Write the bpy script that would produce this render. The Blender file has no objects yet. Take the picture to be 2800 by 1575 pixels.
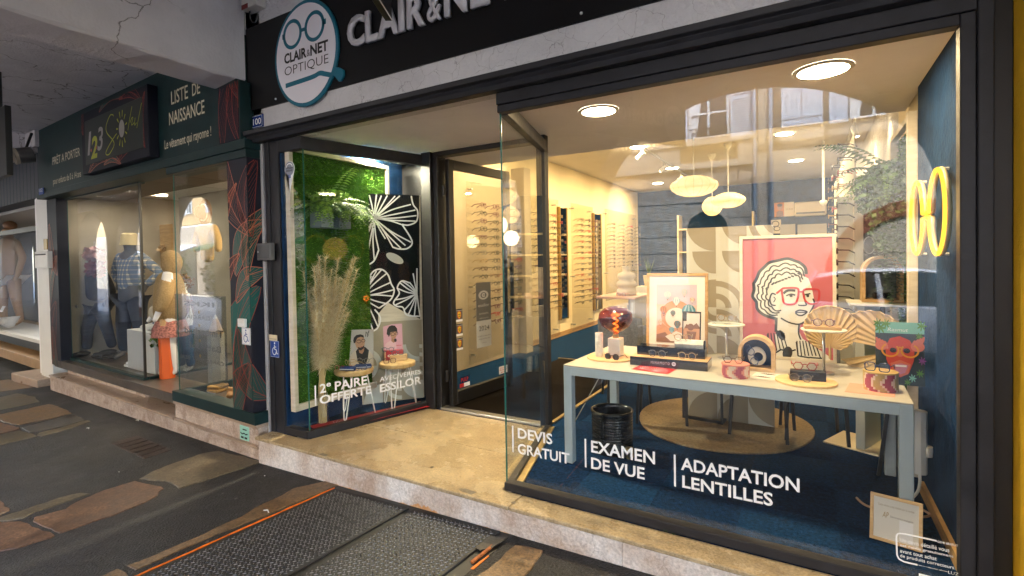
import bpy, bmesh, math, random
from mathutils import Vector, Matrix
V = Vector
random.seed(7)
SC = bpy.context.scene
COL = SC.collection
# ---------------------------------------------------------------- camera
FPX, CXP, CYP, EYE = 1376.0, 1400.0, 730.0, 1.55
RW = ((0.86152239, -0.00553441, -0.50768942), (0.50742991, -0.02438762, 0.86134786), (-0.01714838, -0.99968726, -0.01820216))
cam_d = bpy.data.cameras.new('camera'); cam = bpy.data.objects.new('camera', cam_d); COL.objects.link(cam)
cam_d.sensor_width = 36.0; cam_d.lens = 36.0 * FPX / 2800.0; cam_d.shift_y = -57.5 / 2800.0
cam_d.clip_start = 0.05; cam_d.clip_end = 400
cam.matrix_world = Matrix(((RW[0][0], -RW[0][1], -RW[0][2], 0), (RW[1][0], -RW[1][1], -RW[1][2], 0), (RW[2][0], -RW[2][1], -RW[2][2], EYE), (0, 0, 0, 1)))
SC.camera = cam
# ---------------------------------------------------------------- sky, sun, exposure
SUN_EL, SUN_AZ = math.radians(60), math.radians(20)     # over the roofs of the near building, soft overcast light
world = bpy.data.worlds.new('World'); SC.world = world; world.use_nodes = True
wn = world.node_tree.nodes; wl = world.node_tree.links
sky = wn.new('ShaderNodeTexSky'); sky.sky_type = 'NISHITA'; sky.sun_disc = False
sky.sun_elevation = SUN_EL; sky.sun_rotation = SUN_AZ; sky.air_density = 1.0; sky.dust_density = 1.2; sky.ozone_density = 1.5
wn['Background'].inputs[1].default_value = 0.15
wl.new(sky.outputs[0], wn['Background'].inputs[0])
sun_d = bpy.data.lights.new('sun', 'SUN'); sun = bpy.data.objects.new('sun', sun_d); COL.objects.link(sun)
sun_d.energy = 1.3; sun_d.angle = math.radians(10); sun_d.color = (1.0, 0.97, 0.95)
sd = V((math.sin(SUN_AZ) * math.cos(SUN_EL), math.cos(SUN_AZ) * math.cos(SUN_EL), math.sin(SUN_EL)))
sun.rotation_euler = sd.to_track_quat('Z', 'Y').to_euler(); sun.location = (0, -6, 14)
SC.view_settings.view_transform = 'Standard'; SC.view_settings.look = 'None'
SC.view_settings.exposure = 4.5; SC.view_settings.gamma = 1.0; SC.view_settings.use_curve_mapping = False
SC.render.engine = 'CYCLES'
cy = SC.cycles
cy.use_denoising = True; cy.denoiser = 'OPENIMAGEDENOISE'
cy.max_bounces = 8; cy.diffuse_bounces = 4; cy.glossy_bounces = 4; cy.transmission_bounces = 4; cy.transparent_max_bounces = 24
cy.sample_clamp_indirect = 4.0; cy.caustics_reflective = False; cy.caustics_refractive = False; cy.use_light_tree = True
# ---------------------------------------------------------------- measuring: a picture point and a known plane give a place
def ray(px, py):
    c = (px - CXP, py - CYP, FPX)
    return V(tuple(sum(RW[i][j] * c[j] for j in range(3)) for i in range(3)))
def at(px, py, ax, val):
    d = ray(px, py); o = V((0, 0, EYE)); t = (val - o[ax]) / d[ax]
    return o + d * t
def gz(x): return -0.155 + 0.02 * max(-16, min(8, x))
def gp(px, py):
    d = ray(px, py); t = (-0.155 - EYE) / (d[2] - 0.02 * d[0]); return V((0, 0, EYE)) + d * t
ZO = {'A': (1150, 380, .345), 'B': (1150, 850, .345), 'C': (1350, 0, .3106), 'D': (2050, 0, .345), 'E': (1700, 420, .2967), 'F': (2150, 400, .3106), 'G': (1550, 720, .276), 'H': (2000, 780, .3036), 'I': (1500, 1050, .345), 'J': (2150, 1050, .3623), 'K': (700, 1100, .3279), 'L': (0, 1000, .3968), 'M': (100, 200, .2484), '1': (0, 0, .345), '2': (0, 450, .345), '3': (0, 900, .4657), '4': (600, 0, .3106), '5': (650, 380, .3036), '6': (650, 720, .345)}
def zz(k, x, y): o = ZO[k]; return o[0] + x * o[2], o[1] + y * o[2]
def za(k, x, y, ax, v): return at(*zz(k, x, y), ax, v)
# ---------------------------------------------------------------- materials
MATS = {}
def hexc(h):
    h = h.lstrip('#'); r = [int(h[i:i + 2], 16) / 255 for i in (0, 2, 4)]
    return tuple((c / 12.92 if c <= .04045 else ((c + .055) / 1.055) ** 2.4) for c in r)
def mat(name, col=(.5, .5, .5), rough=.6, metal=0, var=0, vs=8, bump=0, bs=60, col2=None, emis=0, ecol=None, spec=.5, coat=0, rvar=0, detail=5):
    if name in MATS: return MATS[name]
    if isinstance(col, str): col = hexc(col)
    if isinstance(col2, str): col2 = hexc(col2)
    m = bpy.data.materials.new(name); m.use_nodes = True; nt = m.node_tree; p = nt.nodes['Principled BSDF']
    p.inputs['Base Color'].default_value = (*col, 1); p.inputs['Roughness'].default_value = rough; p.inputs['Metallic'].default_value = metal
    p.inputs['Specular IOR Level'].default_value = spec; p.inputs['Coat Weight'].default_value = coat
    if emis:
        p.inputs['Emission Color'].default_value = (*(ecol or col), 1); p.inputs['Emission Strength'].default_value = emis
    tc = nt.nodes.new('ShaderNodeTexCoord')
    if var or col2 or rvar:
        n = nt.nodes.new('ShaderNodeTexNoise'); n.inputs['Scale'].default_value = vs; n.inputs['Detail'].default_value = detail; n.inputs['Roughness'].default_value = .62
        nt.links.new(tc.outputs['Object'], n.inputs['Vector'])
        rp = nt.nodes.new('ShaderNodeValToRGB'); e = rp.color_ramp.elements; e[0].position = .3; e[1].position = .7
        c2 = col2 or tuple(c * (1 + var) for c in col); c1 = col if col2 else tuple(c * (1 - var) for c in col)
        e[0].color = (*c1, 1); e[1].color = (*c2, 1)
        nt.links.new(n.outputs[0], rp.inputs[0]); nt.links.new(rp.outputs[0], p.inputs['Base Color'])
        if rvar:
            mr = nt.nodes.new('ShaderNodeMapRange'); mr.inputs[1].default_value = .3; mr.inputs[2].default_value = .7
            mr.inputs[3].default_value = max(.02, rough - rvar); mr.inputs[4].default_value = min(1, rough + rvar)
            nt.links.new(n.outputs[0], mr.inputs[0]); nt.links.new(mr.outputs[0], p.inputs['Roughness'])
    if bump:
        n2 = nt.nodes.new('ShaderNodeTexNoise'); n2.inputs['Scale'].default_value = bs; n2.inputs['Detail'].default_value = 4
        nt.links.new(tc.outputs['Object'], n2.inputs['Vector'])
        b = nt.nodes.new('ShaderNodeBump'); b.inputs['Strength'].default_value = bump; b.inputs['Distance'].default_value = .02
        nt.links.new(n2.outputs[0], b.inputs['Height']); nt.links.new(b.outputs[0], p.inputs['Normal'])
    MATS[name] = m; return m
def grit(m, sc=140, lo=.55, hi=1.35, amt=.8):
    """Fine light and dark grains multiplied into a stone colour."""
    nt = m.node_tree; N = nt.nodes; L = nt.links; p = N['Principled BSDF']; tc = [n for n in N if n.type == 'TEX_COORD'][0]
    n = N.new('ShaderNodeTexNoise'); n.inputs['Scale'].default_value = sc; n.inputs['Detail'].default_value = 3; n.inputs['Roughness'].default_value = .7; L.new(tc.outputs['Object'], n.inputs['Vector'])
    r = N.new('ShaderNodeValToRGB'); r.color_ramp.elements[0].position = .34; r.color_ramp.elements[1].position = .66; r.color_ramp.elements[0].color = (lo, lo, lo, 1); r.color_ramp.elements[1].color = (hi, hi, hi, 1); L.new(n.outputs[0], r.inputs[0])
    mx = N.new('ShaderNodeMixRGB'); mx.blend_type = 'MULTIPLY'; mx.inputs[0].default_value = amt; src = p.inputs['Base Color'].links
    if src: L.new(src[0].from_socket, mx.inputs[1])
    else: mx.inputs[1].default_value = p.inputs['Base Color'].default_value
    L.new(r.outputs[0], mx.inputs[2]); L.new(mx.outputs[0], p.inputs['Base Color']); return m
def glass(name, f0=.06, tint=(1, 1, 1), rough=0.0, pw=5.0):
    """Thin clear pane: lets light straight through and mirrors a share that grows towards grazing (Schlick), the same from both sides."""
    if name in MATS: return MATS[name]
    m = bpy.data.materials.new(name); m.use_nodes = True; nt = m.node_tree; N = nt.nodes; L = nt.links; N.remove(N['Principled BSDF'])
    out = N['Material Output']; mx = N.new('ShaderNodeMixShader'); tr = N.new('ShaderNodeBsdfTransparent'); gl = N.new('ShaderNodeBsdfGlossy')
    tr.inputs[0].default_value = (*tint, 1); gl.inputs['Roughness'].default_value = rough; gl.inputs[0].default_value = (1, 1, 1, 1)
    geo = N.new('ShaderNodeNewGeometry'); dt = N.new('ShaderNodeVectorMath'); dt.operation = 'DOT_PRODUCT'
    L.new(geo.outputs['Normal'], dt.inputs[0]); L.new(geo.outputs['Incoming'], dt.inputs[1])
    def mth(op, a, b=None, c=None):
        k = N.new('ShaderNodeMath'); k.operation = op
        for i, x in enumerate((a, b, c)):
            if x is None: continue
            if isinstance(x, (int, float)): k.inputs[i].default_value = x
            else: L.new(x, k.inputs[i])
        return k.outputs[0]
    q = mth('POWER', mth('SUBTRACT', 1.0, mth('ABSOLUTE', dt.outputs['Value'])), pw)
    f = mth('MULTIPLY_ADD', q, 1 - f0, f0)
    L.new(f, mx.inputs[0]); L.new(tr.outputs[0], mx.inputs[1]); L.new(gl.outputs[0], mx.inputs[2]); L.new(mx.outputs[0], out.inputs[0])
    MATS[name] = m; return m
# ---------------------------------------------------------------- mesh building
class B:
    def __init__(s): s.v = []; s.f = []; s.m = []
    def add(s, vs, fs, mi=0):
        o = len(s.v); s.v += [tuple(v) for v in vs]
        for f in fs: s.f.append(tuple(i + o for i in f)); s.m.append(mi)
        return s
    def box(s, x0, x1, y0, y1, z0, z1, mi=0):
        return s.add([(x0, y0, z0), (x1, y0, z0), (x1, y1, z0), (x0, y1, z0), (x0, y0, z1), (x1, y0, z1), (x1, y1, z1), (x0, y1, z1)],
                     [(3, 2, 1, 0), (4, 5, 6, 7), (0, 1, 5, 4), (1, 2, 6, 5), (2, 3, 7, 6), (3, 0, 4, 7)], mi)
    def ob(s, o, ex, ey, ez, mi=0):           # a box from a corner and three edge vectors
        o, ex, ey, ez = V(o), V(ex), V(ey), V(ez)
        if ex.cross(ey).dot(ez) < 0: o, ex = o + ex, -ex
        p = [o, o + ex, o + ex + ey, o + ey]; p += [q + ez for q in p]
        return s.add(p, [(3, 2, 1, 0), (4, 5, 6, 7), (0, 1, 5, 4), (1, 2, 6, 5), (2, 3, 7, 6), (3, 0, 4, 7)], mi)
    def bar(s, a, b, w, d=None, up=(0, 0, 1), mi=0):   # a square bar from a to b
        a, b = V(a), V(b); d = d or w; t = (b - a).normalized(); u = V(up)
        if abs(t.dot(u)) > .95: u = V((1, 0, 0))
        x = t.cross(u).normalized(); y = x.cross(t)
        return s.ob(a - x * w / 2 - y * d / 2, x * w, y * d, b - a, mi)
    def tube(s, pts, r, n=6, closed=False, mi=0, cap=True):
        pts = [V(p) for p in pts]; N = len(pts); rs = r if isinstance(r, (list, tuple)) else [r] * N; vs = []; prev = None
        for i in range(N):
            a = pts[i - 1] if (i > 0 or closed) else pts[i]; b = pts[(i + 1) % N] if (i < N - 1 or closed) else pts[i]
            t = (b - a); t = t.normalized() if t.length > 1e-9 else V((0, 0, 1))
            if prev is None: x = t.cross(V((0, 0, 1)) if abs(t.z) < .9 else V((1, 0, 0))).normalized()
            else: x = (prev - t * prev.dot(t)); x = x.normalized() if x.length > 1e-6 else t.orthogonal().normalized()
            prev = x; y = t.cross(x)
            for k in range(n):
                an = 2 * math.pi * k / n; vs.append(pts[i] + (x * math.cos(an) + y * math.sin(an)) * rs[i])
        fs = []
        for i in range(N if closed else N - 1):
            j = (i + 1) % N
            for k in range(n): k2 = (k + 1) % n; fs.append((i * n + k, i * n + k2, j * n + k2, j * n + k))
        if cap and not closed: fs.append(tuple(range(n - 1, -1, -1))); fs.append(tuple((N - 1) * n + k for k in range(n)))
        return s.add(vs, fs, mi)
    def lathe(s, c, prof, n=24, mi=0, ax=None, cap=True):        # profile of (radius, height) about a vertical axis
        c = V(c); vs = []; fs = []
        for r, h in prof:
            for k in range(n): an = 2 * math.pi * k / n; vs.append(c + V((r * math.cos(an), r * math.sin(an), h)))
        for i in range(len(prof) - 1):
            for k in range(n): k2 = (k + 1) % n; fs.append((i * n + k, i * n + k2, (i + 1) * n + k2, (i + 1) * n + k))
        if cap:
            if prof[0][0] > 1e-4: fs.append(tuple(range(n - 1, -1, -1)))
            if prof[-1][0] > 1e-4: fs.append(tuple((len(prof) - 1) * n + k for k in range(n)))
        return s.add(vs, fs, mi)
    def prism(s, pts, d, mi=0):                # polygon of 3-D points, pushed along vector d
        pts = [V(p) for p in pts]; d = V(d); n = len(pts); nm = V((0, 0, 0))
        for i in range(n): nm += pts[i].cross(pts[(i + 1) % n])
        if nm.dot(d) < 0: pts = pts[::-1]
        fs = [tuple(range(n - 1, -1, -1)), tuple(range(n, 2 * n))] + [(i, (i + 1) % n, n + (i + 1) % n, n + i) for i in range(n)]
        return s.add(pts + [p + d for p in pts], fs, mi)
    def sph(s, c, r, n=16, m=10, mi=0, sc=(1, 1, 1)):
        c = V(c); vs = []; fs = []
        for i in range(m + 1):
            th = math.pi * i / m
            for k in range(n): an = 2 * math.pi * k / n; vs.append(c + V((r * math.sin(th) * math.cos(an) * sc[0], r * math.sin(th) * math.sin(an) * sc[1], -r * math.cos(th) * sc[2])))
        for i in range(m):
            for k in range(n): k2 = (k + 1) % n; fs.append((i * n + k, i * n + k2, (i + 1) * n + k2, (i + 1) * n + k))
        return s.add(vs, fs, mi)
    def quad(s, a, b, c, d, mi=0): return s.add([a, b, c, d], [(0, 1, 2, 3)], mi)
    def mesh(s, name, mats, smooth=False):
        me = bpy.data.meshes.new(name); me.from_pydata(s.v, [], s.f)
        for m in (mats if isinstance(mats, (list, tuple)) else [mats]): me.materials.append(m)
        if any(s.m): me.polygons.foreach_set('material_index', s.m)
        if smooth: me.polygons.foreach_set('use_smooth', [True] * len(me.polygons))
        me.update(); return me
    def obj(s, name, mats, parent=None, smooth=False, bevel=0, kind=None, label=None):
        o = bpy.data.objects.new(name, s.mesh(name, mats, smooth)); return fin(o, parent, bevel, kind, label, smooth)
INV = {}
def fin(o, parent=None, bevel=0, kind=None, label=None, smooth=False):
    COL.objects.link(o)
    if parent is not None:
        o.parent = parent
        if parent.name in INV: o.matrix_parent_inverse = INV[parent.name]
    if bevel:
        b = o.modifiers.new('edge', 'BEVEL'); b.width = bevel; b.segments = 2 if bevel > .008 else 1; b.limit_method = 'ANGLE'; b.angle_limit = math.radians(50)
    if kind: o['kind'] = kind
    if label: o['label'] = label
    return o
def tag(o, label, cat, group=None, kind=None):
    if label: o['label'] = label
    if cat: o['category'] = cat
    if group: o['group'] = group
    if kind: o['kind'] = kind
    return o
def thing(name, label, cat, loc=(0, 0, 0), rz=0, group=None, local=False):
    o = bpy.data.objects.new(name, None); COL.objects.link(o); o.location = loc; o.rotation_euler = (0, 0, rz); o.empty_display_size = .1
    if not local: INV[o.name] = (Matrix.Translation(V(loc)) @ Matrix.Rotation(rz, 4, 'Z')).inverted()
    return tag(o, label, cat, group)
def struct(o): o['kind'] = 'structure'; return o
def dup(root, loc=None, rz=None, label=None, group=None, rot=None):
    r = root.copy(); COL.objects.link(r)
    if loc is not None: r.location = loc
    if rz is not None: r.rotation_euler = (0, 0, rz)
    if rot is not None: r.rotation_euler = rot
    if label: r['label'] = label
    if group: r['group'] = group
    for ch in list(root.children):
        c = ch.copy(); COL.objects.link(c); c.parent = r
        for g in list(ch.children): d = g.copy(); COL.objects.link(d); d.parent = c
    return r
# ---------------------------------------------------------------- flat print and lettering
class Art:
    """Flat print on a sheet: o = lower left corner, ex, ey = full width and height, coordinates 0..1."""
    def __init__(s, o, ex, ey, step=.0007):
        s.o, s.ex, s.ey = V(o), V(ex), V(ey); s.n = s.ex.cross(s.ey).normalized(); s.b = B(); s.k = 0; s.step = step; s.mats = []
    def mi(s, m):
        if m not in s.mats: s.mats.append(m)
        return s.mats.index(m)
    def P(s, x, y, l): return s.o + s.ex * x + s.ey * y + s.n * (s.step * l)
    def poly(s, pts, m, l=1):
        ar = sum(pts[i][0] * pts[(i + 1) % len(pts)][1] - pts[(i + 1) % len(pts)][0] * pts[i][1] for i in range(len(pts)))
        if ar < 0: pts = pts[::-1]
        s.b.add([s.P(x, y, l) for x, y in pts], [tuple(range(len(pts)))], s.mi(m)); return s
    def rect(s, x0, y0, x1, y1, m, l=1): return s.poly([(x0, y0), (x1, y0), (x1, y1), (x0, y1)], m, l)
    def ell(s, cx, cy, rx, ry, m, l=1, a0=0, a1=360, n=28, rot=0):
        cr, sr = math.cos(rot), math.sin(rot); pts = []
        for i in range(n + (a1 - a0 < 360)):
            a = math.radians(a0 + (a1 - a0) * i / n); x, y = rx * math.cos(a), ry * math.sin(a); pts.append((cx + x * cr - y * sr, cy + x * sr + y * cr))
        return s.poly(pts, m, l)
    def stroke(s, pts, w, m, l=2, closed=False, asp=None):
        asp = asp or (s.ex.length / s.ey.length); q = [V((x * asp, y, 0)) for x, y in pts]; n = len(q); L = []; R = []
        ws = w if isinstance(w, (list, tuple)) else [w] * n
        for i in range(n):
            a = q[i - 1] if (i > 0 or closed) else q[i]; b = q[(i + 1) % n] if (i < n - 1 or closed) else q[i]
            t = b - a; t = t.normalized() if t.length > 1e-9 else V((1, 0, 0)); p = V((-t.y, t.x, 0)) * ws[i] / 2; L.append(q[i] + p); R.append(q[i] - p)
        vs = [s.P(p.x / asp, p.y, l) for p in R] + [s.P(p.x / asp, p.y, l) for p in L]
        fs = [(i, (i + 1) % n, n + (i + 1) % n, n + i) for i in range(n if closed else n - 1)]
        s.b.add(vs, fs, s.mi(m)); return s
    def ring(s, cx, cy, rx, ry, w, m, l=2, n=30, a0=0, a1=360):
        cl = a1 - a0 >= 360
        return s.stroke([(cx + rx * math.cos(math.radians(a0 + (a1 - a0) * i / n)), cy + ry * math.sin(math.radians(a0 + (a1 - a0) * i / n))) for i in range(n if cl else n + 1)], w, m, l, cl)
    def obj(s, parent, name='print', label=None): return s.b.obj(name, s.mats, parent, label=label)
def curve(pts, n=8):                            # smooth line through points (Catmull-Rom)
    out = []; p = [pts[0]] + list(pts) + [pts[-1]]
    for i in range(1, len(p) - 2):
        for k in range(n):
            t = k / n; out.append(tuple(.5 * ((2 * p[i][j]) + (p[i + 1][j] - p[i - 1][j]) * t + (2 * p[i - 1][j] - 5 * p[i][j] + 4 * p[i + 1][j] - p[i + 2][j]) * t * t + (3 * p[i][j] - p[i - 1][j] - 3 * p[i + 1][j] + p[i + 2][j]) * t ** 3) for j in range(len(pts[0]))))
    out.append(tuple(pts[-1])); return out
def text_mesh(s, bold=0, spacing=1.0, shear=0, depth=0, res=3):
    cu = bpy.data.curves.new('t', 'FONT'); cu.body = s; cu.size = 1; cu.offset = bold; cu.space_character = spacing; cu.shear = shear; cu.resolution_u = res; cu.fill_mode = 'FRONT'
    o = bpy.data.objects.new('t', cu); COL.objects.link(o); dg = bpy.context.evaluated_depsgraph_get()
    me = bpy.data.meshes.new_from_object(o.evaluated_get(dg)); bpy.data.objects.remove(o); bpy.data.curves.remove(cu); return me
def lettering(s, o, ex, ey, m, parent, name='lettering', bold=0, spacing=1.0, shear=0, depth=0, off=.0012, label=None):
    """Letters filling the box with lower left corner o, width vector ex, height vector ey (cap height = whole box)."""
    me = text_mesh(s, bold, spacing, shear); o, ex, ey = V(o), V(ex), V(ey); n = ex.cross(ey).normalized()
    xs = [v.co.x for v in me.vertices]; ys = [v.co.y for v in me.vertices]; x0, x1, y0, y1 = min(xs), max(xs), min(ys), max(ys)
    for v in me.vertices: v.co = o + ex * ((v.co.x - x0) / (x1 - x0)) + ey * ((v.co.y - y0) / (y1 - y0)) + n * off
    if depth:
        bm = bmesh.new(); bm.from_mesh(me); r = bmesh.ops.extrude_face_region(bm, geom=bm.faces[:])
        bmesh.ops.translate(bm, vec=n * depth, verts=[e for e in r['geom'] if isinstance(e, bmesh.types.BMVert)]); bm.to_mesh(me); bm.free()
    me.materials.clear(); me.materials.append(m); me.name = name
    return fin(bpy.data.objects.new(name, me), parent, label=label)
ORD = ['first', 'second', 'third', 'fourth', 'fifth', 'sixth', 'seventh', 'eighth', 'ninth', 'tenth', 'eleventh', 'twelfth', 'thirteenth', 'fourteenth', 'fifteenth', 'sixteenth', 'seventeenth', 'eighteenth', 'nineteenth', 'twentieth']
# ================================================================ materials in use
def asphalt_mat():
    m = mat('wet_asphalt', (.0145, .0128, .0122), .66, var=.45, vs=1.2, bump=.9, bs=75, rvar=.22, detail=9)
    nt = m.node_tree; p = nt.nodes['Principled BSDF']; tc = [n for n in nt.nodes if n.type == 'TEX_COORD'][0]
    v = nt.nodes.new('ShaderNodeTexVoronoi'); v.inputs['Scale'].default_value = 42; nt.links.new(tc.outputs['Object'], v.inputs['Vector'])
    r = nt.nodes.new('ShaderNodeValToRGB'); r.color_ramp.elements[0].position = .05; r.color_ramp.elements[0].color = (3.4, 3.2, 3.0, 1); r.color_ramp.elements[1].position = .2; r.color_ramp.elements[1].color = (1, 1, 1, 1)
    nt.links.new(v.outputs['Distance'], r.inputs[0]); src = p.inputs['Base Color'].links[0].from_socket
    mx = nt.nodes.new('ShaderNodeMixRGB'); mx.blend_type = 'MULTIPLY'; mx.inputs[0].default_value = .8; nt.links.new(src, mx.inputs[1]); nt.links.new(r.outputs[0], mx.inputs[2]); nt.links.new(mx.outputs[0], p.inputs['Base Color'])
    w = nt.nodes.new('ShaderNodeTexNoise'); w.inputs['Scale'].default_value = 2.5; w.inputs['Detail'].default_value = 6; nt.links.new(tc.outputs['Object'], w.inputs['Vector'])
    ad = nt.nodes.new('ShaderNodeMixRGB'); ad.blend_type = 'ADD'; ad.inputs[0].default_value = .5; nt.links.new(tc.outputs['Object'], ad.inputs[1]); nt.links.new(w.outputs['Color'], ad.inputs[2])
    e = nt.nodes.new('ShaderNodeTexVoronoi'); e.feature = 'DISTANCE_TO_EDGE'; e.inputs['Scale'].default_value = .75; nt.links.new(ad.outputs[0], e.inputs['Vector'])
    r2 = nt.nodes.new('ShaderNodeValToRGB'); r2.color_ramp.elements[0].color = (.25, .25, .25, 1); r2.color_ramp.elements[1].position = .008; r2.color_ramp.elements[1].color = (1, 1, 1, 1); nt.links.new(e.outputs['Distance'], r2.inputs[0])
    m2 = nt.nodes.new('ShaderNodeMixRGB'); m2.blend_type = 'MULTIPLY'; m2.inputs[0].default_value = 1; nt.links.new(mx.outputs[0], m2.inputs[1]); nt.links.new(r2.outputs[0], m2.inputs[2]); nt.links.new(m2.outputs[0], p.inputs['Base Color'])
    return m
def cracked(name, c1, c2, rough=.85, scale=2.2, bumpy=.25, crack=.5, cs=1.6, blotch=None):
    """Old plaster or stone: blotchy colour, fine relief and a few thin cracks."""
    if name in MATS: return MATS[name]
    m = mat(name, c1, rough, col2=c2, vs=scale, detail=8); nt = m.node_tree; N = nt.nodes; L = nt.links; p = N['Principled BSDF']; tc = [n for n in N if n.type == 'TEX_COORD'][0]
    wn_ = N.new('ShaderNodeTexNoise'); wn_.inputs['Scale'].default_value = 3; wn_.inputs['Detail'].default_value = 6; L.new(tc.outputs['Object'], wn_.inputs['Vector'])
    ad = N.new('ShaderNodeMixRGB'); ad.blend_type = 'ADD'; ad.inputs[0].default_value = .45; L.new(tc.outputs['Object'], ad.inputs[1]); L.new(wn_.outputs['Color'], ad.inputs[2])
    v = N.new('ShaderNodeTexVoronoi'); v.feature = 'DISTANCE_TO_EDGE'; v.inputs['Scale'].default_value = cs; L.new(ad.outputs[0], v.inputs['Vector'])
    r = N.new('ShaderNodeValToRGB'); r.color_ramp.elements[0].position = 0.0; r.color_ramp.elements[0].color = (1 - crack,) * 3 + (1,); r.color_ramp.elements[1].position = .009; r.color_ramp.elements[1].color = (1, 1, 1, 1); L.new(v.outputs['Distance'], r.inputs[0])
    # cracks only in some places
    n3 = N.new('ShaderNodeTexNoise'); n3.inputs['Scale'].default_value = .9; L.new(tc.outputs['Object'], n3.inputs['Vector'])
    r3 = N.new('ShaderNodeValToRGB'); r3.color_ramp.elements[0].position = .42; r3.color_ramp.elements[1].position = .5; L.new(n3.outputs[0], r3.inputs[0])
    mx = N.new('ShaderNodeMixRGB'); mx.blend_type = 'MULTIPLY'; src = p.inputs['Base Color'].links[0].from_socket; L.new(r3.outputs[0], mx.inputs[0]); L.new(src, mx.inputs[1]); L.new(r.outputs[0], mx.inputs[2])
    L.new(mx.outputs[0], p.inputs['Base Color'])
    nb = N.new('ShaderNodeTexNoise'); nb.inputs['Scale'].default_value = 45; nb.inputs['Detail'].default_value = 8; L.new(tc.outputs['Object'], nb.inputs['Vector'])
    nb2 = N.new('ShaderNodeTexNoise'); nb2.inputs['Scale'].default_value = 5; nb2.inputs['Detail'].default_value = 5; L.new(tc.outputs['Object'], nb2.inputs['Vector'])
    a2 = N.new('ShaderNodeMath'); a2.operation = 'MULTIPLY_ADD'; a2.inputs[1].default_value = 2.5; L.new(nb2.outputs[0], a2.inputs[0]); L.new(nb.outputs[0], a2.inputs[2])
    b = N.new('ShaderNodeBump'); b.inputs['Strength'].default_value = bumpy; b.inputs['Distance'].default_value = .015; L.new(a2.outputs[0], b.inputs['Height']); L.new(b.outputs[0], p.inputs['Normal'])
    return m
def striated(name, c1, c2, rough, sc=(2, 2, 14), bump=.1, rvar=0, spec=.5, lo=.35, hi=.65):
    """Veined stone or sawn wood: noise drawn out along one axis."""
    if name in MATS: return MATS[name]
    if isinstance(c1, str): c1 = hexc(c1)
    if isinstance(c2, str): c2 = hexc(c2)
    m = bpy.data.materials.new(name); m.use_nodes = True; nt = m.node_tree; N = nt.nodes; L = nt.links; p = N['Principled BSDF']; p.inputs['Roughness'].default_value = rough; p.inputs['Specular IOR Level'].default_value = spec
    tc = N.new('ShaderNodeTexCoord'); mp = N.new('ShaderNodeMapping'); mp.inputs['Scale'].default_value = sc; L.new(tc.outputs['Object'], mp.inputs[0])
    n = N.new('ShaderNodeTexNoise'); n.inputs['Scale'].default_value = 1; n.inputs['Detail'].default_value = 9; n.inputs['Roughness'].default_value = .65; n.inputs['Distortion'].default_value = .8; L.new(mp.outputs[0], n.inputs['Vector'])
    r = N.new('ShaderNodeValToRGB'); r.color_ramp.elements[0].position = lo; r.color_ramp.elements[1].position = hi; r.color_ramp.elements[0].color = (*c1, 1); r.color_ramp.elements[1].color = (*c2, 1)
    L.new(n.outputs[0], r.inputs[0]); L.new(r.outputs[0], p.inputs['Base Color'])
    if rvar:
        mr = N.new('ShaderNodeMapRange'); mr.inputs[3].default_value = max(.03, rough - rvar); mr.inputs[4].default_value = rough + rvar; L.new(n.outputs[0], mr.inputs[0]); L.new(mr.outputs[0], p.inputs['Roughness'])
    b = N.new('ShaderNodeBump'); b.inputs['Strength'].default_value = bump; b.inputs['Distance'].default_value = .01; L.new(n.outputs[0], b.inputs['Height']); L.new(b.outputs[0], p.inputs['Normal'])
    MATS[name] = m; return m
M_asphalt = asphalt_mat()
M_plaster = cracked('arcade_plaster', (.55, .545, .6), (.68, .675, .73), crack=.8, cs=1.3)
M_render = cracked('rough_render', (.5, .495, .52), (.6, .59, .61), bumpy=1.0, crack=.5, cs=5)
M_soffit = cracked('painted_soffit', (.7, .69, .74), (.78, .77, .81), bumpy=.06, crack=.08, cs=1.4)
M_frame = mat('anthracite_paint', (.017, .017, .021), .5, var=.25, vs=9, bump=.05, bs=120, spec=.3, rvar=.1)
M_black = mat('black_panel', (.005, .005, .006), .4, var=.3, vs=2, spec=.25)
M_blackmetal = mat('black_metal', (.012, .012, .013), .4)
M_step = grit(grit(mat('limestone_tread', (.33, .245, .145), .26, col2=(.46, .36, .22), vs=2.3, detail=12, bump=.06, bs=60, rvar=.12), 9, .8, 1.15), 70, .62, 1.2)
M_riser = cracked('limewashed_riser', (.44, .33, .26), (.7, .66, .64), .85, 2.2, .5, .3, 2)
rr_ = [n for n in M_riser.node_tree.nodes if n.type == 'VALTORGB'][0].color_ramp.elements; rr_[0].position = .36; rr_[1].position = .6; grit(M_riser, 60, .72, 1.18)
M_granite = grit(striated('pink_limestone', (.28, .2, .15), (.42, .32, .25), .3, (4, 4, 9), .03, .1), 90, .75, 1.2)
M_granite_f = grit(striated('pink_limestone_worn', (.3, .21, .16), (.55, .46, .4), .6, (5, 5, 6), .08, .1), 60, .7, 1.25)
M_carpet = mat('navy_carpet', (.006, .032, .095), .95, var=.45, vs=60, bump=.5, bs=220, spec=.04)
M_mat = mat('brown_coir_mat', (.02, .016, .013), 1, var=.6, vs=180, bump=1, bs=300, spec=.05)
M_alu = mat('brushed_aluminium', (.5, .51, .52), .35, 1, var=.1, vs=40)
M_brass = mat('brass_trim', (.42, .33, .16), .35, .8, var=.2, vs=20)
M_cream = mat('cream_wall', (.74, .63, .42), .7, var=.05, vs=1.5, bump=.06, bs=40)
M_white = mat('white_paint', (.72, .72, .7), .5, var=.04, vs=3)
M_ceil = mat('shop_ceiling', (.66, .62, .56), .75, var=.04, vs=2, bump=.05, bs=40)
M_navy = mat('navy_wall', (.006, .03, .09), .8, var=.3, vs=6, bump=.25, bs=30, spec=.12)
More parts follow.
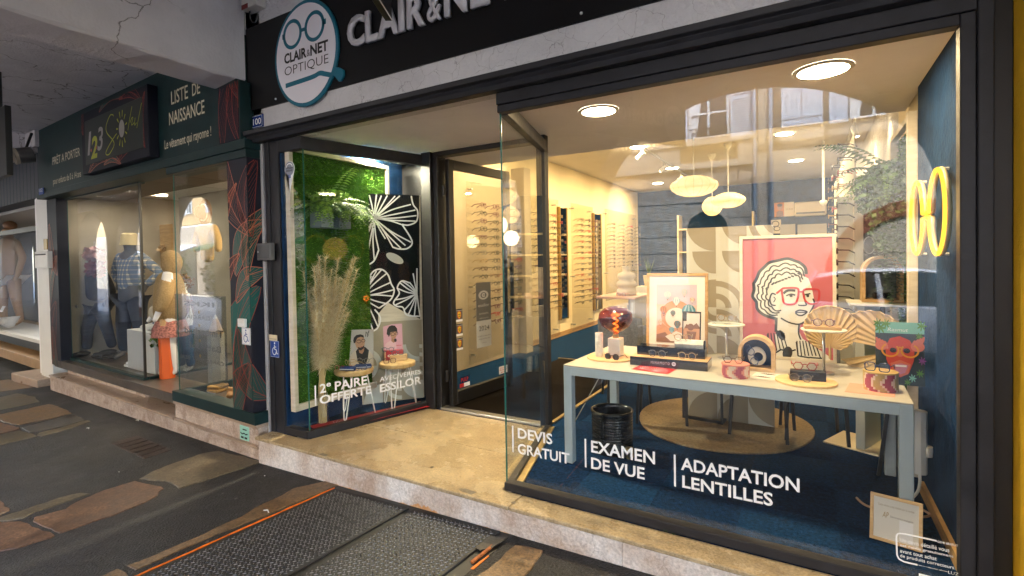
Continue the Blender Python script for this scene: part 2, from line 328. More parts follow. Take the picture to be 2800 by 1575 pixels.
M_yellow = mat('yellow_render', (.8, .45, .015), .75, var=.12, vs=6, bump=.25, bs=90)
M_green = mat('dark_green_paint', (.006, .024, .026), .45, var=.2, vs=6, spec=.3)
M_glass = glass('clear_pane', .011, (.97, .985, .975), pw=5.5)
M_glass2 = glass('shop_pane', .03, (.97, .98, .975), pw=5.5)
M_edge = mat('green_glass_edge', (.02, .12, .1), .15, emis=0)
M_pwhite = mat('print_white', (.78, .78, .8), .6)
M_pblack = mat('print_black', (.01, .01, .012), .6)
M_teal = mat('sign_teal', (.0, .12, .19), .45)
M_wood = striated('light_wood', (.52, .33, .15), (.68, .47, .25), .45, (3, 3, 30), .03)
M_woodx = striated('light_wood_flat', (.55, .36, .16), (.72, .52, .28), .45, (4, 22, 4), .03)
M_dwood = striated('oak_wood', (.34, .2, .08), (.5, .32, .14), .45, (3, 3, 25), .03)
M_gold = mat('antique_gold', (.3, .2, .06), .4, .6)
M_red = mat('print_red', (.45, .02, .025), .5)
M_blue = mat('sign_blue', (.005, .05, .3), .4)
# ================================================================ ground
def sheet(name, pts, m, parent=None, h=.012, kind=None, label=None, bevel=0):
    b = B(); b.prism(pts, (0, 0, h)); o = b.obj(name, m, parent, bevel=bevel, label=label)
    if kind: o['kind'] = kind
    return o
xs = [-90, -16, -8, 0, 8, 60]
g = B()
for i in range(len(xs) - 1):
    for y0, y1 in ((-1.6, 3.4), (3.4, 60)):
        g.quad((xs[i], y0, gz(xs[i])), (xs[i + 1], y0, gz(xs[i + 1])), (xs[i + 1], y1, gz(xs[i + 1])), (xs[i], y1, gz(xs[i])))
grit(M_asphalt, 55, .5, 1.6); ground = struct(g.obj('ground', M_asphalt)); ground['label'] = 'dark worn asphalt pavement under the arcade'
g = B()
for i in range(len(xs) - 1):
    g.quad((xs[i], -60, gz(xs[i]) - .12), (xs[i + 1], -60, gz(xs[i + 1]) - .12), (xs[i + 1], -1.6, gz(xs[i + 1]) - .12), (xs[i], -1.6, gz(xs[i]) - .12))
    g.quad((xs[i], -1.6, gz(xs[i]) - .12), (xs[i + 1], -1.6, gz(xs[i + 1]) - .12), (xs[i + 1], -1.6, gz(xs[i + 1])), (xs[i], -1.6, gz(xs[i])))
M_cob = mat('cobble_setts', (.12, .12, .125), .5)
nt = M_cob.node_tree; p = nt.nodes['Principled BSDF']; tc = [n for n in nt.nodes if n.type == 'TEX_COORD'][0]
br = nt.nodes.new('ShaderNodeTexBrick'); br.inputs['Scale'].default_value = 1; br.inputs['Brick Width'].default_value = .2; br.inputs['Row Height'].default_value = .13; br.inputs['Mortar Size'].default_value = .012; br.inputs['Mortar Smooth'].default_value = .6
br.inputs['Color1'].default_value = (.1, .1, .108, 1); br.inputs['Color2'].default_value = (.055, .055, .06, 1); br.inputs['Mortar'].default_value = (.02, .02, .02, 1)
nt.links.new(tc.outputs['Object'], br.inputs['Vector']); nt.links.new(br.outputs['Color'], p.inputs['Base Color'])
bb = nt.nodes.new('ShaderNodeBump'); bb.invert = True; bb.inputs['Strength'].default_value = .7; nt.links.new(br.outputs['Fac'], bb.inputs['Height']); nt.links.new(bb.outputs[0], p.inputs['Normal'])
road = struct(g.obj('street', M_cob)); road['label'] = 'cobbled street outside the arcade'
# old paving stones left in the asphalt
M_ps = [grit(grit(striated('paving_stone_%s' % n, a, b, .42, (3, 3, 3), .4, .2), 70, .4, 1.6), 22, .6, 1.3) for n, a, b in (('ochre', (.085, .046, .018), (.19, .115, .055)), ('rust', (.07, .034, .018), (.16, .085, .045)), ('grey', (.03, .027, .024), (.07, .064, .058)), ('olive', (.055, .042, .024), (.12, .095, .058)))]
slabs = [('L', [(-30, 225), (125, 190), (240, 215), (275, 250), (120, 285), (-30, 315)], 3), ('L', [(-30, 345), (345, 265), (420, 290), (500, 328), (350, 365), (135, 412), (60, 398), (-30, 372)], 0),
         ('L', [(150, 428), (355, 373), (500, 335), (570, 362), (590, 378), (400, 425), (265, 455), (200, 460)], 2), ('L', [(268, 464), (400, 432), (605, 374), (632, 385), (500, 430), (285, 490), (255, 482)], 3),
         ('L', [(-30, 388), (60, 408), (140, 432), (125, 442), (-30, 478)], 1), ('L', [(-30, 486), (130, 449), (248, 476), (252, 490), (-30, 555)], 3), ('L', [(-30, 110), (60, 95), (180, 125), (230, 150), (-30, 185)], 0),
         ('L', [(950, 785), (1100, 710), (1380, 612), (1500, 590), (1600, 612), (1750, 650), (1800, 665), (1700, 705), (1500, 765), (1240, 848), (1160, 800)], 3),
         ('L', [(478, 965), (720, 858), (930, 797), (1040, 818), (1130, 845), (1080, 900), (1000, 945), (760, 1040), (420, 1157), (350, 1128), (215, 1080), (240, 1048), (460, 985)], 1),
         ('L', [(-30, 1060), (150, 1002), (400, 915), (560, 877), (622, 888), (480, 930), (250, 1010), (150, 1058), (-30, 1080)], 3), ('L', [(-30, 1090), (150, 1078), (230, 1112), (385, 1168), (350, 1190), (200, 1238), (120, 1265), (-30, 1290)], 1), ('L', [(-30, 930), (0, 940), (72, 1002), (-30, 1045)], 1),
         ('S', [(345, 1548), (496, 1488), (635, 1425), (700, 1390), (808, 1335), (903, 1313), (926, 1327), (838, 1363), (700, 1420), (560, 1476), (368, 1560)], 0), ('S', [(240, 1590), (328, 1556), (345, 1566), (362, 1582), (300, 1610)], 0),
         ('S', [(1290, 1590), (1369, 1529), (1408, 1491), (1440, 1495), (1490, 1507), (1480, 1522), (1420, 1590)], 0)]
def gxy_(x, y): return V((x, y, gz(x) + .0005))
def jag(P, k=.009):                          # worn, broken edges instead of ruled lines
    out = []
    for i in range(len(P)):
        a, b = P[i], P[(i + 1) % len(P)]; n = max(1, min(16, int((b - a).length / .06)))
        for j in range(n):
            q = a.lerp(b, j / n); out.append(q + V((random.uniform(-k, k), random.uniform(-k, k), 0)))
    return out
for k, pts, mi in slabs:
    P = jag([gp(*(zz(k, *q) if k != 'S' else q)) for q in pts]); b = B()
    top = [q + V((0, 0, .006 + random.uniform(0, .003))) for q in P]; b.prism([q - V((0, 0, .02)) for q in P], (0, 0, .0235 + random.uniform(0, .004)))
    b.obj('paving_stone', M_ps[mi], ground, bevel=.004)
M_gum = mat('gum_spot', (.1, .095, .09), .8)
for k_ in range(34):                          # trodden gum and small chips on the pavement
    px_, py_ = random.uniform(20, 1500), random.uniform(1120, 1560); p_ = gp(px_, py_)
    if p_.y > 2.55 or p_.x < -9: continue
    r_ = random.uniform(.004, .014); b = B(); b.prism([gxy_(p_.x + r_ * math.cos(a) * random.uniform(.7, 1.2), p_.y + r_ * math.sin(a) * random.uniform(.7, 1.2)) for a in [2 * math.pi * i / 9 for i in range(9)]], (0, 0, .0025)); b.obj('gum_spot', random.choice((M_gum, M_asphalt, M_white) if r_ < .007 else (M_gum, M_asphalt)), ground)
# cast iron drain cover
t = thing('drain_cover', 'rusty square cast iron cover let into the dark asphalt', 'drain cover', gp(*zz('L', 975, 565)))
q = [gp(*zz('L', *c)) for c in ((755, 535), (950, 482), (1190, 578), (995, 645))]
M_rust = mat('dark_rust', (.035, .02, .016), .6, .4, var=.5, vs=12, bump=.5, bs=60)
b = B(); b.prism([p_ - V((0, 0, .03)) for p_ in q], (0, 0, .034)); b.obj('plate', M_rust, t, bevel=.004)
for i in range(5):
    f0 = .12 + i * .17; a0 = q[0].lerp(q[3], f0); a1 = q[1].lerp(q[2], f0); a2 = q[1].lerp(q[2], f0 + .07); a3 = q[0].lerp(q[3], f0 + .07)
    up = V((0, 0, .0045)); ins = lambda u_, v_, f: u_.lerp(v_, f) + up
    b = B(); b.prism([ins(a0, a1, .08), ins(a1, a0, .08), ins(a2, a3, .08), ins(a3, a2, .08)], (0, 0, .005)); b.obj('rib', M_rust, t)
# chequer plate cellar hatch
q = [gp(910, 1344), gp(1366, 1470), gp(1254, 1575), gp(370, 1575)]
bl, brr = gp(915, 1340), gp(1385, 1462)
fl = bl + (gp(370, 1575) - bl) * 1.5; fr_ = brr + (gp(1268, 1560) - brr) * 3.2
ex = (brr - bl); ex.z = 0; W_ = ex.length; ex.normalize(); ey = V((ex.y, -ex.x, 0))     # ey points towards the street
dl = (fl - bl).normalized(); dr = (fr_ - brr).normalized(); dm = ((dl + dr) / 2).normalized(); L_ = 1.7
t = thing('cellar_hatch', 'grey chequer plate cellar hatch with two leaves and an orange painted edge', 'hatch', (bl + brr) / 2)
M_plate = mat('steel_plate', (.03, .029, .028), .6, .3, var=.35, vs=10, rvar=.12)
M_lug = mat('steel_lug', (.16, .155, .15), .35, .8, var=.5, vs=25, rvar=.2)
M_orange = mat('orange_paint', (.75, .17, .005), .6, var=.3, vs=25, bump=.2, bs=80)
def gxy(x, y, h=0): return V((x, y, gz(x) + h))
def lay(p, h): return gxy(p.x, p.y, h)
mid0 = bl.lerp(brr, .5); 
quadp = lambda a, b_, h: [lay(a, h), lay(b_, h), lay(b_ + dm * L_, h), lay(a + dm * L_, h)]
b = B(); b.prism(quadp(bl - ex * .03 - dm * .06, brr + ex * .05 - dm * .06, -.05), (0, 0, .052)); b.obj('frame', M_blackmetal, t)
leaves = []
for a, c in ((.01, .485), (.515, .97)):
    A0, A1 = bl.lerp(brr, a), bl.lerp(brr, c); b = B(); b.prism(quadp(A0, A1, -.02), (0, 0, .034)); lf = b.obj('leaf', M_plate, t, bevel=.003)
    lb = B(); w_ = (A1 - A0).length; e1 = (A1 - A0).normalized(); pit = .034; ny = int(L_ / pit * 1); nx = int(w_ / pit)
    for i in range(1, nx):
        for j in range(1, ny):
            for s_ in (0, 1):
                c0 = A0 + e1 * ((i + .5 * s_) * pit) + dm * ((j + .5 * s_) * pit)
                an = math.radians(45 if s_ else -45); d1 = V((math.cos(an), math.sin(an), 0)); d2 = V((-d1.y, d1.x, 0)); l2, w2 = .0125, .0042
                P = [lay(c0 - d1 * l2, .0145), lay(c0 - d2 * w2, .0145), lay(c0 + d1 * l2, .0145), lay(c0 + d2 * w2, .0145)]; tp = [lay(c0 - d1 * l2 * .45, .0185), lay(c0 + d1 * l2 * .45, .0185)]
                lb.add(P + tp, [(0, 1, 4), (1, 2, 5, 4), (2, 3, 5), (3, 0, 4, 5)])
    lb.obj('lug_pattern', M_lug, lf, kind='stuff')
o0 = bl - ex * .025; b = B(); pl_ = []; pr_ = []
for i in range(25):
    s_ = -.02 + i * .072; wv = .008 + random.uniform(-.004, .004); pl_.append(lay(o0 + dm * s_ - ex * wv, .001)); pr_.append(lay(o0 + dm * s_ + ex * (.006 + random.uniform(-.003, .003)), .001))
for i in range(24): b.prism([pl_[i], pr_[i], pr_[i + 1], pl_[i + 1]], (0, 0, .006))
b.obj('painted_edge', M_orange, t, label='flaking orange painted edge of the hatch')
o1 = brr + ex * .045
for s0, s1, w0 in ((.25, .4, .007), (.5, .95, .006)):
    b = B(); b.prism([lay(o1 + dm * s0, .001), lay(o1 + dm * s0 + ex * w0, .001), lay(o1 + dm * s1 + ex * w0 * 1.6, .001), lay(o1 + dm * s1 - ex * w0, .001)], (0, 0, .004)); b.obj('painted_edge', M_orange, t)
b = B(); P = jag([lay(brr + ex * x_ + dm * y_, .012) for x_, y_ in ((-.06, .1), (.03, .06), (.05, .12), (-.02, .24), (-.07, .22))], .012); b.prism(P, (0, 0, .006)); b.obj('mortar_patch', M_ps[2], t)
b = B(); b.bar(lay(o1 + dm * .16 - ex * .03, .012), lay(o1 + dm * .36 - ex * .03, .012), .016, .012); b.obj('hinge', mat('rusty_orange', (.3, .08, .01), .7, var=.5, vs=30), t, label='rusty orange hinge bar')
# ================================================================ arcade: ceiling, beams, outer arches
t = thing('arcade_vault', 'grey cracked plaster ceiling of the arcade with its cross beam', 'ceiling', (-4.6, 1, 3.2)); t['kind'] = 'structure'
b = B(); b.box(-4.5, 14, -.55, 2.83, 4.15, 4.4); b.obj('ceiling', M_plaster, t)
b = B(); b.box(-60, -4.85, -.55, 3.6, 3.62, 3.9); b.obj('ceiling', M_plaster, t)
b = B()
nb = 26
vs = []; ys = [-.55 + i * (3.35) / nb for i in range(nb + 1)]
for yv in ys:
    j = lambda: random.uniform(-.006, .006)
    vs += [(-4.86 + j(), yv, 3.66), (-4.86 + j(), yv, 3.205 + j()), (-4.84 + j(), yv, 3.2 + j()), (-4.5 + j(), yv, 3.222 + j()), (-4.482 + j(), yv, 3.24 + j()), (-4.482 + j(), yv, 4.2)]
fs = []
for i in range(nb):
    for k in range(5): a = i * 6 + k; fs.append((a, a + 6, a + 7, a + 1))
b.add(vs, fs); b.obj('beam', M_plaster, t)
# spare beams further along the arcade to the left
for x0 in (-10.6, -16.5):
    b = B(); b.box(x0 - .4, x0, -.55, 3.0, 3.3, 3.7); b.obj('beam', M_plaster, t)
# outer arcade wall with arches: seen as a reflection in the panes
def arch_pts(cx, hw, spring, apex, n=18): return [(cx + hw * math.cos(math.pi * i / n), spring + (apex - spring) * math.sin(math.pi * i / n)) for i in range(n + 1)]
M_outer = mat('pale_arcade_stone', (.22, .215, .21), .85, var=.12, vs=3, bump=.25, bs=40)
arc = thing('arcade_front', 'pale stone arcade wall with round arches towards the street', 'arcade wall', (-.6, -.8, -.2))
cxs = [-.65 + k * 4.7 for k in (-11, -10, -9, -8, -7, -6, -5, -4, -3, -2, -1, 0, 1, 2)]
for c in cxs:
    b = B(); A = arch_pts(c, 1.82, 2.15, 3.57); x0, x1 = c - 2.35, c + 2.35
    for yv, fl_ in ((-.55, 1), (-1.15, 0)):
        poly = [(x1, 6.5), (x0, 6.5), (x0, -.6), (c - 1.82, -.6)] + [(p_[0], p_[1]) for p_ in A[::-1]] + [(c + 1.82, -.6), (x1, -.6)]
        vs = [(x_, yv, z_) for x_, z_ in poly]; b.add(vs, [tuple(range(len(vs))) if not fl_ else tuple(range(len(vs) - 1, -1, -1))])
    inn = [(c - 1.82, -.6)] + A[::-1] + [(c + 1.82, -.6)]
    for i in range(len(inn) - 1): b.quad((inn[i][0], -.55, inn[i][1]), (inn[i + 1][0], -.55, inn[i + 1][1]), (inn[i + 1][0], -1.15, inn[i + 1][1]), (inn[i][0], -1.15, inn[i][1]))
    b.obj('arch', M_outer, arc)
b = B(); b.box(-56, 14, -1.15, -.55, 6.5, 6.7); b.box(-56, 14, -.55, 16, 6.4, 6.7); b.obj('roof', M_outer, arc)  # unseen slab added to block skylight, its height set to sun the street
# ================================================================ the optician's shop
YF, YD = 2.833, 4.09                      # front of the frames, plane of the door
SOF = 2.65
shop = thing('optician_shop', 'optician shop with anthracite frames, open glass door and lit display windows', 'shop', (-1.8, YF, 0))
# wall above the window with its moulded cornice
b = B(); b.box(-4.5, .737, YF, YF + .25, 2.72, 4.3); b.box(-4.5, .737, YF - .0, YF + .1, 2.64, 2.72); b.obj('fascia_wall', M_render, shop)
b = B(); prof = [(0, 2.632), (-.07, 2.632), (-.085, 2.66), (-.075, 2.69), (-.105, 2.7), (-.11, 2.735), (-.03, 2.765), (0, 2.765)]
vs = [(x_, YF + p_[0], p_[1]) for x_ in (-4.5, .737) for p_ in prof]; n = len(prof)
b.add(vs, [(i, (i + 1) % n, n + (i + 1) % n, n + i)[::-1] for i in range(n)] + [tuple(range(n))[::1], tuple(range(2 * n - 1, n - 1, -1))]); b.obj('cornice', M_frame, shop, bevel=.003)
b = B(); b.box(-4.28, .66, YF + .02, 5.0, SOF, SOF + .06); b.obj('soffit', M_soffit, shop)
b = B(); b.quad((-4.28, 4.97, SOF), (.66, 4.97, SOF), (.66, 4.97, 3.4), (-4.28, 4.97, 3.4)); b.obj('ceiling_drop', M_ceil, shop)
b = B(); b.box(-4.3, 3.2, 5.0, 14.3, 3.34, 3.42); b.obj('ceiling', M_ceil, shop)
# floors
def clipq(P, j):                            # keep the tiles inside the window and clear of the mat
    lim = lambda y: -1.73 - .26 * (y - 2.9) if y < 4.05 else -2.04
    Q = [(min(.6, max(x, lim(y))), y) for x, y in P]
    return Q if Q[1][0] - Q[0][0] > .03 else None
b = B(); b.box(-4.25, -.0, YD, 14.3, -.08, -.004); b.box(-.0, 3.2, YD, 14.3, -.08, -.004); b.obj('carpet', M_carpet, shop)
b = B(); b.prism([(-1.74, YF + .06, -.06), (.64, YF + .06, -.06), (.64, YD, -.06), (-2.06, YD, -.06)], (0, 0, .056)); b.obj('carpet', M_carpet, shop)
b = B(); b.prism([(-4.05, YF + .05, -.02), (-3.8, YF + .05, -.02), (-3.46, YD, -.02), (-4.05, YD + .2, -.02)], (0, 0, .04)); b.obj('display_floor', M_carpet, shop)
M_carp2 = grit(mat('navy_carpet_turned', (.005, .024, .076), .95, var=.5, vs=45, bump=.8, bs=160, spec=.04), 30, .6, 1.4); grit(M_carpet, 38, .6, 1.4)
for i in range(6):                          # carpet tiles, laid quarter turned
    for j in range(7):
        x0, y0 = -2.36 + i * .5, 2.9 + j * .5; P = clipq([(x0 + .001, y0 + .001), (x0 + .499, y0 + .001), (x0 + .499, y0 + .499), (x0 + .001, y0 + .499)], j)
        if P: b = B(); b.prism([(x_, y_, -.0038) for x_, y_ in P], (0, 0, .0022 + .0004 * ((i + j) % 2))); b.obj('carpet_tile', M_carp2 if (i + j) % 2 else M_carpet, shop)
# walls of the sales room
b = B(); b.box(-4.32, -4.18, YD + .25, 14.3, -.1, 3.4); b.obj('side_wall', M_cream, shop)
b = B(); b.box(-4.18, -4.165, YD + .3, 14.2, 0, .09); b.obj('skirting', M_dwood, shop)
b = B(); b.box(-4.3, 3.2, 14.2, 14.4, -.1, 3.4); b.obj('back_wall', M_navy, shop)
b = B(); b.box(1.25, 1.4, 5.4, 14.3, -.1, 3.4); b.obj('side_wall', M_cream, shop)
b = B(); b.box(.64, .78, YF + .125, 4.33, -.1, 2.66); b.obj('display_side_wall', M_navy, shop, label='navy plaster side wall of the large display window')
b = B(); b.box(.68, .78, 4.33, 5.4, -.1, 3.4); b.box(.68, 1.3, 5.4, 5.5, -.1, 3.4); b.obj('partition', M_cream, shop)
b = B(); b.box(-4.3, -4.06, YF + .02, YD + .5, -.1, 2.66); b.obj('display_side_wall', M_navy, shop)
b = B(); b.box(-4.06, -3.45, YD + .32, YD + .4, -.1, 2.66); b.obj('dark_interior_panel', M_black, shop)  # black sheet standing in for the unlit interior behind the display
b = B(); b.box(-4.6, -4.3, YF, 14.4, -.3, 4.4); b.obj('party_wall', M_render, shop)
b = B(); b.box(.78, 1.2, YF + .3, 14.4, -.3, 4.4); b.obj('party_wall', M_render, shop)
# brass floor trims of the large window
b = B(); b.box(-1.72, .6, YF + .065, YF + .13, -.003, .012); b.obj('brass_trim', M_brass, shop)
b = B(); b.bar((-1.72, YF + .14, .004), (-2.02, YD, .004), .05, .016); b.obj('brass_trim', M_brass, shop)
b = B(); b.bar((.62, YF + .1, .03), (.62, YD, .03), .022, .08); b.obj('skirting', M_dwood, shop)
# ---- large display window
win = bpy.data.objects.new('display_window', None); fin(win, shop); win['label'] = 'large display window with white vinyl lettering along its foot'
def fr(name, *a, parent=win, m=M_frame, bev=.004):
    b = B(); b.box(*a); return b.obj(name, m, parent, bevel=bev)
fr('bottom_rail', -1.76, .56, YF, YF + .07, .0, .052)
fr('top_rail', -1.765, .56, YF, YF + .07, 2.507, 2.555); fr('top_rail', -1.765, .614, YF - .012, YF + .07, 2.556, 2.632)
fr('jamb', .56, .614, YF, YF + .07, -.02, 2.555); fr('jamb', .615, .667, YF - .012, YF + .1, -.06, 2.632); fr('jamb', .668, .735, YF + .03, YF + .12, -.06, 2.632, m=M_blackmetal)
GY = YF + .03
def pane(parent, a, b_, z0, z1, th=.01, m=M_glass, name='pane', label=None):
    a, b_ = V((*a, z0)), V((*b_, z0)); e = b_ - a; n = V((e.y, -e.x, 0)).normalized(); B_ = B(); B_.ob(a, e, -n * th, (0, 0, z1 - z0))
    for i, f in enumerate(B_.f):
        pts = [V(B_.v[k]) for k in f]; nn = (pts[1] - pts[0]).cross(pts[2] - pts[1]).normalized(); B_.m[i] = 0 if abs(nn.dot(n)) > .9 else 1
    return B_.obj(name, [m, M_edge], parent, label=label)
front_pane = pane(win, (-1.755, GY), (.56, GY), .05, 2.51, m=M_glass2)
side_pane = pane(win, (-2.06, YD - .02), (-1.762, GY), .03, 2.51)
b = B(); b.bar((-1.745, YF + .05, 2.55), (-2.06, YD, 2.55), .06, .1); b.obj('top_rail', M_frame, win, bevel=.004)
b = B(); b.bar((-2.075, YD - .0, 0), (-2.075, YD, SOF), .07, .09); b.obj('post', M_frame, win, bevel=.004)
b = B(); b.bar((-1.75, YF + .05, .016), (-2.06, YD, .016), .045, .03); b.obj('bottom_rail', M_frame, win)
def vin(s, k, blx, bly, brx, bry, tlx, tly, bold=.02, sp=1.0, parent=win, Y=YF + .028, m=M_pwhite):
    p0, p1, p2 = za(k, blx, bly, 1, Y), za(k, brx, bry, 1, Y), za(k, tlx, tly, 1, Y)
    return lettering(s, p0, (p1.x - p0.x, 0, 0), (0, 0, p2.z - p0.z), m, parent, bold=bold, spacing=sp)
vin('DEVIS', 'B', 772, 1008, 1045, 1055, 772, 925); vin('GRATUIT', 'B', 772, 1130, 1182, 1205, 772, 1048)
vin('EXAMEN', 'I', 338, 540, 845, 636, 338, 446); vin('DE VUE', 'I', 338, 670, 762, 758, 338, 580)
vin('ADAPTATION', 'I', 1050, 680, 1990, 865, 1050, 580); vin('LENTILLES', 'I', 1060, 820, 1778, 975, 1060, 722)
for k, x0, y0, y1 in (('B', 733, 1120, 912), ('I', 294, 660, 436), ('I', 1002, 812, 562)):
    p0 = za(k, x0, y0, 1, YF + .027); p1 = za(k, x0, y1, 1, YF + .027); b = B(); b.box(p0.x - .005, p0.x + .005, YF + .0265, YF + .029, p0.z, p1.z); b.obj('lettering_bar', M_pwhite, win)
vin('Un devis détaillé vous', 'J', 858, 1190, 1230, 1268, 858, 1160, .005); vin('est remis gratuitement', 'J', 858, 1228, 1262, 1312, 858, 1204, .012)
vin('avant tout achat', 'J', 858, 1270, 1135, 1325, 858, 1242, .005); vin('de produits correcteurs.', 'J', 858, 1312, 1275, 1395, 858, 1280, .005)
vin('DEVIS GRATUIT', 'J', 1142, 1196, 1296, 1224, 1142, 1180, .02); vin('opticien indépendant, adhérent', 'J', 995, 1370, 1216, 1420, 995, 1360, .0); vin('LUZ', 'J', 1222, 1430, 1300, 1445, 1222, 1408, .0)
pts = [za('J', *c, 1, YF + .027) for c in ((1135, 1184), (890, 1130), (845, 1128), (830, 1145), (836, 1290), (850, 1320), (890, 1342), (990, 1365))]
b = B()
for i in range(len(pts) - 1): b.bar(pts[i], pts[i + 1], .006, .003, up=(0, 1, 0))
b.obj('lettering_frame', M_pwhite, win)
p0 = za('J', 1000, 1430, 1, YF + .027); b = B(); b.box(p0.x, p0.x + .12, YF + .0265, YF + .0285, p0.z - .05, p0.z); b.obj('sticker', M_pwhite, win)
lettering('COOP', (p0.x + .01, YF + .0265, p0.z - .035), (.1, 0, 0), (0, 0, .025), mat('print_magenta', (.3, .02, .2), .6), win, bold=.03)
# ---- small display window, splayed towards the door
sw = bpy.data.objects.new('small_display_window', None); fin(sw, shop); sw['label'] = 'small splayed display window beside the open door'
A_, D_ = V((-3.766, YF, 0)), V((-3.425, YD - .03, 0)); dd = (D_ - A_).normalized()
fr('jamb', -4.262, -4.2, YF - .01, YF + .1, -.02, 2.632, parent=sw); fr('jamb', -4.198, -4.075, YF, YF + .1, -.0, 2.632, parent=sw)
fr('bottom_rail', -4.075, -3.765, YF, YF + .07, 0, .065, parent=sw); fr('top_rail', -4.075, -3.765, YF, YF + .07, 2.525, 2.632, parent=sw)
for z0, z1, nm in ((0, .064, 'bottom_rail'), (2.524, 2.631, 'top_rail')):
    b = B(); nrm = V((-dd.y, dd.x, 0)); b.ob(A_ + V((0, 0, z0)), dd * (D_ - A_).length, nrm * .06, (0, 0, z1 - z0)); b.obj(nm, M_frame, sw, bevel=.003)
pane(sw, (-4.075, GY), (-3.775, GY), .06, 2.53, m=M_glass)
pane(sw, (-3.768, GY - .005), (-3.432, YD - .05), .06, 2.53, m=M_glass)
fr('jamb', -3.45, -3.33, YD - .06, YD + .2, 0, SOF - .002, parent=sw, m=M_blackmetal)
nrm = V((dd.y, -dd.x, 0)); GL = (D_ - A_).length
def vside(s, x0, y0, x1, y1, xt, yt, bold=.02, par=sw, k='6'):
    # on the splayed pane: meet the ray with its plane
    def hit(px, py):
        d = ray(*zz(k, px, py)); o = V((0, 0, EYE)); a0 = V((-3.766, GY - .008, 0)); return o + d * ((a0 - o).dot(nrm) / d.dot(nrm))
    p0, p1, p2 = hit(x0, y0), hit(x1, y1), hit(xt, yt); return lettering(s, p0, dd * (p1 - p0).dot(dd), (0, 0, p2.z - p0.z), M_pwhite, par, bold=bold, off=.002)
vside('2', 650, 1032, 700, 1022, 650, 958, .02); vside('e', 702, 980, 738, 972, 702, 950, .02); vside('PAIRE', 770, 1010, 1025, 966, 770, 938); vside('OFFERTE', 650, 1120, 1058, 1045, 650, 1050)
vside('AVEC VERRES', 1125, 940, 1450, 880, 1125, 903, .012); vside('ESSILOR', 1127, 1025, 1455, 965, 1127, 960)
d0 = ray(*zz('6', 612, 1130)); o = V((0, 0, EYE)); a0 = V((-3.766, GY - .008, 0)); h0 = o + d0 * ((a0 - o).dot(nrm) / d0.dot(nrm)); d0 = ray(*zz('6', 607, 970)); h1 = o + d0 * ((a0 - o).dot(nrm) / d0.dot(nrm))
b = B(); b.ob(h0 + nrm * .001, dd * .012, nrm * .0015, (0, 0, h1.z - h0.z)); b.obj('lettering_bar', M_pwhite, sw)
# drop shaped badge in the corner of the small pane
c = za('5', 468, 300, 1, GY - .002); M_badge = mat('badge_grey', (.22, .24, .3), .4); badge = thing('window_sticker', 'grey and white drop shaped sticker high in the small display window', 'sticker', c)
pc = za('5', 468, 475, 1, GY - .002); r_ = .068
out = [(c.x + r_ * math.cos(a), c.z + .03 + r_ * math.sin(a)) for a in [math.radians(-20 + 220 * i / 16) for i in range(17)]] + [(pc.x - .01, pc.z + .02), (pc.x, pc.z), (pc.x + .01, pc.z + .02)]
b = B(); b.prism([(x_, GY - .003, z_) for x_, z_ in out], (0, .002, 0)); b.obj('backing', M_pwhite, badge)
ar = Art((c.x - r_, GY - .0035, c.z - .1), (2 * r_, 0, 0), (0, 0, .2)); ar.ell(.5, .66, .46, .31, M_badge, 1); ar.ring(.5, .72, .3, .16, .05, M_pwhite, 2, a0=0, a1=180); ar.rect(.38, .25, .62, .38, M_blue, 2); ar.ring(.5, .315, .06, .03, .012, M_pwhite, 3); ar.obj(badge)
lettering('OPTICIEN', (c.x - .045, GY - .0045, c.z + .028), (.09, 0, 0), (0, 0, .017), M_pblack, badge, bold=.02); lettering('ENGAGÉ', (c.x - .04, GY - .0045, c.z + .006), (.08, 0, 0), (0, 0, .019), M_pblack, badge, bold=.02)
# ---- door frame and open door
df = bpy.data.objects.new('door_frame', None); fin(df, shop)
fr('lintel', -3.33, -2.11, YD - .02, YD + .1, 2.6, SOF - .003, parent=df, m=M_blackmetal); fr('jamb', -3.329, -3.27, YD - .02, YD + .12, 0, 2.6, parent=df, m=M_blackmetal)
b = B(); b.box(-3.28, -2.11, YD - .03, YD + .06, -.002, .022); b.obj('threshold', M_alu, df, bevel=.004)
door = bpy.data.objects.new('door', None); fin(door, shop); door['label'] = 'glass door with black frame standing open into the shop'
HA, HB = V((-3.215, YD + .07, 0)), V((-3.1, YD + 1.11, 0)); du = (HB - HA).normalized(); LW = (HB - HA).length; dn = V((du.y, -du.x, 0))
def leaf(s0, s1, z0, z1, nm, m=M_blackmetal, th=.05):
    b = B(); b.ob(HA + du * s0 + V((0, 0, z0)) - dn * th / 2, du * (s1 - s0), dn * th, (0, 0, z1 - z0)); return b.obj(nm, m, door, bevel=.004)
leaf(0, .075, .02, 2.58, 'stile'); leaf(LW - .085, LW, .02, 2.58, 'stile'); leaf(.075, LW - .085, .021, .16, 'bottom_rail'); leaf(.075, LW - .085, 2.48, 2.579, 'top_rail')
g0, g1 = HA + du * .07, HA + du * (LW - .08); pane(door, (g0.x, g0.y), (g1.x, g1.y), .15, 2.49, .008)
b = B(); hp = HA + du * (LW - .045) + dn * .075; b.bar(hp + V((0, 0, .95)), hp + V((0, 0, 1.5)), .03, .03); b.bar(hp + V((0, 0, 1.02)), hp - dn * .05 + V((0, 0, 1.02)), .02); b.bar(hp + V((0, 0, 1.43)), hp - dn * .05 + V((0, 0, 1.43)), .02); b.obj('handle', M_blackmetal, door, bevel=.003)
for z_ in (.28, 2.2):
    b = B(); b.lathe(HA + V((-.02, -.035, z_)), [(.016, 0), (.018, .01), (.018, .1), (.016, .11)], 10); b.obj('hinge', M_blackmetal, door)
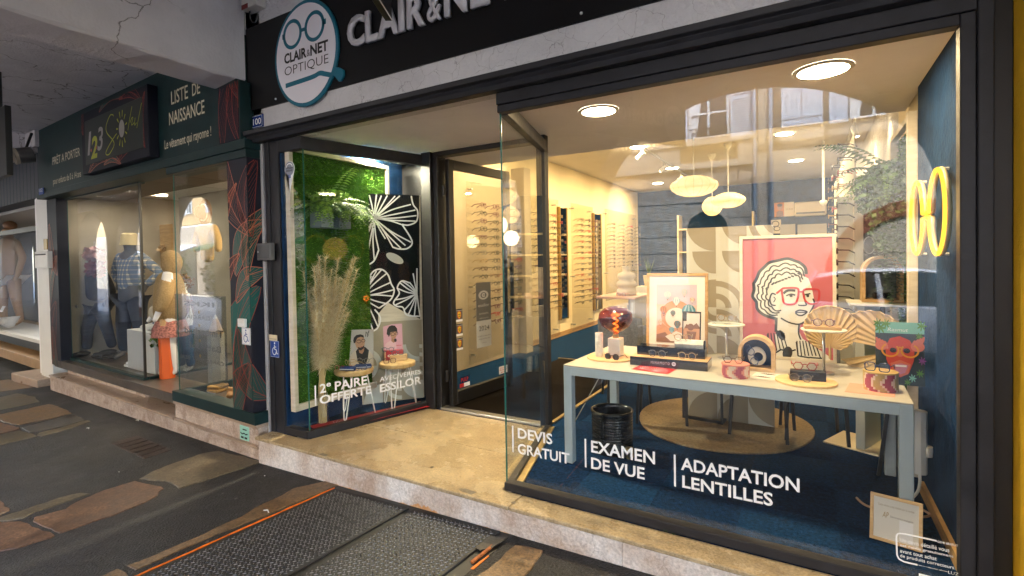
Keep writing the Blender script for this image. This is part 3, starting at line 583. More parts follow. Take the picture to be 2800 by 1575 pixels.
def hitdoor(px, py, k='A'):
    d = ray(*zz(k, px, py)); o = V((0, 0, EYE)); return o + d * ((HA + dn * .006 - o).dot(dn) / d.dot(dn))
M_ess = mat('sticker_grey', (.1, .1, .095), .5); M_essl = mat('sticker_silver', (.4, .4, .37), .5)
st = thing('door_sticker', 'tall grey sticker reading essilor experts 2024 on the open door', 'sticker', hitdoor(500, 1300))
p0 = hitdoor(436, 1140); p1 = hitdoor(553, 1140); pm = hitdoor(440, 1449 + 30); pb = hitdoor(445, 850 - 380 + 310, 'B') if False else None
pb = (lambda d: V((0, 0, EYE)) + d * ((HA + dn * .006 - V((0, 0, EYE))).dot(dn) / d.dot(dn)))(ray(*zz('B', 440, 300))); pmid = (lambda d: V((0, 0, EYE)) + d * ((HA + dn * .006 - V((0, 0, EYE))).dot(dn) / d.dot(dn)))(ray(*zz('B', 440, 85)))
w_ = (p1 - p0).dot(du); o0 = V((p0.x, p0.y, pb.z)); hgt = p0.z - pb.z
b = B(); b.ob(o0, du * w_, dn * .001, (0, 0, hgt)); b.obj('sheet', M_essl, st)
sf = (pmid.z - pb.z) / hgt
ar = Art(o0 + dn * .001, du * w_, V((0, 0, hgt))); ar.rect(0, sf, 1, 1, M_ess, 1)
ey_ = .5 * (1 + sf) + .13 * (1 - sf) + .02
ar.poly([(.5 + .34 * math.cos(t_) , ey_ + .07 * math.sin(t_) * (1 if True else 0)) for t_ in [2 * math.pi * i / 24 for i in range(24)]], M_essl, 2); ar.ell(.5, ey_, .2, .045, M_ess, 3); ar.ring(.5, ey_, .1, .022, .02, M_essl, 4, a0=30, a1=330)
ar.rect(.42, ey_ - .004, .6, ey_ + .004, M_essl, 4); ar.obj(st)
def sl(s, y0, h, x0=.12, x1=.88, m=M_essl, bold=.01): return lettering(s, o0 + dn * .003 + du * w_ * x0 + V((0, 0, hgt * y0)), du * w_ * (x1 - x0), (0, 0, hgt * h), m, st, bold=bold)
sl('essilor', sf + (1 - sf) * .36, .05); sl('EXPERTS', sf + (1 - sf) * .16, .024, .2, .8); sl('SPÉCIALISTE', sf + (1 - sf) * .05, .018, .2, .8)
sl('2024', sf * .62, .075, .15, .85, M_ess, .005); sl('EXIGEZ LE MEILLEUR', sf * .4, .018, .06, .94, M_ess, .0); sl('POUR VOTRE VUE', sf * .29, .018, .12, .88, M_ess, .0); sl('****', sf * .15, .014, .35, .65, M_ess, 0)['kind'] = 'stuff'
M_shield = mat('shield_yellow', (.7, .42, .02), .5)
for i, (zy0, zy1, ky) in enumerate((((1340, 1449), None, 'A'), ((95, 200), None, 'B'), ((205, 312), None, 'B'))):
    pa, pb2 = (hitdoor(300, zy0[1], ky), hitdoor(360, zy0[0], ky)); h_ = pb2.z - pa.z; w2 = .105; o2 = HA + du * .085 + dn * .006; o2.z = pa.z
    s_ = thing('shield_sticker', ['uppermost', 'middle', 'lowest'][i] + ' of three shield stickers by the door hinge', 'sticker', o2, group='shield stickers on the door')
    b = B(); b.ob(o2, du * w2, dn * .001, (0, 0, h_)); b.obj('sheet', M_pwhite, s_)
    ar = Art(o2 + dn * .001, du * w2, V((0, 0, h_))); ar.rect(0, .18, 1, .88, M_ess, 1); ar.rect(0, .9, 1, 1, M_pblack, 1); ar.poly([(.2, .75), (.5, .88), (.8, .75), (.78, .4), (.5, .16), (.22, .4)], M_red, 2); ar.poly([(.27, .72), (.5, .82), (.73, .72), (.71, .43), (.5, .23), (.29, .43)], M_shield, 3)
    ar.rect(.33, .55, .67, .6, M_pblack, 4); ar.rect(.4, .4, .6, .46, M_pblack, 4); ar.obj(s_)
def dsticker(nm, lab, k, x0, y0, x1, y1, base, txts):
    pa, pb2 = hitdoor(x0, y0, k), hitdoor(x1, y1, k); o2 = V((pa.x, pa.y, pa.z)); w2 = max(.06, (pb2 - pa).dot(du)); h_ = pb2.z - pa.z
    s_ = thing(nm, lab, 'sticker', o2); b = B(); b.ob(o2, du * w2, dn * .001, (0, 0, h_)); b.obj('sheet', base, s_)
    for s, xa, ya, xb, yb, m in txts: lettering(s, o2 + dn * .001 + du * w2 * xa + V((0, 0, h_ * ya)), du * w2 * (xb - xa), (0, 0, h_ * (yb - ya)), m, s_, bold=.03)
    return s_, o2, w2, h_
s_, o2, w2, h_ = dsticker('door_sticker', 'navy and red sticker reading PULP low on the open door', 'B', 310, 612, 388, 505, M_navy, [('PULP', .15, .5, .85, .88, M_red)])
ar = Art(o2 + dn * .001, du * w2, V((0, 0, h_))); ar.rect(0, 0, .42, .36, M_red, 1); ar.rect(.42, 0, 1, .36, M_pwhite, 1); ar.obj(s_)
dsticker('door_sticker', 'small white and red square sticker at the free edge of the door', 'B', 622, 505, 690, 425, M_pwhite, [('Protect', .1, .42, .9, .6, M_red), ('ici', .2, .14, .6, .3, M_red), ('Pause', .15, .7, .85, .84, M_red)])
# mat
t = thing('door_mat', 'dark brown ribbed mat just inside the open door', 'mat', (-2.6, 4.9, 0)); b = B(); b.box(-3.27, -2.1, YD + .07, 6.94, -.003, .008); b.obj('pile', M_mat, t)
for a, c in (((-3.3, 6.95), (-2.05, 6.95)), ((-2.07, 4.2), (-2.07, 6.95))):
    b = B(); b.bar((*a, .006), (*c, .006), .035, .014); b.obj('trim', M_brass, t)
# ---- stone step
step = thing('entrance_step', 'worn limestone entrance step with chipped whitewashed riser', 'step', (-1.8, 2.65, -.2))
for P in ([(-4.25, 2.654), (-1.622, 2.654), (-1.622, 2.835), (-1.775, 2.84), (-1.911, 3.37), (-3.616, 3.37), (-3.766, 2.835), (-4.25, 2.835)], [(-3.614, 3.373), (-1.912, 3.373), (-2.085, 4.055), (-3.34, 4.055), (-3.43, 4.03)], [(-1.618, 2.654), (.348, 2.654), (.348, 2.835), (-1.618, 2.835)], [(.352, 2.654), (1.6, 2.654), (1.6, 2.835), (.352, 2.835)]):
    b = B(); b.prism([(x_, y_, -.028) for x_, y_ in P], (0, 0, .026)); b.obj('tread', M_step, step, bevel=.005)
xr = [-4.235, -3.37, -2.1, -.9, 1.6]
for i in range(4):
    b = B(); b.box(xr[i] + .0015, xr[i + 1] - .0015, 2.678, 2.76, -.4, -.0285); b.obj('riser', M_riser, step, bevel=.003)
M_chip = grit(mat('chipped_stone', (.16, .13, .09), .9), 50, .6, 1.3)
for k_, pts in (('K', [(505, 437), (560, 425), (600, 440), (570, 452)]), ('K', [(1690, 722), (1740, 718), (1840, 752), (1790, 768), (1720, 745)]), ('K', [(2120, 830), (2160, 825), (2170, 842), (2140, 850)]), ('K', [(1450, 540), (1475, 530), (1482, 540), (1460, 552)]), ('B', [(75, 1240), (90, 1232), (104, 1236), (85, 1246)])):
    P = jag([at(*zz(k_, *q), 2, -.0018) for q in pts], .004); P = [V((p_.x, max(2.6545, p_.y), -.0019)) for p_ in P]; b = B(); b.prism(P, (0, 0, .0008)); b.obj('chip', M_chip, step)
M_stain = mat('rust_stain', (.5, .2, .04), .85, col2=(.62, .42, .26), vs=30)
for x0, x1, h_ in ((-2.45, -2.2, .05), (-2.75, -2.1, .018), (-3.3, -2.9, .015), (-1.9, -1.2, .012)):
    n_ = 14; P = [(x0 + (x1 - x0) * i / n_, gz(x0) + .001) for i in range(n_ + 1)] + [(x1 - (x1 - x0) * i / n_, gz(x0) + h_ * random.uniform(.3, 1.0) * math.sin(math.pi * (.08 + .84 * i / n_))) for i in range(n_ + 1)]
    b = B(); b.prism([(x_, 2.677, z_) for x_, z_ in P], (0, -.0006, 0)); b.obj('rust_stain', M_stain, step)
b = B(); b.box(-4.235, 1.6, 2.76, 2.9, -.4, -.062); b.box(-4.235, -1.76, 2.9, YD, -.4, -.062); b.obj('core', M_riser, step)
M_moss = mat('moss', (.04, .07, .015), .9)
for px, py in (((1500 + 990 * .345), (1050 + 1195 * .345)), (1500 + 930 * .345, 1050 + 1175 * .345)):
    p = at(px, py, 2, 0); b = B()
    for k in range(14): a = random.uniform(0, 6.28); l = random.uniform(.008, .022); b.add([p + V((0, 0, 0)), p + V((.003, 0, 0)), p + V((l * math.cos(a), l * math.sin(a) * .4 - .004, l * .8))], [(0, 1, 2)])
    o = b.obj('moss_tuft', M_moss); tag(o, 'tiny green weed tuft growing at the foot of the frame' if px > 1830 else 'dry grey weed tuft left of the green one at the frame foot', 'weed')
# ---- yellow neighbour wall
yw = B(); yw.box(.737, 6, 2.72, 3.4, -.4, 4.3); o = yw.obj('yellow_wall', M_yellow); tag(o, 'yellow rendered wall at the right edge', 'wall')
# ================================================================ across the street (seen as reflections in the panes)
YS = -9.0
M_stone = cracked('ashlar_stone', (.34, .29, .22), (.5, .43, .34), bumpy=.4, crack=.3, cs=2)
M_ochre = mat('ochre_render', (.6, .4, .18), .8, var=.1, vs=2)
M_creamr = cracked('cream_render', (.46, .39, .29), (.56, .49, .38), bumpy=.2, crack=.6, cs=1.0)
M_shut = mat('pale_blue_shutter', (.6, .66, .72), .55, var=.08, vs=8)
M_dark = mat('dark_room', (.02, .02, .022), .3)
M_wpane = glass('old_window_pane', .08, (.6, .65, .7))
M_zinc = mat('zinc', (.42, .45, .48), .4, .7)
M_brick = mat('red_brick', (.3, .1, .06), .85, var=.3, vs=9)
ta = thing('townhouse', 'ochre townhouse with stone ground floor, balustrade and louvred shutters across the street', 'building', (-6, YS, -.3))
b = B(); dx0, dx1, ds = -2.95, -1.87, 2.2
b.box(-60, dx0, YS - .5, YS, -.6, 3.95); b.box(dx1, -1.12, YS - .5, YS, -.6, 3.95)
A = [(-2.41 + .54 * math.cos(math.pi * i / 12), ds + .56 * math.sin(math.pi * i / 12)) for i in range(13)]
for i in range(12): b.add([(A[i][0], YS, A[i][1]), (A[i + 1][0], YS, A[i + 1][1]), (A[i + 1][0], YS, 3.95), (A[i][0], YS, 3.95)], [(0, 1, 2, 3)])
b.obj('ground_floor_wall', M_stone, ta)
b = B(); b.box(dx0, dx1, YS - .35, YS - .3, -.5, 2.9); b.obj('arched_door', mat('dark_brown_door', (.05, .03, .02), .5), ta)
for r in range(9):                       # coursed blocks of the ground floor, joints recessed
    z0 = -.3 + r * .47; off = (r % 2) * .6
    for k in range(11):
        x0 = -11.2 + off + k * 1.2; x1 = x0 + 1.18
        if z0 > 3.7: continue
        if x1 > dx0 - .02 and x0 < dx1 + .02 and z0 < 2.8: x1 = min(x1, dx0 - .02) if x0 < dx0 - .2 else x1; x0 = max(x0, dx1 + .02) if x1 > dx1 + .2 and x0 > dx0 - .1 else x0
        x1 = min(x1, -1.15)
        if x1 - x0 < .1 or (x0 > dx0 - .05 and x1 < dx1 + .05): continue
        b = B(); b.box(x0, x1, YS, YS + .03, z0, z0 + .45); b.obj('block', M_stone, ta, bevel=.012)
b = B(); b.box(-26, -1.12, YS - .3, YS + .12, 3.9, 4.08); b.obj('string_course', M_stone, ta, bevel=.02)
b = B(); b.box(-26, -1.12, YS - .3, YS + .16, 4.55, 4.68); b.obj('string_course', M_stone, ta, bevel=.02)
bal = [(.05, 0), (.05, .03), (.03, .05), (.06, .16), (.055, .2), (.028, .32), (.028, .37), (.045, .4), (.05, .47)]
bme = None
def baluster(x):
    global bme
    if bme is None:
        q = B(); q.lathe((0, 0, 0), bal, 10); bme = q.mesh('baluster', M_stone, True)
    o = bpy.data.objects.new('baluster', bme); fin(o, ta); o.location = (x + 6, .05, 4.38); return o
for x0 in (-2.95, -6.2, -9.5):
    for k in range(6): baluster(x0 + k * .22)
for x0, x1 in ((-4.9, -3.1), (-8.2, -6.4), (-1.6, -1.12), (-12, -9.7)):
    b = B(); b.box(x0, x1, YS - .28, YS + .1, 4.08, 4.55); b.obj('parapet_panel', M_creamr if x0 == -8.2 else M_stone, ta, bevel=.01)
b = B(); b.box(-60, -1.12, YS - .5, YS - .1, 4.08, 10); b.obj('upper_wall', M_ochre, ta)
def louvre(x0, x1, z0, z1, parent, y):
    s = B(); s.box(x0, x0 + .05, y, y + .045, z0, z1); s.box(x1 - .05, x1, y, y + .045, z0, z1); s.box(x0 + .05, x1 - .05, y, y + .045, z0, z0 + .07); s.box(x0 + .05, x1 - .05, y, y + .045, z1 - .07, z1); s.box(x0 + .05, x1 - .05, y, y + .045, (z0 + z1) / 2 - .04, (z0 + z1) / 2 + .04)
    o = s.obj('shutter', M_shut, parent); s = B(); n = int((z1 - z0) / .065)
    for k in range(n):
        z = z0 + .08 + k * (z1 - z0 - .16) / n; s.add([(x0 + .05, y + .01, z + .045), (x1 - .05, y + .01, z + .045), (x1 - .05, y + .04, z), (x0 + .05, y + .04, z)], [(3, 2, 1, 0)])
    s.obj('slats', M_shut, o); return o
def sash(cx, z0, w, h, parent, y, curtains=True):
    b = B(); b.box(cx - w / 2, cx + w / 2, y - .02, y + .01, z0, z0 + h); o = b.obj('window', M_dark, parent); f = B()
    for xx in (cx - w / 2, cx - .03, cx + w / 2 - .06): f.box(xx, xx + .06, y + .01, y + .06, z0, z0 + h)
    for zq in (z0, z0 + h * .33, z0 + h * .66, z0 + h - .05): f.box(cx - w / 2 + .06, cx - .03, y + .012, y + .055, zq, zq + .05); f.box(cx + .03, cx + w / 2 - .06, y + .012, y + .055, zq, zq + .05)
    f.obj('frame', M_white, o); c = B(); c.add([(cx - w / 2 + .06, y + .013, z0 + .05), (cx - w / 2 + .2, y + .013, z0 + .05), (cx - .08, y + .013, z0 + h), (cx - w / 2 + .06, y + .013, z0 + h)], [(0, 1, 2, 3)]); c.obj('curtain', M_white, o)
    return o
for cx in (-2.35, -5.6, -8.9):
    sash(cx, 4.75, 1.05, 2.0, ta, YS - .09); louvre(cx - 1.12, cx - .56, 4.72, 6.75, ta, YS - .08); louvre(cx + .56, cx + 1.12, 4.72, 6.75, ta, YS - .08)
    b = B()
    for k in range(9): a = k / 8 * 2 * math.pi; b.tube([(cx - .45 + k * .11, YS - .02, 4.76), (cx - .4 + k * .11, YS - .0, 4.9), (cx - .45 + k * .11, YS - .02, 5.02)], .012, 4)
    b.bar((cx - .5, YS - .01, 5.03), (cx + .5, YS - .01, 5.03), .025); b.obj('window_guard', M_blackmetal, ta)
for k, x in enumerate((-1.2, -.82)):
    b = B(); b.tube([(x, YS + .1, 9.5), (x, YS + .1, 3.4), (x, YS + .1, -.2)], .055, 10); o = b.obj('downpipe', M_zinc); tag(o, ['zinc rainwater pipe on the ochre townhouse corner', 'zinc rainwater pipe on the cream house corner'][k], 'pipe', 'rainwater pipes')
tb = thing('half_timbered_house', 'cream rendered house with plank shutters and a brick arch across the street', 'building', (2, YS, -.3))
b = B(); b.box(-1.12, 14, YS - .5, YS - .02, -.6, 10); b.obj('wall', M_creamr, tb)
for x0, lab in ((-.58, ''), (-.12, '')):
    for k in range(4):
        b = B(); b.box(x0 + k * .112, x0 + k * .112 + .108, YS, YS + .04, 4.75, 6.5); b.obj('shutter_plank', M_shut, tb, bevel=.004)
for x0 in (-.58, -.12):
    for z0 in (4.95, 6.1): b = B(); b.box(x0 + .02, x0 + .42, YS + .04, YS + .055, z0, z0 + .06); b.obj('shutter_batten', M_shut, tb)
sash(1.35, 4.75, .95, 1.7, tb, YS)
for x0 in (.45, 1.86):
    for k in range(3): b = B(); b.box(x0 + k * .135, x0 + k * .135 + .13, YS + .01, YS + .05, 4.7, 6.5); b.obj('shutter_plank', M_shut, tb, bevel=.004)
for x0, x1, z0, z1 in ((-.75, -.62, 4.3, 8), (.36, .44, 4.3, 8), (-1.1, 6, 4.25, 4.42)): b = B(); b.box(x0, x1, YS - .02, YS + .02, z0, z1); b.obj('timber', mat('grey_timber', (.2, .16, .12), .9, var=.3, vs=10), tb)
for k in range(22):
    a = math.pi * (.06 + .88 * k / 21); c, s_ = math.cos(a), math.sin(a); b = B(); r0, r1 = 1.5, 1.85
    b.ob(V((2.2 + r0 * c, YS - .02, .9 + r0 * s_)) - V((-s_, 0, c)) * .1, V((-s_, 0, c)) * .2, V((c, 0, s_)) * (r1 - r0), (0, .06, 0)); b.obj('brick', M_brick, tb, bevel=.006)
b = B(); b.box(.75, 3.65, YS - .03, YS + .004, -.4, 1.1); b.obj('carriage_door', mat('blue_grey_door', (.05, .07, .09), .5), tb)
M_shopd = mat('dark_shopfront', (.03, .03, .035), .3); M_awn = mat('green_awning', (.03, .1, .06), .8)  # dark fronts and awnings added to break up bright reflections in the left panes
for k in range(9):
    x = -13.2 - k * 3.7; b = B(); b.box(x - 2.3, x, YS, YS + .05, -.4, 2.7); b.obj('added_shopfront', M_shopd, ta); b = B(); b.prism([(x - 2.4, YS, 2.75), (x - 2.4, YS + .9, 2.4), (x - 2.4, YS + .9, 2.3), (x - 2.4, YS, 2.65)], (2.5, 0, 0)); b.obj('added_awning', M_awn if k % 2 else M_shut, ta)
    sash(x - 1.15, 4.8, 1.05, 1.9, ta, YS - .09); louvre(x - 2.3, x - 1.7, 4.72, 6.75, ta, YS - .08)
# parked cars
M_cw = mat('white_car_paint', (.75, .76, .78), .25, coat=.6); M_cd = mat('plum_car_paint', (.05, .02, .035), .25, coat=.6); M_cs = mat('silver_car_paint', (.5, .53, .58), .28, .3, coat=.6); M_tyre = mat('tyre', (.015, .015, .015), .8); M_cg = mat('car_glass', (.01, .012, .015), .08)
def make_car(name, label, loc, rz, paint):
    t = thing(name, label, 'car', loc, rz, 'cars parked along the street', local=True)
    def loft(secs, m, nm, parent=t):
        b = B(); vs = []; n = len(secs[0])
        for s in secs: vs += s
        fs = [(i * n + k, i * n + (k + 1) % n, (i + 1) * n + (k + 1) % n, (i + 1) * n + k) for i in range(len(secs) - 1) for k in range(n)]
        fs += [tuple(range(n - 1, -1, -1)), tuple((len(secs) - 1) * n + k for k in range(n))]
        b.add(vs, fs); return b.obj(nm, m, parent, smooth=True, bevel=.02)
    st = [(-2.0, .42, .78, .72), (-1.93, .3, .93, .8), (-1.4, .25, .97, .86), (0, .24, .93, .87), (.9, .24, .9, .87), (1.5, .26, .82, .84), (1.88, .34, .68, .76), (1.98, .42, .6, .66)]
    body = loft([[(x, -w, zb), (x, -w * 1.02, (zb + zt) / 2), (x, -w * .94, zt), (x, w * .94, zt), (x, w * 1.02, (zb + zt) / 2), (x, w, zb)] for x, zb, zt, w in st], paint, 'body')
    gs = [(-1.9, .9, .95, .74), (-1.45, .9, 1.36, .7), (-.9, .9, 1.47, .68), (0, .88, 1.48, .68), (.35, .87, 1.42, .68), (1.1, .85, .88, .74)]
    loft([[(x, -w, zb), (x, -w * .84, zt - .02), (x, w * .84, zt - .02), (x, w, zb)] for x, zb, zt, w in gs], M_cg, 'windows')
    loft([[(x, -w * .8, zt - .015), (x, -w * .74, zt + .03), (x, w * .74, zt + .03), (x, w * .8, zt - .015)] for x, zb, zt, w in gs[1:5]], paint, 'roof')
    for s in (-1, 1):
        b = B()
        for a_, c_ in (((-1.85, .74), (-1.43, .6)), ((-.55, .76), (-.6, .6)), ((1.08, .74), (.35, .6))):
            b.bar((a_[0], s * (a_[1] + .012), .9), (c_[0], s * (c_[1] + .0), 1.43), .07, .04)
        b.obj('pillar', paint, t)
        for x in (-1.25, 1.28):
            w = B(); w.tube([(x, s * .68, .31), (x, s * .87, .31)], .31, 24); wh = w.obj('wheel', M_tyre, t, bevel=.02); w = B(); w.tube([(x, s * .8, .31), (x, s * .885, .31)], .2, 20); w.obj('rim', M_zinc, wh, bevel=.01)
        b = B(); b.box(-1.99, -1.84, s * .55 - .12, s * .55 + .12, .76, .92); b.obj('tail_light', M_red, t, bevel=.02)
        b = B(); b.box(1.72, 1.93, s * .58 - .13, s * .58 + .13, .58, .7); b.obj('headlight', M_alu, t, bevel=.02)
        b = B(); b.box(-.3, -.14, s * .885 - .01, s * .885 + .01, .8, .83); b.obj('door_handle', paint, t)
    return t
make_car('parked_car', 'white hatchback parked opposite the large display window', (1.55, -4.9, gz(1.5) - .12), 0, M_cw)
make_car('parked_car', 'silver car parked nose towards the white hatchback', (-4.6, -4.9, gz(-4.6) - .12), 0, M_cs)
make_car('parked_car', 'plum coloured car parked across from the entrance', (-9.4, -5.2, gz(-9) - .12), 0, M_cd)
# shrubs in tubs and café chairs at the arcade edge
M_leaf = [mat('leaf_dark', (.02, .06, .015), .5, var=.3, vs=30), mat('leaf_mid', (.045, .11, .025), .5, var=.3, vs=30), mat('leaf_light', (.1, .2, .04), .5, var=.3, vs=30)]
def leaf_ball(b, c, r, n, s=.05, mats=(0, 1, 2), sc=(1, 1, 1)):
    for _ in range(n):
        d = V((random.gauss(0, 1), random.gauss(0, 1), random.gauss(0, 1))).normalized(); p = V(c) + V((d.x * sc[0], d.y * sc[1], d.z * sc[2])) * r * random.uniform(.55, 1.0)
        a = V((random.gauss(0, 1), random.gauss(0, 1), random.gauss(0, .6))).normalized() * s; e = a.cross(V((random.gauss(0, 1), random.gauss(0, 1), random.gauss(0, 1)))).normalized() * s * .45
        b.add([p, p + a * .5 + e, p + a, p + a * .5 - e], [(0, 1, 2, 3)], random.choice(mats))
for i, x in enumerate((-4.2, -6.8, -8.0, -10.8, -12.6, -13.9, -15.4, -19.5, -21.3, -23.4)):
    t = thing('potted_shrub', 'flowering shrub in a tub at the arcade edge, %s from the entrance' % ORD[i], 'shrub', (x, -1.9, gz(x) - .12), group='potted shrubs along the arcade')
    b = B(); b.lathe((x, -1.9, gz(x) - .12), [(.2, 0), (.27, .4), (.29, .42), (.27, .44)], 18); b.obj('tub', mat('terracotta', (.35, .13, .06), .8), t)
    b = B(); leaf_ball(b, (x, -1.9, 1.0 + .25 * (i > 3)), .55 + .1 * (i > 3), 700, .11, sc=(1, .9, 1.4)); b.obj('foliage', M_leaf, t)
    b = B(); leaf_ball(b, (x, -1.9, 1.0), .58, 40, .06, mats=(0,), sc=(1, .9, 1.3)); b.obj('flowers', M_red, t)
for i, x in enumerate((-12.2, -13.9)):
    t = thing('cafe_chair', ['teal café chair nearer the entrance', 'teal café chair further along the arcade'][i], 'chair', (x, .5, gz(x)), group='café chairs'); z0 = gz(x); M_tc = mat('teal_paint', (.03, .12, .12), .4)
    b = B(); b.box(x - .2, x + .2, .3, .7, z0 + .43, z0 + .47); b.obj('seat', M_tc, t, bevel=.01)
    for sx in (-.18, .18):
        for y_, zt in ((.32, .44), (.68, .9)): b = B(); b.bar((x + sx, y_, z0), (x + sx * .95, y_, z0 + zt), .03); b.obj('leg', M_tc, t)
    b = B(); b.bar((x - .2, .68, z0 + .88), (x + .2, .68, z0 + .88), .03, .08); b.bar((x - .18, .68, z0 + .5), (x + .18, .68, z0 + .85), .02); b.bar((x + .18, .68, z0 + .5), (x - .18, .68, z0 + .85), .02); b.obj('backrest', M_tc, t)
for i, x in enumerate((-.2, 3.0)):
    t = thing('bollard', ['red street bollard in front of the white hatchback', 'red street bollard further right at the kerb'][i], 'bollard', (x, -2.6, gz(x) - .12), group='bollards'); b = B(); b.lathe((x, -2.6, gz(x) - .12), [(.07, 0), (.06, .05), (.055, .8), (.07, .82), (.03, .86), (.06, .92), (0, .98)], 14); b.obj('post', mat('bollard_red', (.25, .02, .02), .5), t, smooth=True); b = B(); b.lathe((x, -2.6, gz(x) - .12), [(.0575, .68), (.0575, .76)], 14, cap=False); b.obj('band', M_white, t)
# ================================================================ lamps
WARM = (1.0, .7, .34)
def emit(name, col, s):
    if name in MATS: return MATS[name]
    m = bpy.data.materials.new(name); m.use_nodes = True; nt = m.node_tree; nt.nodes.remove(nt.nodes['Principled BSDF']); e = nt.nodes.new('ShaderNodeEmission'); e.inputs[0].default_value = (*col, 1); e.inputs[1].default_value = s; nt.links.new(e.outputs[0], nt.nodes['Material Output'].inputs[0]); MATS[name] = m; return m
def lamp(parent, kind, loc, energy, col, size=.1, rot=None, spot=None, blend=.6):
    d = bpy.data.lights.new('lamp_light', kind); d.energy = energy * .075; d.color = col
    if kind == 'AREA': d.shape = 'DISK'; d.size = size
    else: d.shadow_soft_size = size
    if kind == 'SPOT': d.spot_size = spot or 1.6; d.spot_blend = blend
    o = bpy.data.objects.new('light', d); COL.objects.link(o); o.parent = parent
    if parent.name in INV: o.matrix_parent_inverse = INV[parent.name]
    o.location = loc
    if rot: o.rotation_euler = rot
    return o
M_ledw = emit('led_warm', (1, .82, .55), 3); M_leds = emit('led_shop', (1, .93, .8), 2); M_ring = mat('lamp_ring', (.7, .66, .6), .4)
def downlight(p, r, energy, label, group, col=WARM, m=None):
    t = thing('downlight', label, 'ceiling light', p, group=group); p = V(p)
    b = B(); b.lathe(p, [(r * 1.18, 0), (r * 1.2, -.006), (r * 1.12, -.014), (r * 1.0, -.012)], 32, cap=False); b.obj('ring', M_ring, t, smooth=True)
    b = B(); b.lathe(p, [(r * 1.0, -.0115), (0.0001, -.0115)], 32, cap=False); b.obj('diffuser', m or M_ledw, t)
    lamp(t, 'AREA', p - V((0, 0, .03)), energy, col, r * 2); return t
G1 = 'round lights in the display ceiling'
downlight(at(1637, 302, 2, SOF - .001), .125, 24, 'round lit ceiling light at the left of the large display window', G1)
downlight(at(2250, 190, 2, SOF - .001), .135, 24, 'round lit ceiling light at the right of the large display window', G1)
downlight(at(650 + 1155 * .3036, 380 + 160 * .3036, 2, SOF - .001), .11, 380, 'round lit ceiling light above the green wall of the small window', G1, (1, .88, .62))
G2 = 'round lights in the sales room ceiling'
pts = [(1150 + 415 * .345, 380 + 278 * .345), (1722, 459), (1816, 497), (2139, 460), (2154, 498), (1150 + 1660 * .345, 380 + 228 * .345 + 2), (2100, 405)]
for i, (x, y) in enumerate([(-3.3, 5.8), (-2.4, 8.2), (-2.4, 10.6), (-.3, 8.6), (-.2, 11.2), (-3.2, 12.6), (1.2, 7.0), (1.6, 11)]):
    downlight((x, y, 3.338), .12, 44, 'round ceiling light in the sales room, %s from the door' % ORD[i], G2)
# bubble pendants
M_shade = mat('pendant_shade', (.55, .45, .28), .6, emis=.045, ecol=(1, .66, .24)); M_rib = mat('pendant_rib', (.4, .3, .14), .6, emis=.01, ecol=(1, .6, .2))
def pendant(k, cx, cy, wpx, Y, asp, label, ball=False):
    p = za(k, cx, cy, 1, Y); R_ = abs(za(k, cx + wpx / 2, cy, 1, Y).x - p.x); hh = R_ * asp; t = thing('pendant_lamp', label, 'pendant lamp', p, group='bubble pendant lamps'); n = 40
    prof = [(.18, -1), (.42, -.93), (.72, -.68), (.93, -.33), (1, 0), (.93, .33), (.7, .68), (.4, .93), (.14, 1)]
    b = B(); b.lathe(p, [(r * R_, h * hh) for r, h in prof], n, cap=False); b.obj('shade', M_shade, t, smooth=True)
    b = B()
    for i in range(18):
        a = 2 * math.pi * i / 18; b.tube([p + V((r * R_ * 1.004 * math.cos(a), r * R_ * 1.004 * math.sin(a), h * hh * 1.004)) for r, h in prof], R_ * .008, 4, cap=False)
    b.obj('ribs', M_rib, t)
    b = B(); b.lathe(p, [(.18 * R_, -hh * 1.02), (.19 * R_, -hh * .96)], 20, cap=False); b.obj('collar', M_rib, t)
    b = B(); b.tube([p + V((0, 0, hh)), V((p.x, p.y, 3.34))], .005, 5); b.obj('cord', M_white, t)
    b = B(); b.lathe((p.x, p.y, 3.34), [(.02, -.1), (.06, -.05), (.07, 0)], 16); b.obj('canopy', M_white, t)
    lamp(t, 'POINT', p - V((0, 0, hh + .3)), 9, WARM, .15); return t
pendant('E', 665, 300, 458, 7.4, .44, 'largest saucer pendant lamp, nearest the window'); pendant('E', 982, 430, 326, 8.8, .47, 'smaller saucer pendant lamp right of the largest'); pendant('E', 834, 485, 196, 9.6, .95, 'ball shaped pendant lamp between the two saucers')
# track spots
M_spot = mat('spot_white', (.6, .6, .58), .4); M_spotl = emit('spot_bulb', (1, .8, .5), 3)
def track(x, y0, y1, n, lab, aim, en=160):
    t = thing('light_track', 'ceiling light track %s' % lab, 'light track', (x, y0, 3.33)); b = B(); b.box(x - .018, x + .018, y0, y1, 3.31, 3.339); b.obj('rail', M_spot, t)
    for i in range(n):
        y = y0 + (i + .5) * (y1 - y0) / n; s = thing('track_spot', 'white track spotlight %s, %s from the window' % (lab, ORD[i]), 'spotlight', (x, y, 3.3), group='track spotlights'); p = V((x, y, 3.3)); d = V(aim).normalized()
        b = B(); b.tube([p, p - V((0, 0, .09))], .012, 6); b.obj('stem', M_spot, s); q = p - V((0, 0, .1)); b = B(); b.tube([q - d * .06, q + d * .09], .035, 12); b.obj('head', M_spot, s); b = B(); b.tube([q + d * .0905, q + d * .092], .028, 12); b.obj('bulb', M_spotl, s)
        lamp(s, 'SPOT', q + d * .1, en, WARM, .03, rot=d.to_track_quat('-Z', 'Y').to_euler(), spot=1.7, blend=.8)
track(-2.35, 6.0, 13.4, 5, 'beside the left wall', (-.8, 0, -.6)); track(.55, 6.2, 13.2, 5, 'towards the right wall', (.25, 0, -.9), 22)
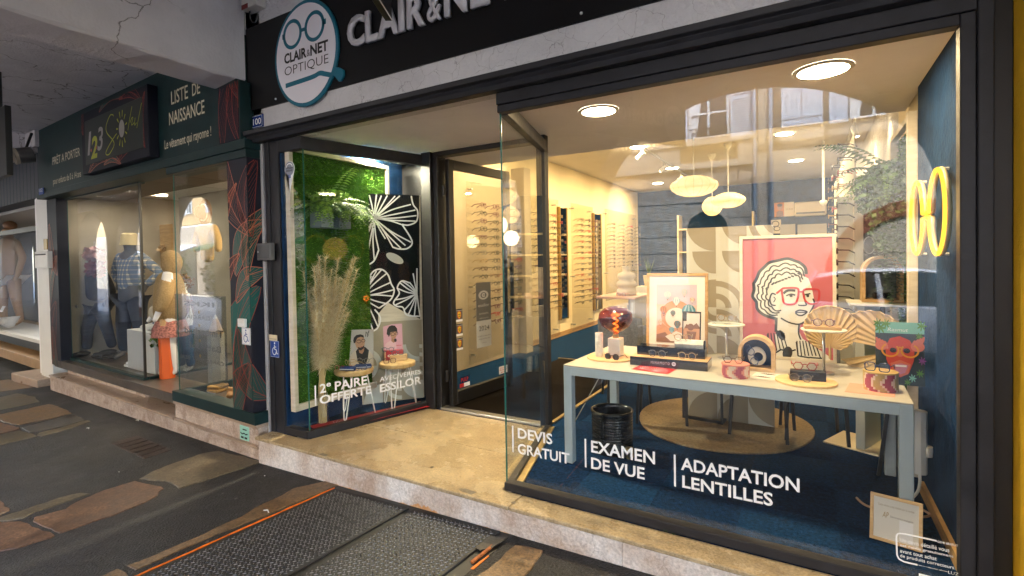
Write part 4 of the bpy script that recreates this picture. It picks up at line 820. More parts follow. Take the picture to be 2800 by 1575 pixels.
# ================================================================ the children's clothes shop on the left (turned 3 degrees)
LA = math.radians(2.95); LO = V((-4.355, 2.707, 0)); LX = V((math.cos(LA), -math.sin(LA), 0)); LY = V((math.sin(LA), math.cos(LA), 0))
def lw(k, x, y, dep):                      # picture point on the plane at depth dep -> local place
    d = ray(*zz(k, x, y)); o = V((0, 0, EYE)); t = ((LO - o).dot(LY) + dep) / d.dot(LY); p = o + d * t - LO; return V((p.dot(LX), p.dot(LY), p.z + LO.z))
def lthing(name, label, cat, p=(0, 0, 0), group=None):   # a thing whose parts are modelled in the shop's own axes
    w = LO + LX * p[0] + LY * p[1] + V((0, 0, p[2])); o = bpy.data.objects.new(name, None); COL.objects.link(o); o.location = w; o.rotation_euler = (0, 0, -LA); o.empty_display_size = .1
    INV[o.name] = Matrix.Translation(-V(p)); return tag(o, label, cat, group)
ls = lthing('clothes_shop', 'dark green children clothes shop with angled glass windows', 'shop')
def lb(name, m, *a, parent=ls, bev=.004): b = B(); b.box(*a); return b.obj(name, m, parent, bevel=bev)
# stone plinth and steps
pl_ = lthing('stone_plinth', 'pinkish limestone plinth and step under the green shop windows', 'step', (-2.8, 0, -.3))
xs_ = [-5.7, -4.2, -3.1, -1.75, -.85, .06]
for i in range(5):
    lb('step_riser', M_granite_f, xs_[i] + .001, xs_[i + 1] - .001, .015, .1, -.5, -.145, parent=pl_); lb('step_tread', M_granite, xs_[i] + .001, xs_[i + 1] - .001, 0, .9, -.145, -.12, parent=pl_)
for x0, x1 in ((-1.59, -.75), (-.748, .03)):
    lb('plinth_block', M_granite_f, x0, x1, .03, .2, -.12, .035, parent=pl_); lb('plinth_cap', M_granite, x0 - .008, x1 + .004, .012, .25, .035, .068, parent=pl_)
for x0, x1 in ((-5.6, -4.6), (-4.598, -3.7), (-3.698, -2.83)):
    lb('plinth_block', M_granite_f, x0, x1, .2, .5, -.12, .018, parent=pl_); lb('plinth_cap', M_granite, x0, x1, .188, .5, .018, .044, parent=pl_)
lb('plinth_block', M_granite_f, -2.83, -2.8, .22, .6, -.12, .018, parent=pl_); lb('step_riser', M_granite_f, -2.8, -1.55, .45, .6, -.12, .045, parent=pl_); lb('floor_slab', M_granite, -2.8, -1.55, .44, 1.8, .045, .07, parent=pl_)
lb('plinth_block', M_granite_f, -1.6, -1.57, .2, .6, -.12, .04, parent=pl_)
t = tag(B().box(-11.6, -10.45, 2.98, 3.5, -.5, -.245).obj('entrance_block', M_granite, bevel=.012), 'loose polished limestone step block at the far shop', 'step')
# fascia
lb('fascia', M_green, -5.86, -.137, 0, .3, 2.66, 3.66); lb('fascia', M_green, -.136, -.07, 0, .3, 2.66, 3.2); lb('fascia_trim', M_green, -5.9, .02, -.02, .28, 2.575, 2.659); lb('soffit', mat('soffit_brown', (.12, .09, .06), .6), -5.8, 0, .0, 1.0, 2.62, 2.655)
lb('header', M_green, -1.56, .01, -.005, .2, 2.5, 2.574); lb('corner_trim', M_green, -.085, -.065, -.008, .1, 2.66, 3.2)
M_cream_l = mat('letter_cream', (.62, .56, .42), .6); M_lime = mat('letter_lime', (.5, .52, .03), .5); M_coral = mat('line_coral', (.55, .15, .08), .5); M_rust2 = mat('line_rust', (.3, .035, .02), .5); M_tealf = mat('leaf_teal', (.015, .1, .09), .5, spec=.2); M_navyf = mat('leaf_navy', (.012, .013, .022), .5, spec=.2); M_tealf2 = mat('leaf_teal_deep', (.006, .045, .04), .5); M_gold2 = mat('line_gold', (.35, .3, .15), .5)
def ltext(s, x0, x1, z0, z1, y=-.001, m=M_cream_l, bold=0, parent=ls, sp=1.0, depth=0, shear=0): return lettering(s, (x0, y, z0), (x1 - x0, 0, 0), (0, 0, z1 - z0), m, parent, bold=bold, spacing=sp, depth=depth, shear=shear)
ltext('PRÊT A PORTER', -5.18, -4.07, 3.02, 3.165); ltext('pour enfants de 0 à 14 ans', -5.19, -4.06, 2.71, 2.83)
ltext('LISTE', -1.4, -1.035, 3.215, 3.355, bold=.005); ltext('DE', -.945, -.787, 3.22, 3.34, bold=.005); ltext('NAISSANCE', -1.46, -.71, 3.01, 3.145, bold=.005); ltext('Le vêtement qui rayonne !', -1.58, -.595, 2.745, 2.87, bold=.005)
def clipp(pts, x0, y0, x1, y1):
    for ax, lim, sg in ((0, x0, 1), (0, x1, -1), (1, y0, 1), (1, y1, -1)):
        out = []
        for i in range(len(pts)):
            a, b = pts[i], pts[(i + 1) % len(pts)]; ia, ib = (a[ax] - lim) * sg >= 0, (b[ax] - lim) * sg >= 0
            if ia: out.append(a)
            if ia != ib: f = (lim - a[ax]) / (b[ax] - a[ax]); out.append((a[0] + (b[0] - a[0]) * f, a[1] + (b[1] - a[1]) * f))
        pts = out
        if not pts: return []
    return pts
class Wall:                                   # print in metres, cut to a window
    def __init__(s, o, ex, w, h, u0=0): s.a = Art(o, V(ex).normalized(), (0, 0, 1)); s.w, s.h, s.u0 = w, h, u0
    def poly(s, pts, m, l):
        q = clipp([(x - s.u0, y) for x, y in pts], 0, 0, s.w, s.h)
        if len(q) > 2: s.a.poly(q, m, l)
    def stroke(s, pts, w, m, l):
        run = []
        for x, y in pts:
            x -= s.u0
            if 0 < x < s.w and 0 < y < s.h: run.append((x, y))
            else:
                if len(run) > 1: s.a.stroke(run, w, m, l, asp=1)
                run = []
        if len(run) > 1: s.a.stroke(run, w, m, l, asp=1)
def leafprint(walls, bx, by, tx, ty, wid, fill, line, nv=9, lw_=.006, l=1, vein=None, bend=.15):
    ax, ay = tx - bx, ty - by; px, py = -ay, ax; n = 14; L = []; R = []; mid = []
    for i in range(n + 1):
        t = i / n; w = wid * math.sin(math.pi * min(1, t * .96 + .02)) ** .8; c = bend * math.sin(math.pi * t); x, y = bx + ax * t + px * c, by + ay * t + py * c; ln = math.hypot(px, py)
        L.append((x + px / ln * w, y + py / ln * w)); R.append((x - px / ln * w, y - py / ln * w)); mid.append((x, y))
    for wl_ in walls:
        wl_.poly(L + R[::-1], fill, l)
        for sd in (L, R):
            wl_.stroke(curve(sd, 4), lw_, line, l + .6)
            for k in range(1, nv):
                i0 = max(0, int(n * (k / nv) ** 1.2 * .7)); i1 = min(n, i0 + 3 + int(n * .25)); a, c = mid[i0], sd[i1]
                q = [(a[0] + (c[0] - a[0]) * j / 8 + (px / ln) * .012 * math.sin(math.pi * j / 8), a[1] + (c[1] - a[1]) * j / 8) for j in range(9)]; wl_.stroke(q, lw_ * .35, vein or line, l + .5)
        wl_.stroke(curve(mid, 3), lw_, line, l + .7)
# floral pillar between the two shops
pil = lb('floral_pillar', M_navyf, -.325, .012, 0, .17, .18, 2.5); lb('base_rail', M_green, -1.585, .035, 0, .16, .068, .178); lb('base_rail', M_green, -1.57, -1.52, .16, 1.1, .068, .178)
w1 = Wall((-.325, -.001, .18), (1, 0, 0), .337, 2.32); w2 = Wall((.013, 0, .18), (0, 1, 0), .17, 2.32, .337)
for args in ((.02, .2, .42, 1.15, .2, M_tealf, M_rust2), (.5, .1, .1, .75, .16, M_tealf2, M_rust2), (.1, 1.25, .5, 1.75, .13, M_tealf, M_coral, 16), (-.1, 1.05, .18, 1.45, .07, M_navyf, M_coral, 14), (.3, 1.2, .55, 1.9, .1, M_tealf2, M_coral, 12, .006, 1, M_gold2), (.34, 1.62, -.05, 2.4, .14, M_navyf, M_coral, 14), (.36, 1.6, .42, 2.3, .12, M_navyf, M_rust2, 14), (.1, 1.0, .5, 1.3, .1, M_tealf, M_coral, 12), (0, -.3, .3, .45, .16, M_tealf2, M_rust2), (-.08, 1.5, .16, 2.1, .06, M_navyf, M_coral, 10)): leafprint((w1, w2), *args)
for w_ in (w1, w2): w_.a.obj(pil, 'leaf_print')['kind'] = 'stuff'
b = B(); b.box(.012, .018, .17, .19, .18, 2.5); b.obj('edge_strip', mat('green_edge', (.01, .09, .08), .4), ls)
# floral strip at the right end of the fascia and at the far end
o = lb('fascia_floral_panel', M_navyf, -.44, -.09, -.006, .0, 2.67, 3.2); w3 = Wall((-.44, -.0068, 2.67), (1, 0, 0), .35, .53)
for args in ((.05, -.1, .3, .9, .16, M_navyf, M_rust2), (.4, -.1, .36, .8, .1, M_navyf, M_rust2), (.45, .3, .3, 1.0, .1, M_tealf2, M_rust2)): leafprint((w3,), *args)
w3.a.obj(o, 'leaf_print')['kind'] = 'stuff'
o = lb('floral_strip', M_navyf, -5.93, -5.5, .1, .24, -.0, 2.575); w4 = Wall((-5.93, .099, 0), (1, 0, 0), .43, 2.57)
for args in ((.1, .1, .3, 1.0, .2, M_navyf, M_rust2), (.0, .9, .4, 1.7, .15, M_tealf2, M_coral), (.4, 1.4, .1, 2.2, .14, M_navyf, M_coral, 14), (.3, -.1, .1, .6, .15, M_tealf2, M_rust2)): leafprint((w4,), *args)
w4.a.obj(o, 'leaf_print')['kind'] = 'stuff'
# raised logo board
lg = lthing('logo_board', 'dark raised board with lime handwritten shop name and sun', 'sign', (-2.68, -.1, 2.7)); M_lbd = mat('logo_dark', (.02, .026, .024), .5)
lb('backing', M_navyf, -3.65, -1.71, -.1, .0, 2.705, 3.475, parent=lg); lb('panel', M_lbd, -3.52, -1.83, -.108, -.1, 2.81, 3.36, parent=lg)
w5 = Wall((-3.65, -.1007, 2.705), (1, 0, 0), 1.94, .77)
for args in ((.2, .0, .8, .1, .07, M_navyf, M_coral), (.7, .05, 1.2, .0, .05, M_tealf2, M_coral), (1.1, .02, 1.8, .12, .06, M_navyf, M_rust2), (.6, .7, 1.3, .74, .06, M_tealf, M_rust2), (1.2, .74, 1.8, .6, .06, M_navyf, M_rust2), (1.85, .1, 1.88, .7, .05, M_navyf, M_rust2), (.05, .5, .08, .8, .05, M_navyf, M_rust2)): leafprint((w5,), *args)
w5.a.obj(lg, 'leaf_print')['kind'] = 'stuff'
M_lgrey = mat('letter_grey', (.4, .37, .36), .5)
def lgp(k, x, y): q = lw(k, x, y, -.11); return (q.x, q.z)
def lgtext(s, x0, y0, x1, y1, m, bold=.0, shear=0):
    a, c = lgp('M', x0, y0), lgp('M', x1, y1); ltext(s, a[0], c[0], a[1], c[1], -.1085, m, bold, lg, shear=shear)
lgtext('1', 562, 910, 600, 640, M_lgrey, .015, .2); lgtext('2', 600, 950, 665, 680, M_lime, .03, .2); lgtext('3', 670, 860, 728, 580, M_lgrey, .015, .2)
arl = Art((0, -.1085, 0), (1, 0, 0), (0, 0, 1))
P_ = lambda pts: [lgp('M', *q) for q in pts]
arl.stroke(curve(P_([(845, 475), (838, 458), (805, 470), (765, 580), (775, 660), (840, 740), (850, 800), (800, 890), (765, 895), (770, 850), (830, 740), (880, 665)]), 6), [.012] * 67, M_lime, 1, asp=1)
c_ = lgp('M', 936, 610); arl.ell(c_[0], c_[1], .075, .1, M_lgrey, 2)
for k in range(11):
    a = 2 * math.pi * k / 11 + .2; arl.stroke([(c_[0] + .1 * math.cos(a), c_[1] + .135 * math.sin(a)), (c_[0] + .15 * math.cos(a), c_[1] + .21 * math.sin(a))], [.01, .022], M_lime, 2, asp=1)
for pts in ([(1050, 365), (1025, 500), (1005, 630)], [(1030, 545), (1045, 500), (1060, 490), (1045, 570), (1075, 545)], [(1085, 490), (1078, 570), (1100, 545)], [(1155, 325), (1125, 480), (1103, 605)]): arl.stroke(curve(P_(pts), 6), .009, M_lime, 2, asp=1)
for q in ((600, 850), (656, 820)): c = lgp('M', *q); arl.ell(c[0], c[1], .02, .02, M_coral, 2)
arl.obj(lg, 'handwritten_name')['kind'] = 'stuff'
# interior shell
M_lwall = mat('warm_wall', (.34, .29, .22), .8, var=.06, vs=3, bump=.15, bs=60); M_lfloor = striated('dark_floor', (.05, .04, .035), (.1, .08, .065), .3, (3, 14, 3), .02)
lb('floor', M_lfloor, -5.8, .0, .1, 4.5, -.02, .09); lb('back_wall', M_lwall, -6.0, .2, 4.4, 4.6, 0, 3); lb('ceiling', M_white, -5.9, 0, 1.0, 4.6, 2.72, 2.8); lb('side_wall', M_lwall, -5.95, -5.8, .25, 4.5, 0, 2.8); lb('side_wall', M_lwall, -.02, .05, .2, 4.5, 0, 2.8); lb('ceiling', M_white, -5.9, -2.6, .25, 1.0, 2.665, 2.72)
lb('partition', M_lwall, -5.4, -3.4, 1.75, 1.85, .09, 2.72)
# frames and panes
lb('base_rail', M_green, -5.55, -2.85, .205, .27, .044, .124); lb('base_rail', M_green, -2.88, -2.83, .27, 1.4, .044, .124); lb('top_rail', M_green, -5.55, -2.84, .2, .28, 2.56, 2.625)
lb('corner_post', M_blackmetal, -2.875, -2.85, .215, .24, .12, 2.56, bev=0)
def lpane(name, a, c, z0, z1, m=M_glass): return pane(ls, a, c, z0, z1, .01, m, name)
lpane('pane', (-5.5, .23), (-2.87, .23), .12, 2.6, glass('clothes_pane', .012, (.94, .96, .97), pw=6.5)); lpane('pane', (-2.862, .245), (-2.862, 1.4), .12, 2.6)
lpane('pane', (-1.535, .05), (-.325, .05), .175, 2.5, M_glass2); lpane('pane', (-1.53, 1.1), (-1.53, .055), .175, 2.5)
lb('post', mat('grey_post', (.1, .12, .13), .4), -1.56, -1.5, 1.1, 1.16, .07, 2.62)
for i, (x_, y_) in enumerate(((-5.2, .62), (-4.3, .66), (-3.35, .68))):
    t = lthing('ceiling_lamp', 'long oval ceiling lamp in the green shop, %s from the left' % ORD[i], 'ceiling light', (x_, y_, 2.66), 'lamps in the clothes shop ceiling')
    b = B(); b.lathe((0, 0, 0), [(.0001, -.012), (.2, -.012), (.215, 0)], 24); 
    for j, v in enumerate(b.v): b.v[j] = (v[0] * 1.0 + x_, v[1] * .45 + y_, v[2] + 2.662)
    b.obj('diffuser', M_leds, t); lamp(t, 'AREA', (x_, y_, 2.62), 36, (1, .88, .7), .3)
for i, (x_, y_) in enumerate(((-1.0, 1.2), (-2.2, 2.2), (-3.9, 3.1))):
    t = lthing('ceiling_lamp', 'square ceiling panel deeper in the green shop, %s from the right' % ORD[i], 'ceiling light', (x_, y_, 2.71), 'panels in the clothes shop ceiling'); lb('diffuser', M_leds, x_ - .2, x_ + .2, y_ - .06, y_ + .06, 2.705, 2.7185, parent=t); lamp(t, 'AREA', (x_, y_, 2.66), 60, (1, .78, .5), .4)
# small things on the green front
sg = lthing('accessibility_sign', 'white sign with blue wheelchair symbol on the floral pillar', 'sign', (-.03, 0, 1.0))
def wheelchair(ar, m, l=2):
    ar.ell(.52, .85, .07, .06, m, l); ar.stroke([(.5, .75), (.5, .5), (.68, .47), (.76, .22), (.86, .25)], .07, m, l); ar.stroke([(.5, .64), (.68, .62)], .05, m, l); ar.stroke([(.43, .6), (.28, .48), (.25, .33), (.33, .2), (.48, .15), (.6, .2), (.66, .32)], .055, m, l)
def lbox_sign(par, k, x0, y0, x1, y1, dep, th, base):
    a, c = lw(k, x0, y1, dep), lw(k, x1, y0, dep); b = B(); b.box(a.x, c.x, dep - th, dep, a.z, c.z); b.obj('plate', base, par); return Art((a.x, dep - th - .0004, a.z), (c.x - a.x, 0, 0), (0, 0, c.z - a.z))
ar = lbox_sign(sg, '6', 38, 515, 100, 640, -.002, .004, M_pwhite); wheelchair(ar, M_blue); ar.stroke([(.05, .04), (.95, .04), (.95, .96), (.05, .96)], .02, M_blue, 1, True); ar.obj(sg)
t = lthing('sensor_box', 'small white bell push above the white wheelchair sign', 'bell push', (-.05, 0, 1.1)); a, c = lw('6', 22, 500, -.002), lw('6', 75, 440, -.002); lb('housing', M_white, a.x, c.x, -.03, -.003, a.z, c.z, parent=t); lb('button', M_pwhite, a.x + .01, c.x - .01, -.034, -.03, a.z + .012, a.z + .035, parent=t)
t = lthing('meter_plate', 'pale green utility plate set in the pink plinth', 'plate', (-.1, .03, -.05)); a, c = lw('6', 22, 1390, .028), lw('6', 90, 1300, .028); M_mint = mat('mint_plate', (.3, .6, .52), .4); lb('plate', M_mint, a.x, c.x, .022, .03, a.z, c.z, parent=t)
ar = Art((a.x, .0215, a.z), (c.x - a.x, 0, 0), (0, 0, c.z - a.z)); ar.rect(.35, .72, .8, .8, M_pblack, 1); ar.stroke([(.1, .5), (.3, .42), (.5, .5), (.7, .44), (.9, .5)], .09, M_green, 1); ar.rect(.15, .12, .45, .26, M_pblack, 1); ar.rect(.55, .12, .85, .26, M_pblack, 1); ar.obj(t)
# ================================================================ eyeglasses
FR_M = {n: mat('frame_' + n, c, .3) for n, c in (('black', (.008, .008, .009)), ('tortoise', (.06, .025, .01)), ('red', (.3, .012, .015)), ('blue', (.01, .04, .14)), ('gold', (.3, .2, .08)), ('plum', (.08, .012, .03)), ('teal', (.01, .09, .12)), ('grey', (.12, .12, .12)), ('rose', (.45, .16, .12)))}
M_lens = glass('spectacle_lens', .1, (.95, .97, .98)); M_lensd = mat('sun_lens', (.012, .008, .006), .05)
def rim(cx, shape, rx, rz):
    if shape == 'round': return [(cx + rx * math.cos(2 * math.pi * i / 18), 0, rz * math.sin(2 * math.pi * i / 18)) for i in range(18)]
    if shape == 'hex': return [(cx + rx * math.cos(math.pi * i / 3 + math.pi / 6 * 0), 0, rz * math.sin(math.pi * i / 3)) for i in range(6)]
    return [(cx + rx * (abs(math.cos(a)) ** .55) * (1 if math.cos(a) > 0 else -1), 0, rz * (abs(math.sin(a)) ** .6) * (1 if math.sin(a) > 0 else -1) + (.003 if math.sin(a) > 0 else 0)) for a in [2 * math.pi * i / 18 for i in range(18)]]
def specs_parts(shape='round', r=.003, n=5, rx=.025, rz=.023, open_=1.0):
    """width along x, front at y = 0, temples run to +y"""
    f = B()
    for s in (-1, 1): f.tube(rim(s * .034, shape, rx, rz), r, n, True)
    f.tube([(-.034 + rx - .002, 0, .008), (0, -.003, .012), (.034 - rx + .002, 0, .008)], r, n)
    T = []
    for s in (-1, 1):
        t = B(); x = s * (.034 + rx); t.tube([(x - s * .002, 0, .01), (x + s * .006, .004, .011), (x + s * .007, .09 * open_, .008), (x + s * .004, .135 * open_, -.02)], r * .9, n); T.append(t)
    Ls = []
    for s in (-1, 1): l = B(); p = rim(s * .034, shape, rx * .97, rz * .97); l.add(p, [tuple(range(len(p)))]); Ls.append(l)
    return f, T, Ls
def near_specs(label, loc, rz, frame='black', shape='round', sun=False, rot=None, group=None, r=.0028, sc=1.0):
    t = thing('eyeglasses', label, 'eyeglasses', loc, rz, group, local=True); t.scale = (sc,) * 3
    if rot: t.rotation_euler = rot
    f, T, Ls = specs_parts(shape, r, 6)
    f.obj('rim', FR_M[frame], t, smooth=True)
    for q in T: q.obj('temple', FR_M[frame], t, smooth=True)
    for q in Ls: q.obj('lens', M_lensd if sun else M_lens, t)
    return t
_sm = {}
def wall_specs_mesh(frame, shape, r=.0034):
    k = (frame, shape, r)
    if k not in _sm:
        f, T, _ = specs_parts(shape, r, 4)
        for q in T: f.add(q.v, q.f)
        _sm[k] = f.mesh('eyeglasses', FR_M[frame])
    return _sm[k]
# ================================================================ small display window
M_turf = [mat('turf_dark', (.03, .09, .01), .9, spec=.1), mat('turf_mid', (.08, .2, .02), .9, spec=.1), mat('turf_light', (.17, .3, .04), .9, spec=.1)]
def turf(name, X, y0, y1, z0, z1, sgn, parent, n):
    b = B(); b.box(X - .01, X + .01, y0, y1, z0, z1); b.obj('turf_mat', M_turf[0], parent); b = B()
    for _ in range(n):
        y, z = random.uniform(y0, y1), random.uniform(z0, z1); d = V((sgn * random.uniform(.012, .028), random.uniform(-.012, .012), random.uniform(-.016, .006))); p = V((X + sgn * .01, y, z)); w = V((0, random.uniform(-1, 1), random.uniform(-1, 1))).normalized() * .0028
        b.add([p - w, p + w, p + d], [(0, 1, 2)], random.choice((0, 1, 1, 2)))
    b.obj('turf_blades', M_turf, parent, kind='stuff')
gw = thing('green_wall', 'artificial turf panel in a pale wooden frame in the small window', 'wall panel', (-4.0, 3.5, .2)); turf('turf', -4.0, 2.9, 4.06, .26, 2.54, 1, gw, 15000)
M_pale = striated('bleached_wood', (.5, .45, .36), (.62, .57, .48), .6, (3, 3, 20), .03)
for a in ((-4.02, -3.96, 2.86, 2.9, .2, 2.58), (-4.02, -3.96, 4.06, 4.1, .2, 2.58), (-4.02, -3.96, 2.9, 4.06, .2, .26), (-4.02, -3.96, 2.9, 4.06, 2.54, 2.58)): b = B(); b.box(*a); b.obj('frame_bar', M_pale, gw, bevel=.003)
def fern(b, base, n, L, spread=(0, 6.28), rise=.8, mi=(0, 1, 2), droop=1.0):
    base = V(base)
    for i in range(n):
        a = random.uniform(*spread); l = L * random.uniform(.7, 1.1); pts = []
        rs = rise * random.uniform(.5, 1.2)
        for k in range(11):
            t = k / 10; pts.append(base + V((math.cos(a) * l * t, math.sin(a) * l * t, l * (rs * t - droop * t * t))))
        for k in range(1, 11):
            p = pts[k]; d = (pts[k] - pts[k - 1]).normalized(); sd = d.cross(V((0, 0, 1))); sd = sd.normalized() if sd.length > .01 else V((1, 0, 0)); w = l * .21 * math.sin(math.pi * (.12 + .86 * k / 10.5)); m_ = random.choice(mi)
            for f in (0, .5):
                q = pts[k - 1].lerp(p, f)
                for s in (-1, 1): b.add([q, q + d * l * .03 + sd * s * w * .4, q + sd * s * w + d * l * .03 - V((0, 0, w * .25)), q - d * l * .012 + sd * s * w * .4], [(0, 1, 2, 3)], m_)
def trail(b, p, L, mi=(0,), s=.016):
    p = V(p); n = int(L / .022); x = random.uniform(-.4, .4)
    for k in range(n):
        q = p + V((math.sin(k * .3 + x) * .012 + .004 * k * x * .1, math.cos(k * .27) * .01, -k * .022))
        for sd in (-1, 1):
            a = random.uniform(0, 3.14); d = V((math.cos(a) * sd, math.sin(a) * sd, random.uniform(-.5, .2))).normalized(); e = d.cross(V((0, 0, 1))).normalized(); r = s * random.uniform(.7, 1.2)
            b.add([q, q + d * r + e * r * .6, q + d * r * 2, q + d * r - e * r * .6], [(0, 1, 2, 3)], random.choice(mi))
M_euc = [mat('eucalyptus', (.1, .16, .12), .6), mat('eucalyptus_pale', (.17, .23, .18), .6)]
M_pot = mat('blue_grey_pot', (.16, .2, .24), .5)
pp = V((-3.9, 3.28, 1.86)); t = thing('hanging_fern', 'fern and trailing eucalyptus in a grey planter on the turf panel', 'plant', pp)
for y0, y1 in ((3.08, 3.26), (3.29, 3.47)): b = B(); b.prism([(-3.985, y0, 1.86), (-3.985, y1, 1.86), (-3.85, y1 - .02, 1.86), (-3.85, y0 + .02, 1.86)], (0, 0, .2)); b.obj('planter', M_pot, t, bevel=.004)
b = B()
for y in (3.1, 3.2, 3.3, 3.4, 3.46): fern(b, (-3.9, y, 2.05), 16, .36, (-1.6, 1.6), .7)
fern(b, (-3.92, 3.25, 2.06), 2, .4, (-.9, .9), 1.3, droop=.7); leaf_ball(b, (-3.9, 3.28, 2.1), .17, 700, .05, (1, 2, 2), (.7, 1.5, .7)); b.obj('fronds', [M_leaf[1], M_leaf[2], mat('fern_lime', (.2, .36, .05), .5)], t)
b = B()
for k in range(9): trail(b, (-3.86 + random.uniform(-.03, .05), 3.24 + k * .022, 2.02), random.uniform(.35, .62), (0, 1))
b.obj('trailing_stems', M_euc, t)
# flower panel
PA, PB = V((-4.055, 3.73, .03)), V((-3.655, 4.25, .03)); pe = PB - PA; pw = pe.length; pe.normalize(); pn = V((pe.y, -pe.x, 0)); PH = 2.22
fp = thing('flower_panel', 'tall black panel with white flower outlines above a beige patterned part', 'panel', PA); b = B(); b.ob(PA, pe * pw, -pn * .03, (0, 0, PH)); b.obj('board', M_pale, fp)
M_beige = mat('pattern_taupe', (.33, .29, .21), .6); M_ivory = mat('pattern_ivory', (.58, .58, .52), .6); M_pnavy = mat('panel_black', (.005, .007, .012), .8, spec=.1)
ar = Art(PA, pe, V((0, 0, 1))); ar.rect(.012, .0, pw - .012, .86, M_beige, 1); 
def pu(k, x, y):
    d = ray(*zz(k, x, y)); o = V((0, 0, EYE)); p = o + d * ((PA - o).dot(pn) / d.dot(pn)); return ((p - PA).dot(pe), p.z - PA.z)
up = [(.012, PH)] + [(.012, .6)] + [pu('6', *q) for q in ((985, 520), (1060, 540), (1110, 500), (1115, 400), (1140, 370), (1190, 310), (1240, 340), (1310, 380), (1445, 440))] + [(pw - .012, PH)]
up = [(max(.012, min(pw - .012, x)), y) for x, y in up]; ar.poly(up, M_pnavy, 2)
def tiles(ar, x0, y0, x1, y1, s, l, cols):        # quarter circle tile pattern
    nx, ny = int((x1 - x0) / s + .99), int((y1 - y0) / s + .99); rnd = random.Random(3)
    for i in range(nx):
        for j in range(ny):
            X, Y = x0 + i * s, y0 + j * s; w = min(s, x1 - X); h = min(s, y1 - Y); k = rnd.randrange(4); cx, cy = ((X, Y), (X + s, Y), (X, Y + s), (X + s, Y + s))[k]
            def arc(r): 
                a0 = (0, 90, 270, 180)[k]; pts = [(cx, cy)] + [(cx + r * math.cos(math.radians(a0 + 90 * q / 8)), cy + r * math.sin(math.radians(a0 + 90 * q / 8))) for q in range(9)]
                return clipp(pts, X, Y, X + w, Y + h)
            rs = ((1, .72), (1,), (.95, .75, .5, .3), (.8,))[rnd.randrange(4)]
            for n_, r in enumerate(rs):
                q = arc(s * r)
                if len(q) > 2: ar.poly(q, cols[(n_ + 1) % 2], l + .2 * n_)
tiles(ar, .012, .0, pw - .012, .6, .2, 1.2, (M_beige, M_ivory))
class PW:
    def __init__(s, a): s.a = a
def pst(pts, w=.014, l=3):
    q = [pu(*p) for p in pts]; q = curve(q, 5); run = []
    for x, y in q + [(-1, -1)]:
        if .014 < x < pw - .014 and 0 < y < PH: run.append((x, y))
        else:
            if len(run) > 1: ar.stroke(run, w, M_pwhite, l, asp=1)
            run = []
c1 = ('5', 1230, 715)
for e in ((1075, 500), (1120, 490), (1180, 490), (1250, 500), (1300, 495), (1355, 495), (1430, 500), (1475, 500), (1560, 590), (1600, 640), (1610, 690), (1600, 740), (1500, 780), (1560, 930), (1510, 960), (1470, 985), (1400, 980), (1330, 900), (1270, 1000), (1230, 1090), (1150, 1135), (1090, 1140), (1080, 1000), (1075, 900), (1075, 830), (1075, 770), (1075, 720), (1075, 660), (1075, 600), (1075, 550)):
    m_ = ((c1[1] + e[0]) / 2 + random.uniform(-14, 14), (c1[2] + e[1]) / 2 + random.uniform(-14, 14)); pst([c1, ('5', *m_), ('5', *e)])
pst([('5', 1560, 500), ('5', 1580, 590), ('5', 1620, 650), ('5', 1610, 740), ('5', 1540, 775), ('5', 1480, 770)], .016); pst([('5', 1480, 770), ('5', 1570, 920), ('5', 1530, 985), ('5', 1450, 990), ('5', 1400, 975)], .016); pst([('5', 1270, 1000), ('5', 1225, 1100), ('5', 1150, 1140), ('5', 1085, 1140)], .016)
ar.ell(*pu('5', 1415, 1075), .1, .045, M_essl, 2.5, rot=-.5)
c2 = ('6', 990, 260)
for e in ((1060, 100), (1100, 60), (1140, 50), (1180, 80), (1215, 150), (1235, 210), (1225, 260), (1180, 320), (1120, 355), (1110, 500), (1070, 525), (1020, 530), (985, 500), (965, 430), (965, 150)):
    pst([c2, ('6', (990 + e[0]) / 2 + random.uniform(-10, 10), (260 + e[1]) / 2 + random.uniform(-10, 10)), ('6', *e)])
pst([('6', 1040, 110), ('6', 1080, 60), ('6', 1140, 48), ('6', 1190, 90), ('6', 1215, 160), ('6', 1240, 215), ('6', 1210, 290), ('6', 1120, 355)], .016); pst([('6', 1085, 365), ('6', 1130, 430), ('6', 1110, 510), ('6', 1060, 540), ('6', 990, 540)], .016)
c3 = ('6', 1420, 240)
for e in ((1280, 150), (1270, 200), (1240, 290), (1250, 330), (1320, 370), (1350, 410), (1400, 415), (1445, 420), (1300, 140), (1360, 150), (1390, 80), (1420, 40)): pst([c3, ('6', (1420 + e[0]) / 2, (240 + e[1]) / 2 + random.uniform(-10, 10)), ('6', *e)])
pst([('6', 1360, 155), ('6', 1300, 140), ('6', 1265, 190), ('6', 1280, 240), ('6', 1235, 310), ('6', 1260, 340), ('6', 1310, 350), ('6', 1340, 410), ('6', 1445, 420)], .016)
ar.obj(fp, 'flower_print')
